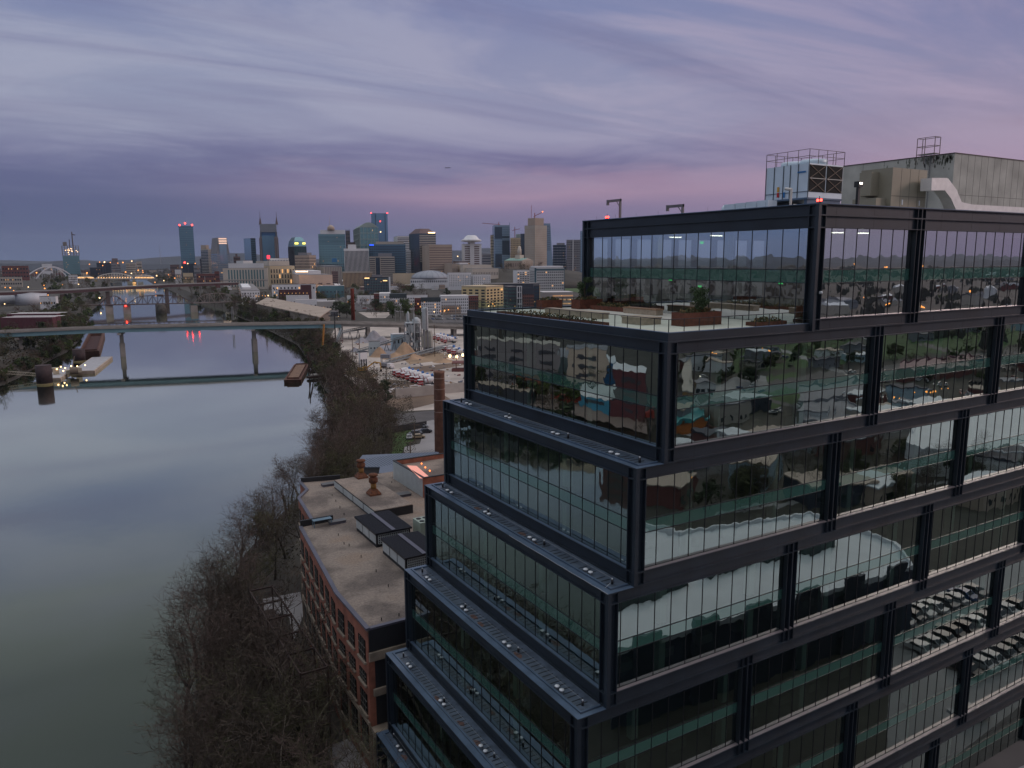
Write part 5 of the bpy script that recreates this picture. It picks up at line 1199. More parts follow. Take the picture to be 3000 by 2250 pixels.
zt2 = dep(640, 696, 2150).z-GZ; v = [(0, 0, B.h), (B.w, 0, B.h), (B.w, B.d, B.h), (0, B.d, B.h), (B.w*.12, B.d*.1, zt2), (B.w*.9, B.d*.1, zt2), (B.w*.9, B.d*.85, zt2), (B.w*.1, B.d*.85, zt2)]
b = mb(GRY); b.raw(v, [(0, 1, 5, 4), (1, 2, 6, 5), (2, 3, 7, 6), (3, 0, 4, 7), (4, 5, 6, 7)]); B.mesh(b, 'tapered_top'); b = mb(GLT); b.box(B.w*.2, B.w*.8, -.5, 1, B.h*.6, zt2*.97); B.mesh(b, 'glass_bay')
for k in range(4): B.mesh(mb(mat('crown_stripe', (1, .62, .45), emit=1.4)).box(B.w*.18, B.w*.82, -1.2, -.6, zt2-3.5-k*4.6, zt2-1.6-k*4.6), 'lamp_stripe')
B = Bld('low brown block with a small tower in front of the distant hill', 681, 684, 704, 752, 2300, BRN, 12); B.bands(7, .3, lit=1); B.block(.3, .6, .3, .6, 8, BRN)
B = Bld('square glass tower with a pale left face and a dark right face', 718, 734, 752, 698, 2300, GDK, 40, 'tower', 'glass_tower'); b = mb(GLT); b.box(-.4, -.05, 0, B.d, B.h*.28, B.h); B.mesh(b, 'side_glazing'); B.bands(20, .25, sides='R', wm=GBL, lit=1)
# twin spired tower
B = Bld('tower with two sharp spires like ears and a blue glass centre', 752, 760, 817.6, 694, 2150, cm('taupe_wall', (.25, .22, .215)), 9, 'tower', 'spired_tower'); B.fins(9, BRN, .35, 'R', 0, .97, .8); zz = lambda y: dep(785, y, 2150).z-GZ
b = mb(cm('slate_wall', (.19, .21, .24))); b.box(B.w*.03, B.w*.97, 2, B.d, B.h, zz(680)); b.box(B.w*.05, B.w*.95, 4, B.d-3, zz(680), zz(656)); B.mesh(b, 'upper_wall')
b = mb(GBL); b.box(B.w*.14, B.w*.80, -2.5, 3.9, B.h*.05, zz(690)); B.mesh(b, 'glass_bay'); b = mb(mat('blue_screen', (.012, .09, .22), .3)); b.box(B.w*.12, B.w*.86, 1.0, 3.8, zz(697), zz(672.5)); B.mesh(b, 'blue_panel')
b = mb(WHT); b.prism([(B.w*.30, 2.9), (B.w*.66, 2.9), (B.w*.66, 3.9), (B.w*.30, 3.9)], zz(671.5), zz(668)); b.prism([(B.w*.38, 2.9), (B.w*.58, 2.9), (B.w*.58, 3.9), (B.w*.38, 3.9)], zz(668), zz(664)); b.ball((B.w*.48, 3.3, zz(660.5)), 3.2); B.mesh(b, 'roof_sign')
for fx in (.04, .93):
    b = mb(BRN); x = B.w*fx+1.5; b.raw([(x-3.6, 3, zz(658)), (x+3.6, 3, zz(658)), (x+3.6, 10, zz(658)), (x-3.6, 10, zz(658)), (x, 6.5, zz(632))], [(0, 1, 4), (1, 2, 4), (2, 3, 4), (3, 0, 4)]); b.tube((x, 6.5, zz(634)), (x, 6.5, zz(619)), .6, .3); B.mesh(b, 'spire')
B = Bld('small rooftop with a glowing square red sign below the spired tower', 781, 782, 792, 757, 1900, GRY, 10); B.mesh(mb(mat('red_sign', (1, .03, .05), emit=3.2)).box(.5, B.w-.5, -1, -.3, B.h-1, B.h+7.5), 'red_sign')
# octagonal dark green tower
B = Bld('dark green glass tower with chamfered crown and yellow lit letters', 846, 862, 899, 722, 1900, cm('green_glass', (.035, .085, .095), .15, .2, .02, .5), 25, 'tower', 'glass_tower'); B.fins(7, DRK, .18, 'RL', 0, 1, .5)
zt2 = dep(862, 694, 1900).z-GZ; m_ = (B.h+zt2)/2; b = mb(GTE); w, d = B.w, B.d
b.raw([(0, 0, B.h), (w, 0, B.h), (w, d, B.h), (0, d, B.h), (w*.06, d*.06, m_+2), (w*.94, d*.06, m_+2), (w*.94, d*.94, m_+2), (w*.06, d*.94, m_+2), (w*.22, d*.22, zt2), (w*.78, d*.22, zt2), (w*.78, d*.78, zt2), (w*.22, d*.78, zt2)],
      [(0, 1, 5, 4), (1, 2, 6, 5), (2, 3, 7, 6), (3, 0, 4, 7), (4, 5, 9, 8), (5, 6, 10, 9), (6, 7, 11, 10), (7, 4, 8, 11), (8, 9, 10, 11)]); B.mesh(b, 'crown')
B.mesh(mb(mat('yellow_sign', (1, .75, .15), emit=2.5)).box(w*.05, w*.35, -.6, .0, m_-6, m_-2), 'lit_sign'); B.mesh(mb(mat('yellow_sign', (1, .75, .15), emit=2.5)).box(w*.70, w*.95, -.6, 0, m_-6, m_-2), 'lit_sign')
B = Bld('old beige office block with many square windows under the green tower', 864, 906, 926, 748, 1800, TAN, 60, 'building'); B.windows(6, 9, .45, .5, sides='RL', lit=.02); B.block(.1, .8, .2, .8, 6, GRY)
B = Bld('small white building with a row of tall windows behind the courthouse', 778, 790, 846, 757, 1750, WHT, 15); B.bands(1, .35, .86, .98, nx=12, fw=.45, lit=0)
B = Bld('low white windowless block behind the courthouse', 692, 712, 740, 764, 1800, WHT, 35); B.bands(1, .3, .8, .95, nx=3, fw=.1, lit=0)
B = Bld('white stone courthouse block with twelve tall teal windows', 637, 652, 782, 786, 1500, LIM, 7, 'courthouse'); B.windows(13, 1, .48, .96, .46, .93, WGT, lit=0, x0=.1, x1=.93); B.windows(13, 1, .45, .9, .10, .42, WGT, lit=0, x0=.1, x1=.93); B.block(.13, .92, .1, .6, 9, WHT); b = mb(GRY); b.box(-.4, B.w, -.5, -.1, B.h*.42, B.h*.44); B.mesh(b, 'cornice')
B = Bld('cream stone courthouse with rows of narrow windows and warm lamps', 742, 790, 862, 779, 1560, CRM, 25, 'courthouse'); B.windows(9, 3, .4, .72, .18, .88, WG, lit=.10); B.block(.05, .88, .1, .9, 9, LIM); 
B = Bld('wide peach coloured stone building with lit entrance lamps', 839, 875, 972, 806, 1480, cm('peach_wall', (.60, .45, .35)), 22, 'building'); B.block(.0, .8, .3, .9, 7, WHT); B.bands(1, .25, .25, .5, nx=4, fw=.5, wm=BRN, lit=0)
for k in range(7): B.mesh(mb(LIT).ball((B.w*(.25+.1*k), -1.2, 6), .9, 6, 4), 'lamp')
for k in range(9): q = dep(868+k*4, 795.5, 1470); tag(mb(LIT).ball(tuple(q), 1.2, 6, 4).obj('lamp'), 'one of the row of warm lamps above the peach building', 'lamp', 'row of lamps above the peach building')
# teal tower with white lower bands
B = Bld('broad teal glass bank tower with a white upper storey and small dome', 921, 932, 1014, 686, 1950, GTE, 10, 'tower', 'glass_tower'); B.bands(7, .3, .78, .97, wm=GDK, lit=2); B.bands(7, .22, .42, .76, nx=9, fw=.5, wm=GDK, lit=3); B.bands(6, .5, .06, .40, nx=14, fw=.62, wm=DRK, lit=1); B.block(.08, 1, .1, .9, 10, WHT)
b = mb(TAN); b.lathe([(9, B.h+10), (9, B.h+17), (5, B.h+21), (.3, B.h+23)], 10, B.w*.48, B.d*.4); b.tube((B.w*.44, B.d*.4, B.h+20), (B.w*.44, B.d*.4, B.h+46), .5, .2); B.mesh(b, 'dome')
B.mesh(mb(mat('blue_window', (.02, .16, .36), .2)).box(B.w*.47, B.w*.65, -.4, -.2, B.h*.42, B.h*.50), 'blue_window'); B.mesh(mb(RED).ball((B.w*.97, -1, B.h*.12), 1.3, 6, 4), 'warning_lamp')
B = Bld('brown spiky tower edge behind the teal bank tower', 1008, 1012, 1028, 676, 2100, BRN, 12, 'tower', 'office_tower'); B.fins(4, GRY, .3, 'R', 0, 1.03, 1); B.bands(12, .3, lit=1)
B = Bld('brown mid-height block between the teal tower and the gabled tower', 1014, 1016, 1042, 710, 2050, BRN, 10); B.bands(10, .2, lit=0)
# gabled tower
B = Bld('pale green gridded glass tower with a rounded gable top', 1039, 1054, 1110, 666, 2000, GTE, 16, 'tower', 'gabled_tower'); B.fins(5, PGR, .10, 'RL', 0, 1, 1.0)
for k in range(7): b = mb(PGR); zz_ = B.h*(.34+.11*k); b.box(-1, B.w+1, -1.05, -.05, zz_, zz_+1.6); b.box(-1.05, -.05, -1, B.d, zz_, zz_+1.6); B.mesh(b, 'ledge')
B.bands(10, .7, .3, .98, wm=WGT, lit=1, off=.3); zt2 = dep(1080, 651, 2000).z-GZ; n = 12; pr = [(B.w*(.06+.88*k/n), B.h+(zt2-B.h)*(.25+.75*math.sin(math.pi*k/n)**.8)) for k in range(n+1)]
b = mb(PGR); v = [(x, 1, z_) for x, z_ in pr]+[(x, B.d-1, z_) for x, z_ in pr]; f = [(k, k+1, n+2+k, n+1+k) for k in range(n)]+[tuple(range(n, -1, -1)), tuple(range(n+1, 2*n+2))]; b.raw(v, f); b.box(B.w*.06, B.w*.94, 1.1, B.d-1.1, B.h, B.h+3.2); B.mesh(b, 'gable')
B = Bld('tallest smooth blue glass tower in the middle of the skyline', 1081, 1087, 1139, 625, 2250, cm('glass_sky', (.13, .24, .36), .12, .2, .008, .55), 10, 'tower', 'glass_tower'); B.bands(40, .12, wm=GBL, lit=0)
for fx in (.24, .83): B.mesh(mb(GDK).box(B.w*fx, B.w*(fx+.04), -.5, -.1, 0, B.h), 'dark_slot')
redl(B, [(0, 0, B.h+1), (B.w, 0, B.h+1), (B.w*.55, -1, B.h*.88)], 1.4); B.mesh(mb(LIT).ball((B.w*.55, -1, B.h*.72), 1.6, 6, 4), 'lamp')
B = Bld('white office block with close vertical fins', 997, 1009, 1080, 735, 1700, DRK, 10, 'building'); B.fins(19, WHT, .38, 'R', 0, 1.0, 1.4); b = mb(WHT); b.box(-1.3, B.w+1.3, -1.5, B.d, B.h, B.h+5); b.box(-.6, .0, 0, B.d, 0, B.h); b.box(-1, B.w, -1.5, 0, -0, 2); B.mesh(b, 'white_frame'); B.block(.15, .5, .2, .8, 9, WHT, z=B.h+5)
B = Bld('brown finned podium below the white finned block', 987, 1005, 1088, 800, 1600, BRN, 12, 'building'); B.fins(22, CRM, .40, 'RL', 0, 1, 1.0); b = mb(BGY); b.box(-1.5, B.w+1.5, -1.6, B.d, B.h, B.h+3); B.mesh(b, 'cornice')
B = Bld('grey concrete finned block below the teal bank tower', 929, 950, 999, 780, 1700, GRY, 18, 'building'); B.fins(10, BGY, .55, 'RL', 0, .95, 1.2)
B = Bld('thin dark brown block beside the finned podium', 969, 971, 989, 795, 1620, BRN, 12); B.bands(6, .2, lit=0)
B = Bld('broad blue glass office slab with a bright blue sign', 1077, 1081, 1189, 716, 1850, GBL, 8, 'building', 'office_building'); B.bands(15, .62, .05, .97, nx=17, fw=.86, wm=GDK, lit=3); B.mesh(mb(mat('blue_sign', (.02, .10, 1), emit=1.8)).box(1, B.w*.13, -.6, -.2, B.h-3, B.h), 'blue_sign'); B.block(.18, .95, .2, .9, 6, BGY)
B = Bld('striped beige office block split by a dark glass slot', 1080, 1082, 1156, 752, 1680, BGY, 8, 'building', 'office_building'); B.bands(13, .5, .05, .97, wm=DRK, lit=1); B.mesh(mb(GDK).box(B.w*.24, B.w*.42, -.8, 0, 0, B.h*.97), 'glass_slot'); B.mesh(mb(BGY).box(B.w*.22, B.w*.245, -1, 0, 0, B.h), 'slot_edge'); B.mesh(mb(BGY).box(B.w*.415, B.w*.44, -1, 0, 0, B.h), 'slot_edge'); B.block(.35, .9, .2, .8, 7, GRY)
B = Bld('white striped slab tower left of the dark domed tower', 1155, 1164, 1203, 692, 2000, WHT, 14, 'tower', 'office_tower'); B.bands(20, .5, .2, .98, wm=DRK, lit=1, sides='R'); 
B = Bld('pale tower fragment with tiny balconies below the striped slab', 1190, 1191, 1204, 733, 1900, WHT, 8); B.bands(12, .4, nx=4, fw=.5, lit=1)
B = Bld('dark blue tower with a stepped crown and a striped right face', 1200, 1228, 1278, 684, 1850, GDK, 30, 'tower', 'crowned_tower'); B.bands(16, .45, .42, .98, wm=BGY, sides='R', lit=0); zt2 = dep(1228, 669, 1850).z-GZ
b = mb(BRN); w, d = B.w, B.d; b.raw([(w*.02, d*.02, B.h), (w, 0, B.h), (w, d, B.h), (0, d, B.h), (w*.25, d*.25, zt2), (w*.75, d*.25, zt2), (w*.75, d*.75, zt2), (w*.25, d*.75, zt2)], [(0, 1, 5, 4), (1, 2, 6, 5), (2, 3, 7, 6), (3, 0, 4, 7), (4, 5, 6, 7)]); B.mesh(b, 'crown'); B.mesh(mb(LIT).box(w*.55, w*.95, -.5, .4, B.h+1, B.h+3.5), 'crown_lamp')
B = Bld('wide tan office box with faint horizontal stripes', 1237, 1257, 1325, 717, 1750, TAN, 15, 'building', 'office_building'); B.bands(15, .3, .05, .95, wm=BRN, lit=1, off=.06, sides='R')
# white tower with revolving disc
B = Bld('white striped hotel tower topped by a round disc restaurant', 1353, 1358, 1411, 715, 1850, WHT, 9, 'tower', 'disc_tower'); B.bands(17, .55, .03, .96, wm=BRN, lit=1, sides='R', x0=.06, x1=.88); b = mb(WHT); b.box(B.w*.35, B.w*.58, -3.5, -.2, 0, B.h+6); B.mesh(b, 'lift_shaft')
b = mb(WHT); b.lathe([(8, B.h+.5), (8, B.h+4), (24, B.h+6.5), (25, B.h+9.5), (19, B.h+12), (13, B.h+19), (9, B.h+21)], 24, B.w*.45, 6); B.mesh(b, 'disc')
B = Bld('grey-green mid-rise right of the disc tower', 1411, 1413, 1438, 744, 2100, GRY, 10); B.bands(9, .3, wm=GDK, lit=0)
B = Bld('small striped brown blocks left of the disc tower', 1327, 1345, 1372, 766, 1750, BRN, 20); B.bands(3, .5, .6, .98, wm=WHT, lit=1)
B = Bld('blue tower with a chequered glass facade and a crane', 1443, 1448, 1494, 660, 2200, GLT, 8, 'tower', 'glass_tower'); B.bands(30, .3, .03, .97, wm=GBL, lit=0)
for (a0, a1, c0, c1) in ((.03, .5, .75, .97), (.5, 1, .45, .72), (.05, .48, .22, .47), (.5, 1, .02, .2), (.5, .98, .76, .8)): B.mesh(mb(GDK).box(B.w*a0, B.w*a1, -.45, -.2, B.h*c0, B.h*c1), 'dark_glazing')
b = mb(mat('crane_red', (.30, .08, .05), .6)); b.bar((B.w*.3, 4, B.h), (B.w*.3, 4, B.h+9), 2); b.bar((-34*1.0, 4, B.h+6), (B.w*.4, 4, B.h+2), 1.4); B.mesh(b, 'tower_crane'); B.mesh(mb(GLT).box(B.w-1.2, B.w+.2, -1, 0, B.h, B.h+8), 'edge_fin')
B = Bld('thin beige strip of a tower left of the chequered blue tower', 1437, 1438, 1445, 689, 2250, CRM, 8, 'tower', 'office_tower'); B.bands(14, .2, lit=0)
B = Bld('ochre half-built tower with a red crane', 1495, 1497, 1527, 697, 2300, CRM, 9, 'tower', 'unfinished_tower'); B.bands(20, .4, nx=7, fw=.6, wm=BRN, lit=3); B.block(.55, 1, .2, .9, 11, PGR); b = mb(mat('crane_red', (.30, .08, .05), .6)); b.bar((B.w*.4, 4, B.h), (B.w*.4, 4, B.h+32), 1.6); b.bar((B.w*.15, 4, B.h+22), (B.w*.9, 4, B.h+27), 1.4); B.mesh(b, 'tower_crane')
B = Bld('narrow dark blue tower squeezed beside the beige tower', 1525, 1526, 1539, 685, 2250, GDK, 8, 'tower', 'glass_tower'); B.bands(10, .2, lit=0)
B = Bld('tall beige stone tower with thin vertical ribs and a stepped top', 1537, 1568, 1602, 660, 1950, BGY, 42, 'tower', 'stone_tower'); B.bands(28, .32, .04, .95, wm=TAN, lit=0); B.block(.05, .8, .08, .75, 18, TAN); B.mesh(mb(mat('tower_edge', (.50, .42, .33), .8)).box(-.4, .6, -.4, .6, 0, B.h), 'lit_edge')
b = mb(mat('crane_red', (.30, .08, .05), .6)); b.bar((6, 8, B.h+18), (6, 8, B.h+31), 1.5); b.bar((2, 8, B.h+22), (20, -6, B.h+33), 1.4); b.tube((-4, 10, B.h+18), (-4, 10, B.h+50), .5); B.mesh(b, 'tower_crane'); B.mesh(mb(mat('orange_lamp', (1, .20, .04), emit=4)).ball((20, -6, B.h+34), 1.6, 6, 4), 'lamp')
B = Bld('tapering grey glass tower behind the beige stone tower', 1590, 1591, 1612, 655, 2300, GLT, 8, 'tower', 'glass_tower'); b = mb(GLT); b.raw([(B.w, 0, 0), (B.w*1.45, 0, 0), (B.w*1.45, B.d, 0), (B.w, B.d, 0), (B.w, 0, B.h*.95), (B.w, B.d, B.h*.95), (B.w*1.02, 0, B.h*.95)], [(0, 1, 6, 4), (1, 2, 5, 6)]); B.mesh(b, 'sloped_side'); B.bands(14, .3, .5, .97, lit=2)
B = Bld('dark blue-grey block with orange lit stairs right of the beige tower', 1619, 1622, 1658, 718, 2000, GDK, 10, 'tower', 'glass_tower'); B.bands(12, .25, wm=GRY, lit=5, nx=8); B.block(.3, .9, .2, .8, 5, GRY)
B = Bld('grey apartment tower with a dark centre strip', 1659, 1662, 1699, 703, 2000, GRY, 9, 'tower', 'apartment_tower'); B.bands(16, .3, wm=DRK, lit=5, nx=8); B.mesh(mb(WHT).box(B.w*.42, B.w*.48, -1, 0, 0, B.h), 'pilaster')
B = Bld('pale blue glass tower half hidden behind the near office building', 1699, 1702, 1722, 677, 1950, GLT, 8, 'tower', 'glass_tower'); B.bands(18, .2, wm=GBL, lit=0)
# state capitol on its hill
hp = dep(1510, 800, 1750); b = mb(EARTH); b.lathe([(300, GZ-1), (210, GZ+14), (130, GZ+30), (95, GZ+34.5), (1, GZ+35)], 32, hp.x, hp.y); o = b.obj('hill'); o['kind'] = 'structure'
cz = GZ+35; B = Bld('pale stone capitol with a green roof, columned porch and a round lantern tower', 1477, 1528, 1562, 764, 1700, cm('capitol_stone', (.42, .33, .26)), 48, 'capitol', 'capitol_building', z0=cz); B.bands(1, .6, .15, .85, nx=8, fw=.35, wm=BRN, sides='L', lit=0)
w, d, h = B.w, B.d, B.h; b = mb(mat('copper_roof', (.20, .34, .29), .7)); b.raw([(-.5, -.5, h+.5), (w+.5, -.5, h+.5), (w+.5, d, h+.5), (-.5, d, h+.5), (w/2, -.5, h+6), (w/2, d, h+6)], [(0, 4, 5, 3), (1, 2, 5, 4), (2, 3, 5)]); B.mesh(b, 'roof')
b = mb(LIM); b.face([(-.5, -.51, h+.5), (w+.5, -.51, h+.5), (w/2, -.51, h+6)]); B.mesh(b, 'pediment')
for k in range(6): b = mb(LIM); b.lathe([(.8, 0), (.7, h)], 8, w*(.08+.168*k), -1.6); B.mesh(b, 'column')
b = mb(LIM); x, y = w*.5, d*.45; b.box(x-7, x+7, y-7, y+7, h, h+13); b.lathe([(4.5, h+13), (4.5, h+25), (3.6, h+26), (3.2, h+31), (.3, h+33)], 14, x, y); B.mesh(b, 'lantern_tower')
B = Bld('white apartment block with rounded balcony rows', 1503, 1515, 1551, 792, 1300, WHT, 15, 'apartment block'); B.windows(5, 10, .6, .4, lit=.05)
for k in range(10): b = mb(WHT); [b.box(B.w*(.04+.2*i), B.w*(.18+.2*i), -1.6, -.2, B.h*(.05+.09*k)-.1, B.h*(.05+.09*k)+.9) for i in range(5)]; B.mesh(b, 'balcony_row')
B = Bld('big grey-white office block with a square window grid and dark blue edge', 1551, 1566, 1654, 785, 1250, cm('office_grey', (.46, .47, .47)), 12, 'office block'); B.windows(13, 7, .50, .50, .15, .88, lit=.01, sides='R', x0=.08, x1=.98); B.bands(12, .45, .1, .9, nx=20, fw=.5, sides='L', lit=0); b = mb(mat('dark_teal_frame', (.03, .09, .12), .5)); b.box(0, B.w*.06, -.3, 0, 0, B.h); b.box(0, B.w, -.35, -.01, B.h*.90, B.h*.96); b.box(B.w*.985, B.w, -.3, 0, 0, B.h); B.mesh(b, 'dark_frame'); B.block(.02, .97, .1, .9, 2.5, WHT)
# museum and library terraces
for (a, c, e, yt, D, m_, nx, nz, lb) in ((1300, 1325, 1340, 774, 1650, TAN, 6, 2, 'tan stepped archive block left of the white library'), (1330, 1356, 1440, 776, 1620, LIM, 0, 0, 'plain white upper library block'), (1334, 1384, 1460, 787, 1550, LIM, 16, 2, 'long white library block with narrow windows'), (1310, 1315, 1380, 799, 1420, WHT, 13, 7, 'white slab block with a grid of tiny square windows'), (1380, 1388, 1437, 805, 1420, WHT, 9, 6, 'lower white slab block with tiny square windows')):
    B = Bld(lb, a, c, e, yt, D, m_, 14, 'building')
    if nx: B.windows(nx, nz, .28, .45, .2, .9, lit=.02, sides='R')
# auditorium dome
B = Bld('round auditorium with a wide shallow grey dome', 1199, 1202, 1314, 818, 1500, WHT, 4, 'auditorium', 'domed_auditorium'); B.bands(1, .5, .55, .95, nx=20, fw=.55, wm=DRK, lit=0); b = mb(mat('dome_grey', (.27, .29, .33), .5, 0, .12, .05)); r = B.w*.50; b.lathe([(r*math.cos(k*math.pi/20), B.h+.6+math.sin(k*math.pi/20)*r*.42) for k in range(10)]+[(.5, B.h+.6+r*.42)], 36, B.w/2, r*.9); B.mesh(b, 'dome')
b = mb(mat('dome_rib', (.18, .20, .24), .6))
for k in range(18):
    t_a = 2*math.pi*k/18
    for j in range(8):
        q = [(B.w/2+math.cos(t_a)*r*math.cos(i*math.pi/20), r*.9+math.sin(t_a)*r*math.cos(i*math.pi/20), B.h+.75+math.sin(i*math.pi/20)*r*.42) for i in (j, j+1)]; b.bar(q[0], q[1], .5)
B.mesh(b, 'dome_rib')
B = Bld('dark glass hotel with lit yellow signs on its top corners', 1063, 1066, 1142, 812, 1150, DRK, 8, 'hotel'); B.fins(16, GRY, .15, 'R', 0, .95, .3); B.bands(7, .5, wm=WGT, nx=16, fw=.5, lit=4, off=.08); b = mb(WARM2); b.box(1, 8, -.6, -.1, B.h-2.2, B.h-.8); B.mesh(b, 'lit_sign'); b = mb(WARM2); b.box(B.w*.72, B.w*.88, -.6, -.1, B.h-6, B.h-4.8); B.mesh(b, 'lit_sign'); B.mesh(mb(WHT).box(B.w*.94, B.w, -1, 0, 0, B.h), 'white_edge'); B.block(.3, .7, .2, .8, 3, GRY)
B = Bld('long low beige building left of the dome', 1145, 1151, 1216, 801, 1550, CRM, 8, 'building'); B.fins(18, LIM, .3, 'R', .2, .95, .5)
B = Bld('white and brown apartment slab with the brown front stepping up', 782, 796, 921, 834, 1060, WHT, 9, 'apartment block'); b = mb(mat('maroon_cladding', (.085, .035, .04), .8)); b.box(B.w*.15, B.w*.66, -1.2, 0, 0, B.h*.70); b.box(B.w*.66, B.w*.90, -1.2, 0, 0, B.h*.97); B.mesh(b, 'brown_front'); B.windows(12, 1, .35, .8, .72, .86, lit=.1); B.windows(2, 4, .35, .5, .1, .8, sides='R', x0=.03, x1=.13, lit=.2); B.windows(3, 4, .3, .45, .1, .9, sides='L', lit=.1)
for k in range(8): B.mesh(mb(WLIT).box(B.w*(.2+.085*k), B.w*(.21+.085*k), -1.4, -1.2, B.h*.45, B.h*.5), 'lit_window')
B = Bld('small white apartment house with a curved corner near the bank', 689, 707, 756, 852, 980, WHT, 20, 'apartment block'); B.windows(7, 4, .35, .5, .1, .9, sides='RL', lit=.12); B.block(.1, .6, .2, .8, 2, WHT)
# long tan roof warehouse
zr = GZ+13; q = [onZ(x, y, zr) for x, y in ((875, 783+92), (972, 909), (937, 925), (749, 886))]
pt_ = [onZ(x, y, GZ+11) for x, y in ((782, 875), (972, 909), (937, 925), (749, 886))]; o0 = Vector((pt_[2].x, pt_[2].y, GZ)); t = thing('long_shed', 'long warehouse with one wide pale tan sloping roof along the river', 'warehouse', o0)
P_ = [p-o0 for p in pt_]; b = mb(mat('tan_roof', (.36, .29, .23), .8, 0, .12, .05)); v = [(P_[0].x, P_[0].y, 16), (P_[1].x, P_[1].y, 16), (P_[2].x, P_[2].y, 10), (P_[3].x, P_[3].y, 10)]
v = [(p.x, p.y, 11+dz) for p, dz in zip(P_, (1.5, 1.5, -1, -1))]; b.raw(v+[(x, y, z_-.8) for x, y, z_ in v], [(0, 1, 2, 3), (7, 6, 5, 4), (0, 4, 5, 1), (1, 5, 6, 2), (2, 6, 7, 3), (3, 7, 4, 0)]); b.obj('roof', t)
b = mb(mat('shed_wall', (.22, .19, .16), .9)); c_ = sum(P_, Vector())/4; b.prism([(c_.x+(p.x-c_.x)*.96, c_.y+(p.y-c_.y)*.96) for p in P_], 0, 8.8); b.obj('wall', t)
for k in range(4):
    p = onZ(885+k*12, 921, GZ+2); tt = thing('stone_pier', 'one of the pale stone piers at the end of the long tan roof', 'stone pier', (p.x, p.y, GZ), 0, 'stone piers at the end of the long roof'); b = mb(BCON); b.box(-1.5, 1.5, -1.5, 1.5, 0, 8); b.obj('shaft', tt)
for (a, c, e, yt, D, m_, lb) in ((834, 838, 899, 867, 900, WHT, 'long white shed right of the brown fronted apartments'), (860, 864, 952, 879, 850, WHT, 'low white warehouse with a dark base beside the tan roof'), (925, 928, 985, 884, 820, cm('pale_roof', (.40, .38, .36)), 'low pale warehouse with a brown end wall'), (1012, 1016, 1092, 867, 980, WHT, 'white single storey workshop behind the slim red chimney'), (928, 930, 1005, 838, 1150, GTE, 'low pale teal shed behind the brown fronted apartments'), (1579, 1592, 1680, 857, 900, cm('garage_grey', (.30, .28, .27)), 'grey parking garage with lit decks')):
    B = Bld(lb, a, c, e, yt, D, m_, 10, 'building', roofm=mat('white_roof', (.60, .58, .57), .8)); B.bands(1, .3, .3, .7, nx=7, fw=.4, wm=DRK, lit=1)
    if 'garage' in lb:
        B.bands(3, .35, .1, .9, wm=mat('garage_glow', (1, .55, .3), emit=.35), lit=4, x0=.3, sides='R')
# white apartment complex (four wings)
for (a, c, e, yt, D, m_, nx, nz, lb) in ((1092, 1095, 1109, 860, 860, RDB, 3, 5, 'dark red brick end wing of the white apartment complex'), (1109, 1111, 1140, 861, 850, WHT, 7, 5, 'white and brown wing with a row of small windows beside the brick end'), (1139, 1142, 1188, 864, 830, WHT, 9, 5, 'white wing with curved balconies and a dark mansard roof'),
                                        (1186, 1188, 1250, 866, 870, WHT, 10, 4, 'white back wing between the two mansard roofed wings'), (1212, 1214, 1232, 873, 790, RDB, 3, 5, 'second dark red brick bay of the apartment complex'), (1231, 1234, 1288, 875, 780, WHT, 9, 5, 'white wing with a dark mansard roof in front of the others'), (1286, 1292, 1371, 868, 800, WHT, 14, 5, 'longest white and tan wing at the right end of the complex'), (1370, 1372, 1400, 866, 830, RDB, 5, 5, 'red brick block at the right end of the white apartments')):
    B = Bld(lb, a, c, e, yt, D, m_, 9, 'apartment block', roofm=mat('white_roof', (.60, .58, .57), .8)); B.windows(nx, nz, .42, .5, .05, .9, lit=.05)
    if 'mansard' in lb and 'roofed' not in lb: b = mb(mat('slate_dark', (.035, .05, .055), .7)); b.box(-.4, B.w+.3, -.4, B.d*.6, B.h*.82, B.h+1.2); B.mesh(b, 'mansard_roof')
    if 'tan wing' in lb or 'white and brown' in lb: b = mb(TAN); b.box(.2, B.w*.72, -.08, 0, 0, B.h*.45); B.mesh(b, 'tan_base')
    if 'balcon' in lb:
        for k in range(4): b = mb(WHT); b.box(B.w*.05, B.w*.35, -1.5, -.1, B.h*(.15+.18*k), B.h*(.15+.18*k)+.9); B.mesh(b, 'balcony')
B = Bld('long cream apartment block with dark window columns', 1351, 1424, 1474, 842, 900, cm('cream_yellow', (.60, .47, .25)), 62, 'apartment block'); B.windows(5, 6, .55, .55, .05, .92, sides='RL', lit=.03); B.block(.0, 1, .0, 1, 1.0, CRM)
B = Bld('dark navy apartment block with a glazed bay', 1474, 1489, 1515, 840, 860, DRK, 20, 'apartment block'); B.bands(6, .5, wm=WGT, nx=6, fw=.6, lit=2)
B = Bld('narrow block with big white framed windows', 1513, 1514, 1529, 840, 850, DRK, 8, 'apartment block'); b = mb(WHT); [b.box(x, x+.8, -.6, 0, 0, B.h) for x in (0, B.w*.48, B.w-.8)]; [b.box(0, B.w, -.6, -.01, B.h*k/4, B.h*k/4+.8) for k in range(5)]; B.mesh(b, 'white_frame')
B = Bld('brown brick apartment block with balconies and a dark upper storey', 1528, 1532, 1564, 846, 850, cm('brown_red', (.16, .07, .06)), 10, 'apartment block'); B.windows(6, 6, .5, .5, lit=.08); B.mesh(mb(DRK).box(-.3, B.w, -.4, 3, B.h*.75, B.h+.8), 'upper_storey')
B = Bld('dark apartment block with a cream edge left of the parking garage', 1562, 1565, 1582, 836, 880, DRK, 10, 'apartment block'); B.bands(6, .4, nx=4, fw=.5, wm=WGB, lit=2); B.mesh(mb(CRM).box(B.w*.9, B.w, -.6, 0, 0, B.h), 'cream_edge')
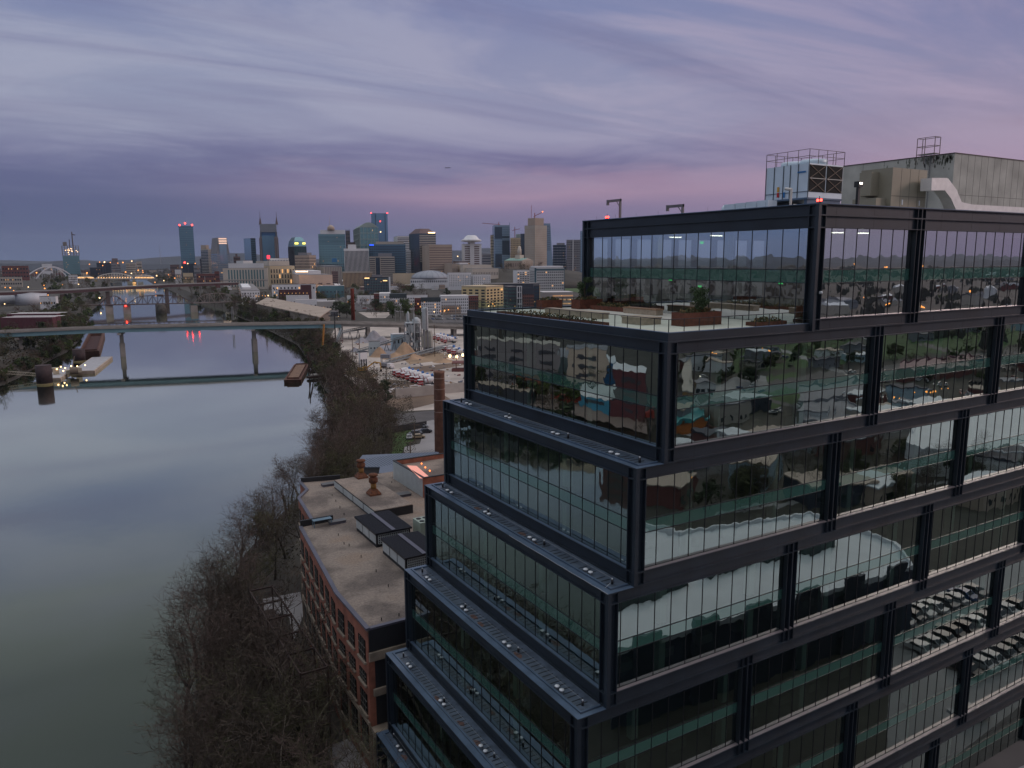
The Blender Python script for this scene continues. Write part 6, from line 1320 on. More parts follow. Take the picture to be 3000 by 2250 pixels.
B = Bld('row of dark shop roofs behind the cream apartments', 1415, 1420, 1580, 832, 1150, DRK, 6, 'building'); B.bands(1, .4, .4, .8, nx=20, fw=.6, lit=4)
# left bank and horizon blocks
for (a, c, e, yt, D, m_, nz, lb) in ((0, 4, 81, 779, 2300, RDB, 3, 'long red brick stadium-like block at the left horizon'), (-20, 0, 58, 812, 1700, BGY, 2, 'beige parking structure at the left edge behind the tanks'), (255, 262, 296, 784, 2500, GDK, 4, 'dark office block behind the footbridge lamps'), (278, 282, 330, 770, 2900, GDK, 3, 'wide dark block with a lit yellow roof line on the left horizon'), (322, 325, 352, 772, 2800, GRY, 4, 'grey block with faint stripes on the left horizon'),
                                     (364, 368, 396, 770, 2700, BGY, 5, 'pair of beige mid-rises left of the plain blue tower'), (396, 399, 414, 766, 2600, BGY, 4, 'pale beige block with a flat top left of the plain blue tower'), (494, 498, 524, 776, 2350, BRN, 3, 'low brown block at the foot of the plain blue tower'), (508, 512, 527, 790, 1900, WHT, 1, 'small white building with a bright blue panel'), (532, 536, 562, 800, 1850, CRM, 1, 'small cream building beside the blue panel building'), (564, 567, 584, 778, 2100, GRY, 3, 'grey stair block at the foot of the plain blue tower'),
                                     (572, 575, 628, 802, 1800, RDB, 2, 'low red brick shops with white awnings'), (197, 200, 222, 807, 1900, WHT, 3, 'small white house with square windows under the arch bridge'), (625, 628, 640, 795, 1600, RDB, 3, 'red brick block at the left end of the courthouse'), (120, 122, 150, 773, 3100, WHT, 1, 'tiny white building on the left horizon'), (325, 327, 345, 757, 4200, BRN, 3, 'lone brown tower on the hazy left horizon')):
    B = Bld(lb, a, c, e, yt, D, m_, 10, 'building', dp=35); B.bands(nz, .4, .15, .92, nx=9, fw=.6, lit=3)
q = dep(470, 757, 6000); tag(mb(GRY).tube((q.x, q.y, GZ), (q.x, q.y, q.z+105), 3, .6, 5).obj('radio_mast'), 'thin radio mast far away on the left horizon', 'radio mast')
# fuel tanks and sheds on the left bank
for (x0, x1, yb, yt, lb) in ((27, 109, 895, 862, 'big white round fuel tank on the left bank'), (-60, 28, 893, 866, 'white fuel tank cut by the left edge of the picture')):
    p = onZ((x0+x1)/2, yb, GZ); D = (p-CAM).dot(_fw); r = (x1-x0)/FPX*D/2; h = dep(60, yt, D).z-GZ; t = thing('fuel_tank', lb, 'tank', (p.x+FWD.x*r, p.y+FWD.y*r, GZ)); b = mb(mat('tank_white', (.52, .54, .58), .5, 0, .08, .08)); b.lathe([(r, 0), (r, h), (r*.98, h+.1)], 40); b.obj('tank_wall', t)
    b = mb(mat('tank_top', (.42, .43, .46), .6)); b.lathe([(r*.98, h+.1), (.1, h+r*.08)], 40); b.obj('roof', t)
B = Bld('small white office beside the fuel tanks with bright lamps', 112, 115, 152, 869, 900, WHT, 8); B.bands(1, .4, .3, .7, nx=6, fw=.5, lit=2)
for k, (x0, x1, y, lb) in enumerate(((20, 150, 922, 'back shed of the striped maroon warehouse group'), (0, 136, 933, 'front shed with a white and maroon striped roof on the left bank'))):
    B = Bld(lb, x0-4, x0, x1, y, 640-60*k, mat('maroon_wall', (.10, .03, .04), .8), 4, 'warehouse', dp=24, roofm=mat('maroon_roof', (.13, .05, .07), .7)); b = mb(mat('white_roof', (.60, .58, .57), .8)); b.box(0, B.w, 3, 9, B.h+.51, B.h+.62); b.box(0, B.w, 14, 20, B.h+.51, B.h+.62); B.mesh(b, 'roof_stripe')
# ================================================================== vehicles
CARC = {}
def car_meshes(name, c):
    b = mb(mat('carpaint_'+name, tuple(q*.7 for q in c), .45, 0, .03, 1)); pr = [(-2.2, .35), (-2.25, .8), (-1.5, .92), (-.95, 1.42), (.75, 1.44), (1.35, .95), (2.15, .82), (2.2, .35)]
    def side(y, k): return [(x, y*(.86 if z_ > 1 else 1), z_) for x, z_ in pr]
    v = side(-.9, 0)+side(.9, 0); n = len(pr); f = [(k, k+1, n+k+1, n+k) for k in range(n-1)]+[tuple(range(n-1, -1, -1)), tuple(range(n, 2*n)), (n-1, 0, n, 2*n-1)]; b.raw(v, f); body = b.mesh('body')
    g = mb(mat('car_glass', (.02, .025, .03), .08)); g.raw([(-1.42, -.80, .95), (1.26, -.80, .97), (.70, -.785, 1.36), (-.92, -.785, 1.34)], [(0, 1, 2, 3)]); g.raw([(-1.42, .91*.9, .95), (1.26, .91*.9, .97), (.70, .785, 1.36), (-.92, .785, 1.34)], [(3, 2, 1, 0)])
    g.v = [(x, y*1.03+(.055 if y > 0 else -.055), z_) for x, y, z_ in g.v]; g.raw([(1.36, -.7, .97), (1.36, .7, .97), (.80, .62, 1.41), (.80, -.62, 1.41)], [(0, 1, 2, 3)]); g.raw([(-1.52, -.7, .95), (-1.52, .7, .95), (-.99, .62, 1.39), (-.99, -.62, 1.39)], [(3, 2, 1, 0)]); gl_ = g.mesh('window')
    return body, gl_
w_ = mb(mat('tyre', (.012, .012, .012), .9)); w_.tube((0, -.11, 0), (0, .11, 0), .33, n=12); WHEEL = w_.mesh('wheel')
for nm, c in (('silver', (.40, .41, .43)), ('white', (.60, .60, .60)), ('black', (.015, .016, .02)), ('red', (.28, .02, .02)), ('blue', (.04, .09, .22)), ('grey', (.13, .135, .15)), ('tan', (.42, .34, .22))): CARC[nm] = car_meshes(nm, c)
def car(p, rz, col, label, group=None, lights=False, s=1, kind='parked_car', det=True):
    t = thing(kind, label, 'car', p, rz, group); t.scale = (s, s, s); bd, g = CARC[col]; inst(bd, 'body', t); inst(g, 'window', t)
    if det:
        for x in (-1.35, 1.35):
            for y in (-.84, .84): inst(WHEEL, 'wheel', t, (x, y, .33))
    if lights: mb(LITW).ball((2.2, -.6, .68), .16, 6, 4).obj('headlight', t); mb(LITW).ball((2.2, .6, .68), .16, 6, 4).obj('headlight', t)
for (x, y, rz, col, lb, li) in ((1237, 1252, 175, 'silver', 'white pickup-like car with glowing lamp beyond the black fence', True), (1245, 1268, 200, 'black', 'black car parked behind the black fence', False), (1225, 1284, 15, 'tan', 'old tan estate car on the drive beside the lawn', False), (1218, 1274, 10, 'grey', 'grey car half hidden behind the tan estate car', False), (1200, 1285, 95, 'silver', 'silver car nose-on beside the lawn', False)):
    p = onZ(x, y, GZ+.05); car(p, R(rz)-YAW, col, lb, lights=li)
b = mb(TARB); a = onZ(1150, 1269, GZ); c = onZ(1250, 1252, GZ); b.bar((a.x, a.y, GZ+1.1), (c.x, c.y, GZ+1.1), .2, 2.2); tag(b.obj('fence'), 'long black solid fence between the lawn and the lot', 'fence')
b = mb(mat('pale_wall', (.36, .33, .30), .85, 0, .2, .15)); pts = [onZ(x, y, GZ) for x, y in ((1160, 1168), (1262, 1157), (1400, 1143), (1480, 1136))]
for a, c in zip(pts, pts[1:]): b.bar((a.x, a.y, GZ+2.0), (c.x, c.y, GZ+2.0), .5, 4.0)
tag(b.obj('retaining_wall'), 'long pale concrete retaining wall along the front of the gravel yard', 'retaining wall')
# mixer trucks
def mixer(p, rz, label, group):
    t = thing('mixer_truck', label, 'mixer truck', p, rz, group); crd = mat('truck_red', (.30, .025, .03), .4); wt = mat('truck_white', (.62, .60, .60), .4); bl = mat('drum_blue', (.03, .14, .40), .4)
    b = mb(STEEL); b.box(-4.2, 3.0, -.5, .5, .8, 1.1); b.obj('chassis', t); b = mb(crd); b.box(2.5, 4.6, -1.2, 1.2, .7, 2.9); b.use(wt); b.box(2.45, 4.65, -1.24, 1.24, 1.5, 1.72); b.box(2.45, 4.65, -1.24, 1.24, 2.75, 3.0); b.obj('cab', t)
    b = mb(WG); b.box(4.61, 4.68, -1.0, 1.0, 1.9, 2.6); b.obj('windscreen', t)
    b = mb(wt); ax = Vector((1, 0, -.26)).normalized(); c = Vector((-.6, 0, 2.6)); pf = [(-2.6, .6), (-1.7, 1.15), (-.4, 1.35), (.9, 1.25), (2.2, .75)]
    for (s0, r0), (s1, r1) in zip(pf, pf[1:]): b.tube(c+ax*s0, c+ax*s1, r0, r1, 12, cap=(s0 == -2.6 or s1 == 2.2))
    b.use(crd); b.tube(c+ax*.85, c+ax*1.15, 1.29, 1.22, 12); b.obj('drum', t)
    b = mb(bl); b.tube(c-ax*2.6, c-ax*3.7, .62, .95, 10); b.obj('hopper', t)
    for x in (-3.4, -2.2, 3.5):
        for y in (-1.0, 1.0): inst(WHEEL, 'wheel', t, (x, y, .5), (0, 0, 0), (1.5, 2, 1.5))
    return t
gr = [(1178, 1101), (1188, 1106), (1203, 1109), (1216, 1114), (1230, 1120), (1243, 1122), (1254, 1130)]
for x, y in gr: mixer(onZ(x, y, GZ), R(200)-YAW+R(rnd.uniform(-6, 6)), 'red and white concrete mixer truck parked in the front row of the gravel yard', 'mixer trucks in the front row of the yard')
for x, y in ((1277, 993), (1286, 995), (1297, 998), (1310, 1002), (1318, 1005)): mixer(onZ(x, y, GZ), R(205)-YAW, 'mixer truck parked in the back row beyond the batching tower', 'mixer trucks in the back row of the yard')
for x, y in ((1315, 1030), (1330, 1037), (1345, 1042)): mixer(onZ(x, y, GZ), R(150)-YAW, 'mixer truck waiting with lamps on beside the near office building', 'mixer trucks by the near building')
for x, y in ((1318, 1043), (1356, 1040), (1192, 1001), (1338, 1045)): tag(mb(LIT).ball(tuple(onZ(x, y, GZ+1.5)), .9, 6, 4).obj('yard_lamp'), 'bright warm work lamp in the gravel yard', 'lamp', 'work lamps in the yard')
p = onZ(1133, 1078, GZ); t = thing('dump_truck', 'white tipper truck with a grey hopper in the middle of the yard', 'truck', p, R(-40)-YAW); b = mb(mat('truck_white', (.62, .60, .60), .4)); b.box(1.5, 4, -1.2, 1.2, .6, 2.7); b.box(4, 5, -1.1, 1.1, .6, 1.6); b.obj('cab', t); b = mb(GRY); b.box(-4, 1.3, -1.3, 1.3, 1.0, 2.6); b.obj('tipper', t)
for x in (-3, -1.8, 3.6):
    for y in (-1.0, 1.0): inst(WHEEL, 'wheel', t, (x, y, .45), (0, 0, 0), (1.4, 2, 1.4))
p = onZ(1063, 1091, GZ); t = thing('excavator', 'yellow excavator with its arm reaching right at the yard edge', 'excavator', p, -YAW+R(5)); YEL = mat('digger_yellow', (.50, .26, .02), .5)
b = mb(TARB); b.box(-2.4, 2.4, -1.6, -1.0, 0, .9); b.box(-2.4, 2.4, 1.0, 1.6, 0, .9); b.obj('track', t); b = mb(YEL); b.box(-2.6, 2, -1.4, 1.4, 1.0, 2.4); b.box(.2, 1.9, -1.4, 0, 2.4, 3.2); b.obj('body', t); b = mb(YEL); b.bar((1.5, 0, 2), (6, 0, 5.2), .6); b.bar((6, 0, 5.2), (9, 0, 4.6), .5); b.bar((9, 0, 4.6), (9, 0, 1.4), .4); b.obj('arm', t); b = mb(TARB); b.box(8.5, 9.6, -.6, .6, .3, 1.4); b.obj('bucket', t)
p = onZ(1350, 1137, GZ); t = thing('wheel_loader', 'small yellow wheel loader parked near the pale wall', 'loader', p, -YAW+R(30)); b = mb(YEL); b.box(-2, 2, -1, 1, .8, 1.8); b.use(WG); b.box(-.8, .6, -.8, .8, 1.8, 3.0); b.obj('body', t); b = mb(YEL); b.box(2, 3, -1.3, 1.3, .3, 1.0); b.obj('bucket', t)
for x in (-1.4, 1.4):
    for y in (-1.0, 1.0): inst(WHEEL, 'wheel', t, (x, y, .6), (0, 0, 0), (1.9, 2, 1.9))
# aggregate piles
def heap(px, py, rpx, ypk, m_, label, seed):
    p = onZ(px, py, GZ); D = (p-CAM).dot(_fw); r = rpx*1.15/FPX*D; h = dep(px, ypk, D).z-GZ; rg = random.Random(seed); b = mb(m_); n = 24; v = []
    for f_, q in ((1.15, 0), (.98, .06), (.72, .34), (.4, .72), (.12, .97)):
        for k in range(n): a = 2*math.pi*k/n; w = f_*(1+.16*mnoise.noise(Vector((math.cos(a)*1.3, math.sin(a)*1.3, seed*3.1)))); v.append((math.cos(a)*w*r, math.sin(a)*w*r*.9, q*h*(1+.05*rg.uniform(-1, 1))))
    v.append((0, 0, h)); f = [(j*n+k, j*n+(k+1) % n, (j+1)*n+(k+1) % n, (j+1)*n+k) for j in range(4) for k in range(n)]+[(4*n+k, 4*n+(k+1) % n, 5*n) for k in range(n)]
    b.raw(v, f, True); o = b.obj('gravel_heap', loc=(p.x, p.y, GZ+.02)); tag(o, label, 'gravel heap')
SAND = mat('tan_sand', (.33, .22, .14), .95, 0, .22, .25, bump=.4, bs=1.5); SGR = mat('grey_aggregate', (.24, .23, .25), .95, 0, .2, .25, bump=.4, bs=1.5)
heap(1112, 1044, 24, 1016, SAND, 'rounded tan sand heap at the left of the sand heaps', 1); heap(1186, 1040, 32, 1002, SAND, 'tallest pointed tan sand heap', 2); heap(1158, 1050, 30, 1033, SAND, 'low tan heap in front of the pointed one', 3); heap(1205, 1050, 34, 1035, SAND, 'low brown heap right of the pointed one', 4)
heap(1095, 997, 26, 968, SGR, 'pointed grey aggregate heap at the back of the yard', 5); heap(1120, 1005, 24, 985, SGR, 'low grey aggregate heap beside the blue shed', 6); heap(1060, 1003, 20, 988, SGR, 'small dark grey heap under the conveyor', 7); heap(1130, 1010, 20, 1004, cm('brown_gravel', (.22, .14, .10)), 'small flat brown heap behind the sand', 8)
# batching plant
def lift(px, py0, py1, base_y): p = onZ(px, base_y, GZ); D = (p-CAM).dot(_fw); return p, dep(px, py0, D).z-GZ, dep(px, py1, D).z-GZ, D/FPX
SILO = mat('silo_grey', (.38, .41, .42), .55, .1, .15, .3)
p, z1, z0, s_ = lift(1248, 905, 966, 1035); t = thing('tall_silo', 'tallest narrow grey silo tower of the batching plant', 'silo', p); b = mb(SILO); b.lathe([(8*s_, z0), (8.6*s_, z0+.5), (8.6*s_, z1), (7*s_, z1+1.2)], 16); b.obj('shell', t); b = mb(GRY)
for k in range(4): a = 1.57*k+.7; b.bar((7*s_*math.cos(a), 7*s_*math.sin(a), 0), (7*s_*math.cos(a), 7*s_*math.sin(a), z0), .5)
b.bar((0, -9*s_, z0), (0, -9*s_, z1+1), .5); b.obj('leg', t)
p, z1, z0, s_ = lift(1253, 968, 1015, 1032); t = thing('batch_house', 'big boxy beige batching house under the tall silo', 'plant building', p, -YAW); b = mb(cm('batch_beige', (.34, .33, .29))); w = 14*s_; b.raw([(-w, -5, z0), (w, -5, z0), (w, 5, z0), (-w, 5, z0), (-w, -5, z1-3), (w, -5, z1-3), (w, 5, z1-3), (-w, 5, z1-3), (-w*.75, -4, z1), (w*.75, -4, z1), (w*.75, 4, z1), (-w*.75, 4, z1)],
      [(0, 1, 5, 4), (1, 2, 6, 5), (2, 3, 7, 6), (3, 0, 4, 7), (0, 3, 2, 1), (4, 5, 9, 8), (5, 6, 10, 9), (6, 7, 11, 10), (7, 4, 8, 11), (8, 9, 10, 11)]); b.obj('hopper_house', t); b = mb(GRY); b.box(-w*.7, w, -3, 3, 0, z0-.01); b.box(w*.3, w*1.2, -5.5, -3.2, 0, z0*.7); b.obj('base', t)
for (px, y0, y1, by, r, lb) in ((1200, 945, 976, 1025, 7.5, 'small light grey silo left of the batching tower'), (1222, 935, 955, 1030, 12, 'wide pale upper bin of the batching plant'), (1222, 950, 980, 1028, 13, 'wide pale lower bin of the batching plant'), (1219, 976, 1010, 1026, 10, 'blue-grey tank at the foot of the batching plant'), (1198, 918, 945, 1029, 4, 'slim bent vent column on top of the batching plant')):
    p, z1, z0, s_ = lift(px, y0, y1, by); t = thing('silo', lb, 'silo', p); b = mb(SILO); b.lathe([(r*s_*.5, max(0, z0-r*s_*.5)), (r*s_, z0), (r*s_, z1), (r*s_*.3, z1+1.5)], 16); b.obj('shell', t); b = mb(GRY)
    for k in range(4): a = 1.57*k+.3; b.bar((r*s_*.8*math.cos(a), r*s_*.8*math.sin(a), 0), (r*s_*.8*math.cos(a), r*s_*.8*math.sin(a), z0), .45)
    b.obj('leg', t)
p, z1, z0, s_ = lift(1214, 945, 1000, 1030); t = thing('batching_frame', 'steel frame with platforms, pipes and bins round the batching silos', 'steel frame', p, -YAW); b = mb(SILO); w = 24*s_
for zz in (z0*.45, z0, (z0+z1)/2, z1): b.box(-w, w*.8, -5, 5, zz, zz+.35); b.bar((-w, -5, zz+1.2), (w*.8, -5, zz+1.2), .15)
b.obj('platform', t)
for x in (-w, -w*.3, w*.3, w*.8):
    for y in (-5, 5): mb(GRY).box(x-.2, x+.2, y-.2, y+.2, 0, z1).obj('post', t)
b = mb(SILO); b.box(-w*.9, -w*.4, -4.5, 3, z0+.4, z0+4.5); b.box(w*.1, w*.6, -5.5, 3, z0*.5, z0-.2); b.box(-w*.5, w*.2, -5.2, 2, (z0+z1)/2+.4, z1-1); b.obj('bin', t)
b = mb(SILO); b.bar((-w*.9, -6, z1), (w*.5, -6, z0*.4), .7); b.bar((-w*1.3, -6, 1), (-w*.5, -6, z0), .6); b.tube((w*.2, -6, z1+6), (w*.2, -6, 2), .35, n=6); b.obj('pipe', t)
def conveyor(x0, y0, b0, x1, y1, b1, w, label):
    p, z1, _, s_ = lift(x0, y0, y0, b0); q, z2, _, s2 = lift(x1, y1, y1, b1); t = thing('conveyor', label, 'conveyor', p); b = mb(mat('conveyor_grey', (.20, .22, .23), .7)); d = q-p; A = Vector((0, 0, z1)); C = Vector((d.x, d.y, z2)); b.bar(A, C, w, .7); b.bar(A+Vector((0, 0, 1.4)), C+Vector((0, 0, 1.4)), w*.6, .3)
    n = 14
    for k in range(n): u, v2 = A.lerp(C, k/n), A.lerp(C, (k+1)/n); b.bar(u, v2+Vector((0, 0, 1.4)), .18)
    b.obj('belt', t); b = mb(GRY)
    for k in (.3, .6, .92): u = A.lerp(C, k); b.bar((u.x-1.5, u.y, 0), (u.x, u.y, u.z), .35); b.bar((u.x+1.5, u.y, 0), (u.x, u.y, u.z), .35)
    b.obj('leg', t)
conveyor(985, 1003, 1004, 1001, 968, 1000, 2.2, 'short steep conveyor at the left of the yard'); conveyor(1001, 975, 1000, 1080, 960, 985, 2.6, 'long grey conveyor rising under the near bridge'); conveyor(1045, 1031, 1033, 1110, 1013, 1032, 2.0, 'thin dark conveyor climbing towards the sand heaps'); conveyor(1135, 1062, 1066, 1300, 1018, 1030, 2.2, 'longest lattice conveyor crossing the yard diagonally'); conveyor(1110, 1012, 1028, 1185, 988, 1026, 1.8, 'pale conveyor gantry over the sand heaps'); conveyor(1262, 1030, 1034, 1330, 1012, 1014, 1.6, 'low thin conveyor right of the batching house')
B = Bld('small light blue office shed with a white roof in the yard', 1138, 1150, 1190, 981, 480, cm('shed_blue', (.32, .42, .48)), 22, 'shed', roofm=mat('white_roof', (.60, .58, .57), .8)); B.windows(4, 1, .4, .5, .3, .8, lit=0)
B = Bld('pale square hopper building beside the conveyor', 1076, 1080, 1105, 1001, 450, cm('shed_pale', (.36, .42, .44)), 12, 'shed'); B.bands(1, .3, .4, .7, nx=3, fw=.4, lit=0)
B = Bld('small white shed with a dark roof and three doors at the left of the yard', 1043, 1055, 1066, 1033, 395, WHT, 35, 'shed', roofm=DRK); B.windows(3, 1, .5, .7, .0, .7, lit=0)
p = onZ(1130, 1062, GZ); t = thing('load_hopper', 'grey box hopper on legs behind the tipper truck', 'hopper', p, -YAW); b = mb(GRY); b.box(-2.5, 2.5, -2, 2, 2.5, 4.6); [b.box(x, x+.3, y, y+.3, 0, 2.5) for x in (-2.4, 2.1) for y in (-1.9, 1.6)]; b.obj('box', t)
p = onZ(1360, 1085, GZ); t = thing('open_canopy', 'dark red flat canopy on posts beside the near office building', 'canopy', p, -YAW); b = mb(RDB); b.box(-6, 8, -4, 4, 4, 4.5); b.box(-6, 4, -5, 0, 0, 1.4); b.obj('roof', t); b = mb(RDB); [b.box(x, x+.4, -3.8, -3.4, 0, 4) for x in (-4, 0, 5)]; b.obj('post', t)
for (px, py, n_, s__, lb) in ((1200, 1143, 10, 1.0, 'jumble of pale pipes and scrap behind the retaining wall'), (1150, 1150, 9, 1.0, 'scattered pale timbers on the brown dirt'), (1310, 1128, 12, 1.2, 'pile of grey scrap steel right of the brick chimney')):
    p = onZ(px, py, GZ); rg = random.Random(px); b = mb(WHT)
    for k in range(n_): b.use((WHT, GRY, BGY)[k % 3]); a = rg.uniform(0, 3.14); L_ = rg.uniform(1.5, 5)*s__; c = Vector((rg.uniform(-8, 8), rg.uniform(-5, 5), rg.uniform(.3, 1.2))); b.bar(c, c+Vector((math.cos(a)*L_, math.sin(a)*L_, rg.uniform(-.2, .8))), rg.uniform(.2, .5))
    o = b.obj('scrap_pile', loc=p); tag(o, lb, 'scrap pile')
rg = random.Random(77); b = MB()
for k in range(420):
    p = onZ(rg.uniform(1000, 1400), rg.uniform(985, 1150), GZ); s1 = rg.uniform(.2, .9)
    b.use((SAND, SGR, RDB, GRY, WHT)[k % 5]); b.bar(p, p+Vector((rg.uniform(-2, 2)*s1, rg.uniform(-2, 2)*s1, s1*rg.uniform(.2, .7))), s1*rg.uniform(.6, 1.4), s1)
o = b.obj('yard_debris', kind='stuff'); o['label'] = 'small rubble and debris strewn over the gravel yard'; o['category'] = 'debris'
heap(1165, 1003, 20, 990, SGR, 'low grey heap behind the tan sand heaps', 11); heap(1300, 1060, 26, 1050, SAND, 'flat tan mound in the right part of the yard', 12); heap(1040, 1030, 14, 1018, SGR, 'small grey heap by the steep conveyor', 13)
# poles
def pole(px, yt, yb, label, group, arm=True, z0=GZ, r=.18, lamp=False, cat='utility pole', name='utility_pole'):
    p = onZ(px, yb, z0); D = (p-CAM).dot(_fw); h = dep(px, yt, D).z-z0; t = thing(name, label, cat, p, 0, group); k_ = max(1, D/380); b = mb(mat('pole_wood', (.10, .075, .055), .9) if arm else mat('pole_grey', (.25, .25, .25), .6)); b.tube((0, 0, 0), (0, 0, h), r*k_, r*.8*k_, 6); b.obj('pole', t)
    if arm: b = mb(mat('pole_wood', (.10, .075, .055), .9)); b.bar(tuple(-RGT*1.6+Vector((0, 0, h*.9))), tuple(RGT*1.6+Vector((0, 0, h*.9))), .16*k_); b.obj('cross_arm', t)
    if lamp: b = mb(LIT if arm is False else LIT); b.ball((0, 0, h+.2), .32*max(1, D/330), 6, 4); b.obj('lamp_head', t)
for x, a, c in ((1133, 1073, 1135), (1096, 1060, 1093), (1034, 988, 1050), (1044, 1028, 1075), (1039, 1040, 1080), (1053, 980, 1020), (1215, 1238, 1292), (1203, 1290, 1345), (1274, 950, 1045), (1337, 1020, 1060)): pole(x, a, c, 'tall wooden utility pole in or beside the gravel yard', 'utility poles around the yard')
LP = [(5, 856), (40, 852), (15, 842), (30, 843), (83, 841), (129, 836), (131, 845), (183, 834), (230, 833), (107, 799), (262, 774), (292, 768), (306, 768), (323, 769), (345, 771), (360, 769), (386, 765), (301, 778), (255, 799), (254, 802), (385, 801), (368, 797), (419, 798), (415, 806), (459, 808), (494, 805), (515, 788), (533, 783), (550, 772), (572, 772), (405, 792), (418, 793), (153, 852), (124, 866), (141, 866), (202, 854), (292, 875), (457, 868), (497, 813), (512, 815), (480, 822), (454, 827), (600, 788), (640, 802), (617, 800), (758, 877), (768, 868), (778, 869), (786, 868), (833, 888), (866, 887), (926, 857), (934, 863), (924, 865), (944, 891), (1020, 888), (992, 932), (1025, 834), (1143, 842), (1112, 849), (1128, 830), (1091, 841), (1111, 843), (1083, 824), (1188, 820), (1193, 818), (1197, 822), (1210, 829), (1341, 751), (1323, 817), (1264, 830), (1286, 838), (1110, 876), (1160, 893), (1175, 900), (1244, 913), (1272, 919), (1291, 917), (1303, 915), (1314, 913), (1340, 911), (1353, 910), (1480, 792), (1483, 791), (1498, 788), (1660, 818), (1687, 817), (1703, 815), (1635, 851), (1641, 852), (1650, 853), (1556, 846), (1432, 901), (1444, 894), (1448, 901), (1483, 886), (1520, 895), (1524, 900), (930, 908), (757, 895), (14, 894), (268, 867)]
for i, (x, y) in enumerate(LP):
    D_ = (onZ(x, max(y+6, 792), GZ)-CAM).dot(_fw); yb = 1125-FPX*0
    q = dep(x, y, min(D_, 2400)); h = max(4, q.z-GZ); rg_ = 'on the left bank' if x < 600 else ('near the old courthouse' if x < 900 else ('among the downtown streets' if x < 1300 else 'near the white apartments and capitol hill'))
    t = thing('street_lamp', 'small glowing orange street lamp '+rg_, 'street lamp', (q.x, q.y, GZ), 0, 'street lamps '+rg_); b = mb(mat('pole_grey', (.25, .25, .25), .6)); b.tube((0, 0, 0), (0, 0, h), .15, .12, 5); b.obj('pole', t); b = mb(mat('amber_lamp', (1, .36, .08), emit=2.6) if i % 4 else LIT); b.ball((0, 0, h), min(D_, 2400)/FPX*(1.35 if i % 3 else 1.9), 6, 4); b.obj('lamp_head', t)
for x, yt, yb in ((1191, 918, 955), (1158, 903, 940), (1174, 898, 942), (1212, 893, 945), (1335, 880, 942), (1300, 895, 955), (602, 810, 845), (680, 898, 938), (684, 898, 938), (934, 905, 936), (1086, 860, 900), (988, 850, 900), (1044, 843, 905), (1247, 852, 905)): pole(x, yt, yb, 'slim pale grey lamp mast standing along the road behind the near bridge', 'lamp masts behind the near bridge', arm=False, cat='lamp mast', name='lamp_mast')
# cars in far lots
k = 0
for x in range(1268, 1392, 9):
    for y in (928, 936):
        if rnd.random() < .8: k += 1; car(onZ(x+rnd.uniform(-2, 2), y, GZ+.06), R(rnd.choice((90, -90)))-YAW+R(20), rnd.choice(('silver', 'black', 'grey', 'white', 'blue')), 'car parked in rows in the lot below the white apartments', 'cars in the lot below the white apartments', s=1.1, det=False)
for x, y in ((1037, 888), (1046, 892), (1052, 896), (1003, 873), (1068, 905), (1080, 908)): car(onZ(x, y, GZ+.05), R(-30)-YAW, rnd.choice(('silver', 'white', 'red', 'black')), 'car beside the road behind the slim red chimney', 'cars on the road behind the slim chimney', s=1.2, det=False)
# far street trees, bushes and low roofs filling the city blocks
rc = random.Random(33)
for i in range(420):
    x = rc.choice((rc.uniform(640, 1460), rc.uniform(640, 1250), rc.uniform(0, 640))); y = rc.uniform(836, 930) if x > 640 else rc.uniform(803, 830)
    if 640 < x < 1010 and y > 905: continue
    if x > 1380: y = rc.uniform(800, 850)
    if 1230 < x < 1400 and y > 905: continue
    if 960 < x < 1100 and y > 880 and rc.random() < .7: continue
    p = onZ(x, y, GZ); wx_ = shore_x(RSH, p.y)
    if shore_x(LSH, p.y)-5 < p.x < wx_+5: continue
    lf = rc.random() < .2; rg_ = 'left bank' if x < 640 else ('old courthouse' if x < 980 else 'white apartments and dome'); WOODS.add(LOWL[i % 3] if lf else LOWB[i % 3], p, rc.uniform(.8, 1.5), rc)
for (x, y, s__, lb) in ((1150, 932, 2.0, 'left of the two round green trees behind the near bridge'), (1192, 932, 2.3, 'right and larger of the two round green trees behind the near bridge'), (995, 930, 2.0, 'dark green tree left of the slim red chimney'), (1016, 932, 1.7, 'olive tree just left of the slim red chimney'), (1103, 912, 1.7, 'lone olive tree between the road and the gravel bank')): tree(LEAFY[2 if 'round' in lb else 0], onZ(x, y, GZ), s__, lb, None, 'leafy_tree', rc)
for i in range(26):
    t_ = rc.uniform(0, 1); x = 1465+t_*120; q = dep(x, 800, 1680+rc.uniform(-60, 90)); dd = math.hypot(q.x-hp.x, q.y-hp.y); zz_ = GZ+max(0, 35-max(0, dd-90)*.17); tree(LOWB[i % 3], (q.x, q.y, zz_-1), rc.uniform(1.0, 1.6), 'bare tree on the slope of capitol hill', 'trees on capitol hill', 'bare_tree', rc)
sheet('lawn', [(1655, 850), (1655, 800), (1740, 800), (1760, 870)], LAWN, 4)
ROOFS = [WHT, GRY, BRN, BGY, RDB, TAN]
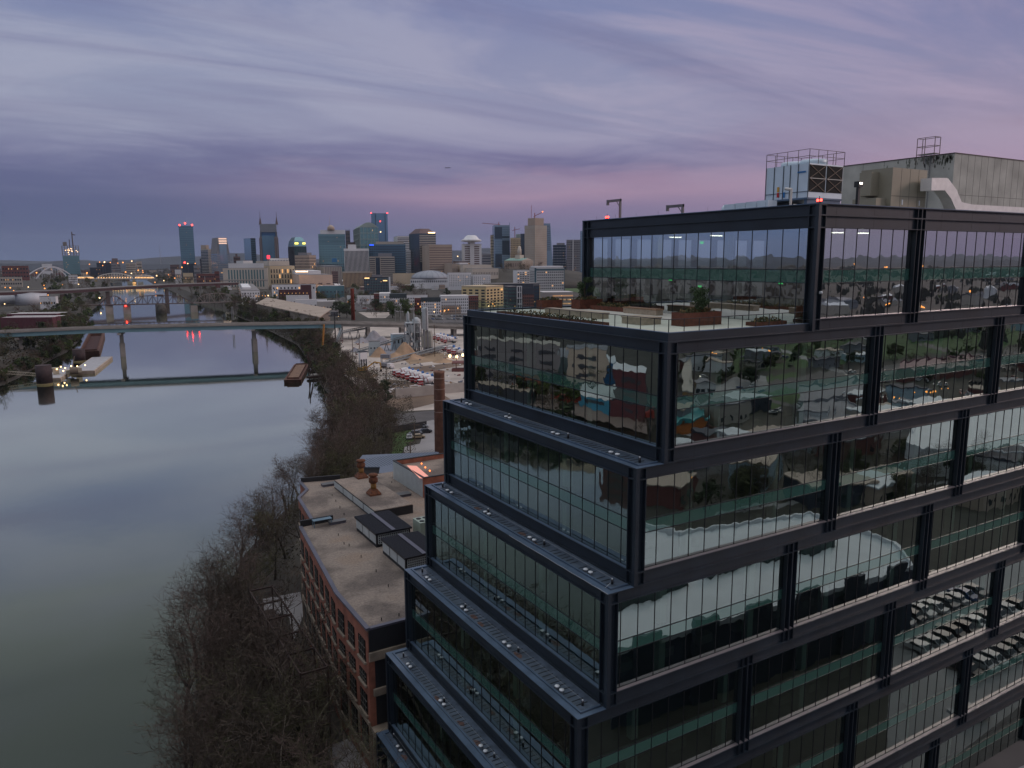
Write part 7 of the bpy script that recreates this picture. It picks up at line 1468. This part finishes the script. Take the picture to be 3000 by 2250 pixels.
for i in range(130):
    x = rc.uniform(640, 1600) if i < 70 else rc.uniform(-20, 640); y = rc.uniform(822, 856) if x > 640 else rc.uniform(796, 812); 
    if 1080 < x < 1400 and y > 850: continue
    p = onZ(x, y, GZ)
    if shore_x(LSH, min(p.y, 3400))-40 < p.x < shore_x(RSH, min(p.y, 3200))+30: continue
    D = (p-CAM).dot(_fw); hpx = rc.uniform(5, 12); wpx = rc.uniform(18, 46); rg_ = 'left horizon' if x < 640 else ('downtown foothills' if x < 1100 else 'blocks below capitol hill')
    B = Bld('low flat roofed building in the '+rg_, x, x+wpx*.25, x+wpx, y-hpx, D, ROOFS[i % 6], 14, 'building', 'low_building', dp=25, group='low buildings in the '+rg_, roofm=ROOFS[(i*5+1) % 6]); B.bands(1, .35, .3, .8, nx=6, fw=.5, lit=1 if i % 3 == 0 else 0)
w2 = mb(mat('far_wood', (.035, .034, .030), .95, 0, .4, .02)); rg = random.Random(9)
for k in range(9000):
    a = rg.uniform(-.2, 6.28); D = rg.uniform(3000, 5200) if a < 1.3 else rg.uniform(500, 4200)
    c = Vector((CAM.x+math.sin(a)*D, CAM.y+math.cos(a)*D, GZ)); 
    if a > 1.3 and (c.y > 0 and c.x > -240): continue
    if shore_x(LSH, max(-700, min(c.y, 3400)))-6 < c.x < shore_x(RSH, max(-700, min(c.y, 3200)))+6: continue
    s1 = rg.uniform(8, 20) if D > 2500 else rg.uniform(2.2, 4.5); hh_ = rg.uniform(7, 15)
    for j in range(3): q = c+Vector((rg.uniform(-1, 1)*s1, rg.uniform(-1, 1)*s1, hh_*rg.uniform(.3, .7))); w2.raw([q+Vector((-s1, 0, -hh_*.5)), q+Vector((0, -s1, -hh_*.4)), q+Vector((s1, 0, -hh_*.5)), q+Vector((0, s1, -hh_*.4)), q+Vector((rg.uniform(-.3, .3)*s1, 0, hh_*.5))], [(0, 1, 4), (1, 2, 4), (2, 3, 4), (3, 0, 4)])
o = w2.obj('distant_woods', kind='stuff'); o['label'] = 'dark distant woods around the city'; o['category'] = 'woods'
# airplane in the sky
q = dep(1312, 492, 6000); b = mb(DRK); b.tube((-22, 0, 0), (22, 0, 2), 2.6, 2.2, 8); b.raw([(-4, -20, 0), (4, 0, .8), (-2, 0, .8), (-4, 20, 0)], [(0, 1, 2), (2, 1, 3)]); b.raw([(-22, 0, 1), (-16, 0, 1), (-23, 0, 8)], [(0, 1, 2)]); o = b.obj('airliner', loc=q, rz=-YAW); tag(o, 'tiny dark airliner low in the sky left of the centre', 'airliner')
# ================================================================== the neighbourhood mirrored in the glass (behind and beside the camera)
def mir(px, py, z_=GZ):          # where a point seen in the street facade really stands: y mirrored
    p = onZ(px, py, z_); return Vector((p.x, -p.y, z_))
def msheet(name, pts, m_, lay, z_=GZ):
    P = [mir(x, y, z_) for x, y in pts]; a = sum(P[i].x*P[(i+1) % len(P)].y-P[(i+1) % len(P)].x*P[i].y for i in range(len(P)))
    if a < 0: P = P[::-1]
    b = mb(m_); b.face([(p.x, p.y, z_+.02*lay) for p in P]); o = b.obj(name); o['kind'] = 'structure'
WROOF = mat('white_membrane', (.58, .60, .62), .7, 0, .06, .2); NAVY = mat('navy_wall', (.045, .055, .085), .7)
def mbuild(pts, zr, wallm, roofm, label, cat='warehouse'):
    P = [mir(x, y, zr) for x, y in pts]; c = sum(P, Vector())/len(P); t = thing('mirrored_building' if False else 'flat_roofed_building', label, cat, (c.x, c.y, GZ)); pl = [(p.x-c.x, p.y-c.y) for p in P]
    b = mb(wallm); b.prism(pl, 0, zr-GZ-.3, cap=False); b.obj('wall', t); b = mb(roofm); b.prism([(x*.995, y*.995) for x, y in pl], zr-GZ-.6, zr-GZ-.25); b.obj('roof', t)
    b = mb(roofm)
    n = len(pl)
    for i in range(n): b.bar((*pl[i], zr-GZ), (*pl[(i+1) % n], zr-GZ), .4, .7)
    b.obj('parapet', t); return t, c
t, c = mbuild([(1812, 1920), (2693, 1668), (2640, 1600), (2393, 1508), (2010, 1565), (1894, 1545), (1790, 1620)], -40.0, NAVY, WROOF, 'large white roofed building with a navy wall seen mirrored in the lower glass')
e0, e1 = mir(1812, 1920, -40), mir(2693, 1668, -40)
for k in range(6):
    b = mb(DRK); q0 = e0.lerp(e1, (k+.28)/6)-c; q1 = e0.lerp(e1, (k+.72)/6)-c; b.bar((q0.x, q0.y+.4, 5.8), (q1.x, q1.y+.4, 5.8), .5, 11.4); b.obj('dark_panel', t)
AC = mb(mat('condenser_dark', (.04, .06, .06), .6)); AC.box(-.6, .6, -.6, .6, 0, 1.3); ACM = AC.mesh('casing'); AF = mb(GTE); AF.lathe([(.42, 1.31), (.42, 1.36)], 10); AFM = AF.mesh('fan')
for i, (x, y) in enumerate([(1822+18*k, 1785-6*k) for k in range(7)]+[(1950+18*k, 1735-6*k) for k in range(4)]+[(2090+17*k, 1690-6*k) for k in range(9)]+[(2260+15*k, 1648-5*k) for k in range(5)]+[(2370+15*k, 1625-5*k) for k in range(6)]):
    for j in range(2):
        p = mir(x, y+j*9-10, -40); t = thing('air_conditioner', 'small dark condenser unit in the rows on the mirrored white roof', 'air conditioner', (p.x, p.y, -40.2), 0, 'condenser units on the mirrored white roof'); inst(ACM, 'casing', t); inst(AFM, 'fan', t)
mbuild([(2660, 1300), (2700, 1235), (3000, 1190), (3100, 1250), (3060, 1330), (2720, 1320)], -43, WHT, WROOF, 'white roofed hall mirrored at the right edge of the glass')
mbuild([(2367, 1240), (2385, 1178), (2480, 1170), (2541, 1200), (2541, 1235)], -45, mat('mural_dark', (.04, .03, .06), .7), GRY, 'low dark mural walled building mirrored in the middle of the glass', 'building')
mbuild([(2350, 1180), (2350, 1130), (2560, 1110), (2560, 1150)], -44.5, cm('teal_grey_wall', (.25, .33, .33)), GRY, 'pale teal shed mirrored behind the mural building', 'building')
mbuild([(1980, 1240), (1985, 1200), (2070, 1190), (2075, 1225)], -46, mat('orange_wall', (.45, .14, .03), .7), mat('teal_roof', (.05, .26, .26), .6), 'small orange and teal shop mirrored by the corner column', 'shop')
mbuild([(1995, 1155), (1998, 1060), (2030, 1050), (2034, 1150)], -42, mat('ochre_wall', (.45, .26, .09), .8), BGY, 'tall ochre house mirrored beside the corner column', 'house')
mbuild([(2640, 1090), (2640, 1060), (2860, 1040), (2860, 1070)], -45, RDB, mat('maroon_roof', (.13, .05, .07), .7), 'maroon row houses mirrored high in the right glass', 'row house')
mbuild([(2840, 1170), (2840, 1145), (2930, 1130), (2930, 1155)], -46.5, WHT, GRY, 'white cottage with lit windows mirrored at the right', 'cottage')
msheet('lawn', [(2150, 1100), (3000, 1010), (3000, 960), (2150, 1010)], LAWN, 1); msheet('lawn', [(2000, 1135), (2350, 1090), (2350, 1180), (2000, 1260)], LAWN, 1)
msheet('street', [(1960, 1330), (2640, 1230), (3100, 1150), (3100, 1190), (2600, 1290), (1960, 1420)], ASPH, 2); msheet('street', [(1960, 1160), (2500, 1080), (3000, 1020), (3000, 1040), (2500, 1110), (1960, 1200)], ASPH, 2)
msheet('car_park', [(2620, 1990), (2620, 1800), (2750, 1700), (3300, 1560), (3300, 2100), (2900, 2400), (2620, 2260)], CONCP, 1); msheet('street', [(2600, 2400), (3300, 1850), (3300, 2000), (2700, 2500)], ASPH, 2)
rm = random.Random(21)
lot = mir(2830, 1840)
for i in range(40):
    r_, q = divmod(i, 10); car(lot+Vector((q*2.9-13+rm.uniform(-.2, .2), r_*6.6-12+rm.uniform(-.3, .3), .1)), R(90+rm.choice((0, 180))), rm.choice(('silver', 'grey', 'white', 'black', 'blue', 'black', 'grey')), 'car in the parked rows mirrored in the lower right glass', 'cars mirrored in the lower right glass', det=False)
car(mir(2855, 2110, GZ+.05), R(20), 'silver', 'silver car mirrored in the lowest glass at the bottom right')
for i, (x, y) in enumerate(((2270, 1215), (2352, 1196), (2215, 1110), (2420, 1130), (2760, 1130), (2850, 1126), (2070, 1110), (2110, 1085), (2590, 1120), (2700, 1118), (2900, 1118))): car(mir(x, y, GZ+.05), R(rm.choice((10, 190, 100))), rm.choice(('white', 'silver', 'black')), 'car on the streets mirrored in the middle of the glass', 'cars on the mirrored streets', lights=i % 2 == 0)
for i, (x, y) in enumerate(((2638, 1165), (2689, 1152), (2716, 1146), (2740, 1148), (2780, 1140), (2230, 1022), (2258, 1028), (2095, 1032), (2100, 1037), (2100, 872), (2120, 870), (2500, 760), (2600, 765), (2700, 760), (2320, 910), (2460, 880), (2540, 870), (2850, 852), (2900, 850), (2600, 890), (2800, 840), (1900, 1385), (2040, 1400), (2700, 900), (2960, 905))):
    p = mir(x, max(y, 778), GZ+7); t = thing('street_lamp', 'orange street lamp mirrored in the glass facade', 'street lamp', (p.x, p.y, GZ), 0, 'street lamps mirrored in the glass'); b = mb(mat('pole_grey', (.25, .25, .25), .6)); b.tube((0, 0, 0), (0, 0, 7), .12, .1, 5); b.obj('pole', t); D = (p-CAM).length; b = mb(mat('amber_lamp', (1, .42, .10), emit=7)); b.ball((0, 0, 7), .0013*D, 6, 4); b.obj('lamp_head', t)
for i in range(260):
    x = rm.uniform(1950, 3200); y = rm.choice((rm.uniform(1350, 1500), rm.uniform(850, 1000), rm.uniform(1000, 1130)))
    p = mir(x, y); near_ = (p-CAM).length < 260
    if near_: tree((BARE+LEAFY[:2])[i % 8], p, rm.uniform(.6, 1.0), '%s tree mirrored in the %s of the street facade' % (('bare', 'leafy')[i % 8 > 5], ('left part', 'middle', 'right part')[min(2, int((x-1950)/400))]), '%s trees mirrored in the %s' % (('bare', 'leafy')[i % 8 > 5], ('left part', 'middle', 'right part')[min(2, int((x-1950)/400))]), 'street_tree', rm)
    else: WOODS.add((LOWB+LOWL)[i % 6], p, rm.uniform(.6, 1.0), rm)
for i in range(44):
    x = rm.uniform(1950, 3100); y = rm.uniform(800, 930); p = mir(x, y); w, d, h = rm.uniform(10, 26), rm.uniform(8, 14), rm.uniform(5, 11); t = thing('row_house', 'small pale house mirrored high in the street facade', 'house', p, rm.uniform(-.3, .3), 'houses mirrored high in the street facade')
    b = mb((WHT, BGY, GRY, RDB)[i % 4]); b.box(-w/2, w/2, -d/2, d/2, 0, h); b.obj('wall', t); b = mb((GRY, DRK, WHT)[i % 3]); b.raw([(-w/2-.4, -d/2-.4, h), (w/2+.4, -d/2-.4, h), (w/2+.4, d/2+.4, h), (-w/2-.4, d/2+.4, h), (-w/2, 0, h+3), (w/2, 0, h+3)], [(0, 1, 5, 4), (2, 3, 4, 5), (0, 4, 3), (1, 2, 5)]); b.obj('roof', t)
for i in range(84):
    x = rm.uniform(1960, 3120); y = rm.choice((rm.uniform(1010, 1100), rm.uniform(1150, 1260), rm.uniform(1300, 1480), rm.uniform(930, 1010))); p = mir(x, y); w, d, h = rm.uniform(6, 18), rm.uniform(5, 11), rm.uniform(3.5, 7); t = thing('low_building', 'small %s flat roofed building mirrored %s' % (('white', 'beige', 'grey', 'red brick', 'tan', 'black', 'pale blue')[i % 7], 'in the upper glass' if y < 1110 else 'in the middle glass'), 'building', p, rm.choice((0, .3, -.5)), 'small %s buildings mirrored %s' % (('white', 'beige', 'grey', 'red brick', 'tan', 'black', 'pale blue')[i % 7], 'in the upper glass' if y < 1110 else 'in the middle glass'))
    wm_ = (WHT, BGY, GRY, RDB, TAN, DRK, cm('shed_blue', (.32, .42, .48)))[i % 7]; b = mb(wm_); b.box(-w/2, w/2, -d/2, d/2, 0, h); b.obj('wall', t); b = mb((GRY, WROOF, DRK, TAN)[i % 4]); b.box(-w/2-.3, w/2+.3, -d/2-.3, d/2+.3, h, h+.4); b.obj('roof', t); b = mb(WG)
    for q in (-.3, 0, .3): b.box(w*q-.8, w*q+.8, d/2, d/2+.08, 1.1, 2.5)
    b.obj('window_row', t)
for i in range(64): x = rm.uniform(1960, 3120); y = rm.choice((rm.uniform(1020, 1130), rm.uniform(1180, 1330), rm.uniform(1130, 1180))); car(mir(x, y, GZ+.05), R(rm.choice((10, 190, 100, 280))), rm.choice(('white', 'silver', 'black', 'red', 'grey', 'blue')), 'parked car between the small buildings mirrored in the glass', 'parked cars between the mirrored small buildings', det=False)
for k, (x0, y0, x1, y1) in enumerate(((1960, 1090, 2500, 1230), (2300, 1020, 2750, 1200), (2700, 1000, 3100, 1110), (1960, 1250, 2300, 1330), (2450, 1290, 3100, 1440), (2100, 1500, 3000, 1380))): msheet('street', [(x0, y0), (x1, y1), (x1, y1+9), (x0, y0+12)], (ASPH, CONCP)[k % 2], 3)
msheet('car_park', [(2560, 1230), (2760, 1170), (2800, 1215), (2600, 1275)], CONCP, 4); msheet('car_park', [(2060, 1130), (2240, 1100), (2260, 1135), (2080, 1170)], CONCP, 4)
# left side: far bank works mirrored in the river facade (x mirrored about each plane)
def mirL(px, py, z_=GZ, i=1): p = onZ(px, py, z_); return Vector((2*(SX[i]+GD)-p.x, p.y, z_))
def lbuild(pts, zr, wallm, roofm, label):
    P = [mirL(x, y, zr) for x, y in pts]; c = sum(P, Vector())/len(P); t = thing('works_building', label, 'factory building', (c.x, c.y, GZ)); pl = [(p.x-c.x, p.y-c.y) for p in P]
    b = mb(wallm); b.prism(pl, 0, zr-GZ-.02, cap=False); b.obj('wall', t); b = mb(roofm); b.prism(pl, zr-GZ-.3, zr-GZ); b.obj('roof', t); b = mb(DRK)
    n = len(pl)
    for i in range(n):
        a = Vector(pl[i]); d = Vector(pl[(i+1) % n])-a; m_ = max(1, int(d.length/12))
        for k in range(m_): q0 = a+d*((k+.25)/m_); q1 = a+d*((k+.75)/m_); [b.bar((*q0, (zr-GZ)*f_), (*q1, (zr-GZ)*f_), .3, 1.5) for f_ in ((.55,) if zr < -38 else (.2, .4, .6, .8))]
    b.obj('window_band', t); return t
lbuild([(1386, 1025), (1386, 1013), (1560, 1016), (1640, 1045), (1620, 1062), (1500, 1050)], -41, RDB, WROOF, 'long works with a white roof and red brick wall mirrored in the river facade')
lbuild([(1660, 1064), (1700, 1045), (1800, 1040), (1810, 1060), (1690, 1066)], -40, mat('blue_wall', (.03, .16, .36), .6), WROOF, 'bright blue walled works with a white roof edge mirrored in the river facade')
lbuild([(1560, 1040), (1600, 1018), (1740, 1020), (1740, 1040), (1640, 1048)], -42, cm('grey_green_wall', (.22, .27, .26)), GRY, 'grey works with a green roof mirrored in the river facade')
lbuild([(1700, 1150), (1715, 1125), (1880, 1130), (1890, 1160), (1790, 1175)], -45, mat('mural_blue', (.05, .26, .42), .7), WHT, 'low mural painted shed in blue and white mirrored in the river facade')
lbuild([(1800, 1120), (1820, 1110), (1890, 1130), (1880, 1150)], -44, mat('mural_green', (.06, .30, .08), .7), GRY, 'low green painted shed mirrored in the river facade')
lbuild([(1390, 1075), (1400, 1062), (1600, 1085), (1590, 1105)], -44, mat('rust_wall', (.20, .07, .04), .8), BRN, 'rust red factory hall mirrored in the river facade')
lbuild([(1392, 992), (1392, 984), (1640, 1000), (1640, 1010)], -30, GRY, BGY, 'grey apartment block mirrored at the top left of the river facade')
lbuild([(1660, 1018), (1665, 1008), (1780, 1012), (1780, 1024)], -31, BGY, GRY, 'beige apartment block mirrored at the top middle of the river facade')
lbuild([(1800, 1080), (1810, 1060), (1900, 1075), (1895, 1095)], -33, mat('maroon_wall', (.10, .03, .04), .8), WHT, 'maroon block with white bays mirrored near the corner of the river facade')
lbuild([(1400, 1120), (1410, 1112), (1560, 1138), (1550, 1150)], -45, DRK, TAN, 'dark open shed with a tan roof mirrored low in the river facade')
for (x, y, m_, lb) in ((1540, 1160, 'red', 'red flat trailer on the mirrored bank'), (1660, 1180, 'red', 'second red flat trailer on the mirrored bank'), (1740, 1190, 'orange', 'orange trailer on the mirrored bank'), (1870, 1222, 'red', 'red container on the mirrored bank')):
    p = mirL(x, y); t = thing('trailer', lb, 'trailer', (p.x, p.y, GZ), R(80)); b = mb(mat('trailer_'+m_, (.40, .05, .03) if m_ == 'red' else (.5, .18, .02), .6)); b.box(-6, 6, -1.3, 1.3, .9, 3.2); b.obj('body', t)
    for q in (-4, 4):
        for s__ in (-1, 1): inst(WHEEL, 'wheel', t, (q, s__, .4), (0, 0, 0), (1.3, 1.3, 1.3))
P = [mirL(x, y) for x, y in ((1386, 1100), (1900, 1170), (1900, 1270), (1386, 1150))]; b = mb(cm('pink_dirt', (.22, .16, .14))); a = sum(P[i].x*P[(i+1) % 4].y-P[(i+1) % 4].x*P[i].y for i in range(4)); b.face([(p.x, p.y, GZ+.05) for p in (P if a > 0 else P[::-1])]); o = b.obj('works_yard'); o['kind'] = 'structure'
# ground beside the tower, street edge at the bottom right
msheet('street', [(2400, 2700), (3400, 2150), (3400, 2300), (2500, 2900)], ASPH, 3)
a, c = mir(2770, 2240, -45), mir(3000, 2100, -45); d = (c-a).normalized(); t = thing('boundary_wall', 'dark wall with pale lit slots mirrored at the bottom right corner', 'wall', (a.x, a.y, GZ)); b = mb(DRK); b.bar((-d.x*20, -d.y*20, 2.5), (d.x*40, d.y*40, 2.5), .5, 5); b.obj('wall', t)
for k in range(9): b = mb(mat('lit_slot', (.75, .62, .62), emit=.35)); q = d*(k*3.4-10)+Vector((0, .3, 0)); b.bar((q.x, q.y, 1.6), (q.x+d.x*.7, q.y+d.y*.7, 1.6), .1, 2.6); b.obj('lit_slot', t)
WOODS.done('far_trees', 'dark mass of far bare and bushy trees along the banks and streets')
# ------------------------------------------------------------------ haze
hz = bpy.data.materials.new('haze'); hz.use_nodes = True; t = hz.node_tree; t.nodes.clear(); o_ = t.nodes.new('ShaderNodeOutputMaterial'); pv = t.nodes.new('ShaderNodeVolumePrincipled')
pv.inputs['Color'].default_value = (.80, .86, 1.0, 1); pv.inputs['Density'].default_value = .000022; pv.inputs['Anisotropy'].default_value = .0; t.links.new(pv.outputs[0], o_.inputs['Volume'])
if HAZE:
    b = mb(hz); b.box(CAM.x-17000, CAM.x+17000, CAM.y-17000, CAM.y+17000, WZ-6, 480); o = b.obj('haze', kind='stuff'); o['label'] = 'thin blue evening haze over the city'; o['category'] = 'haze'
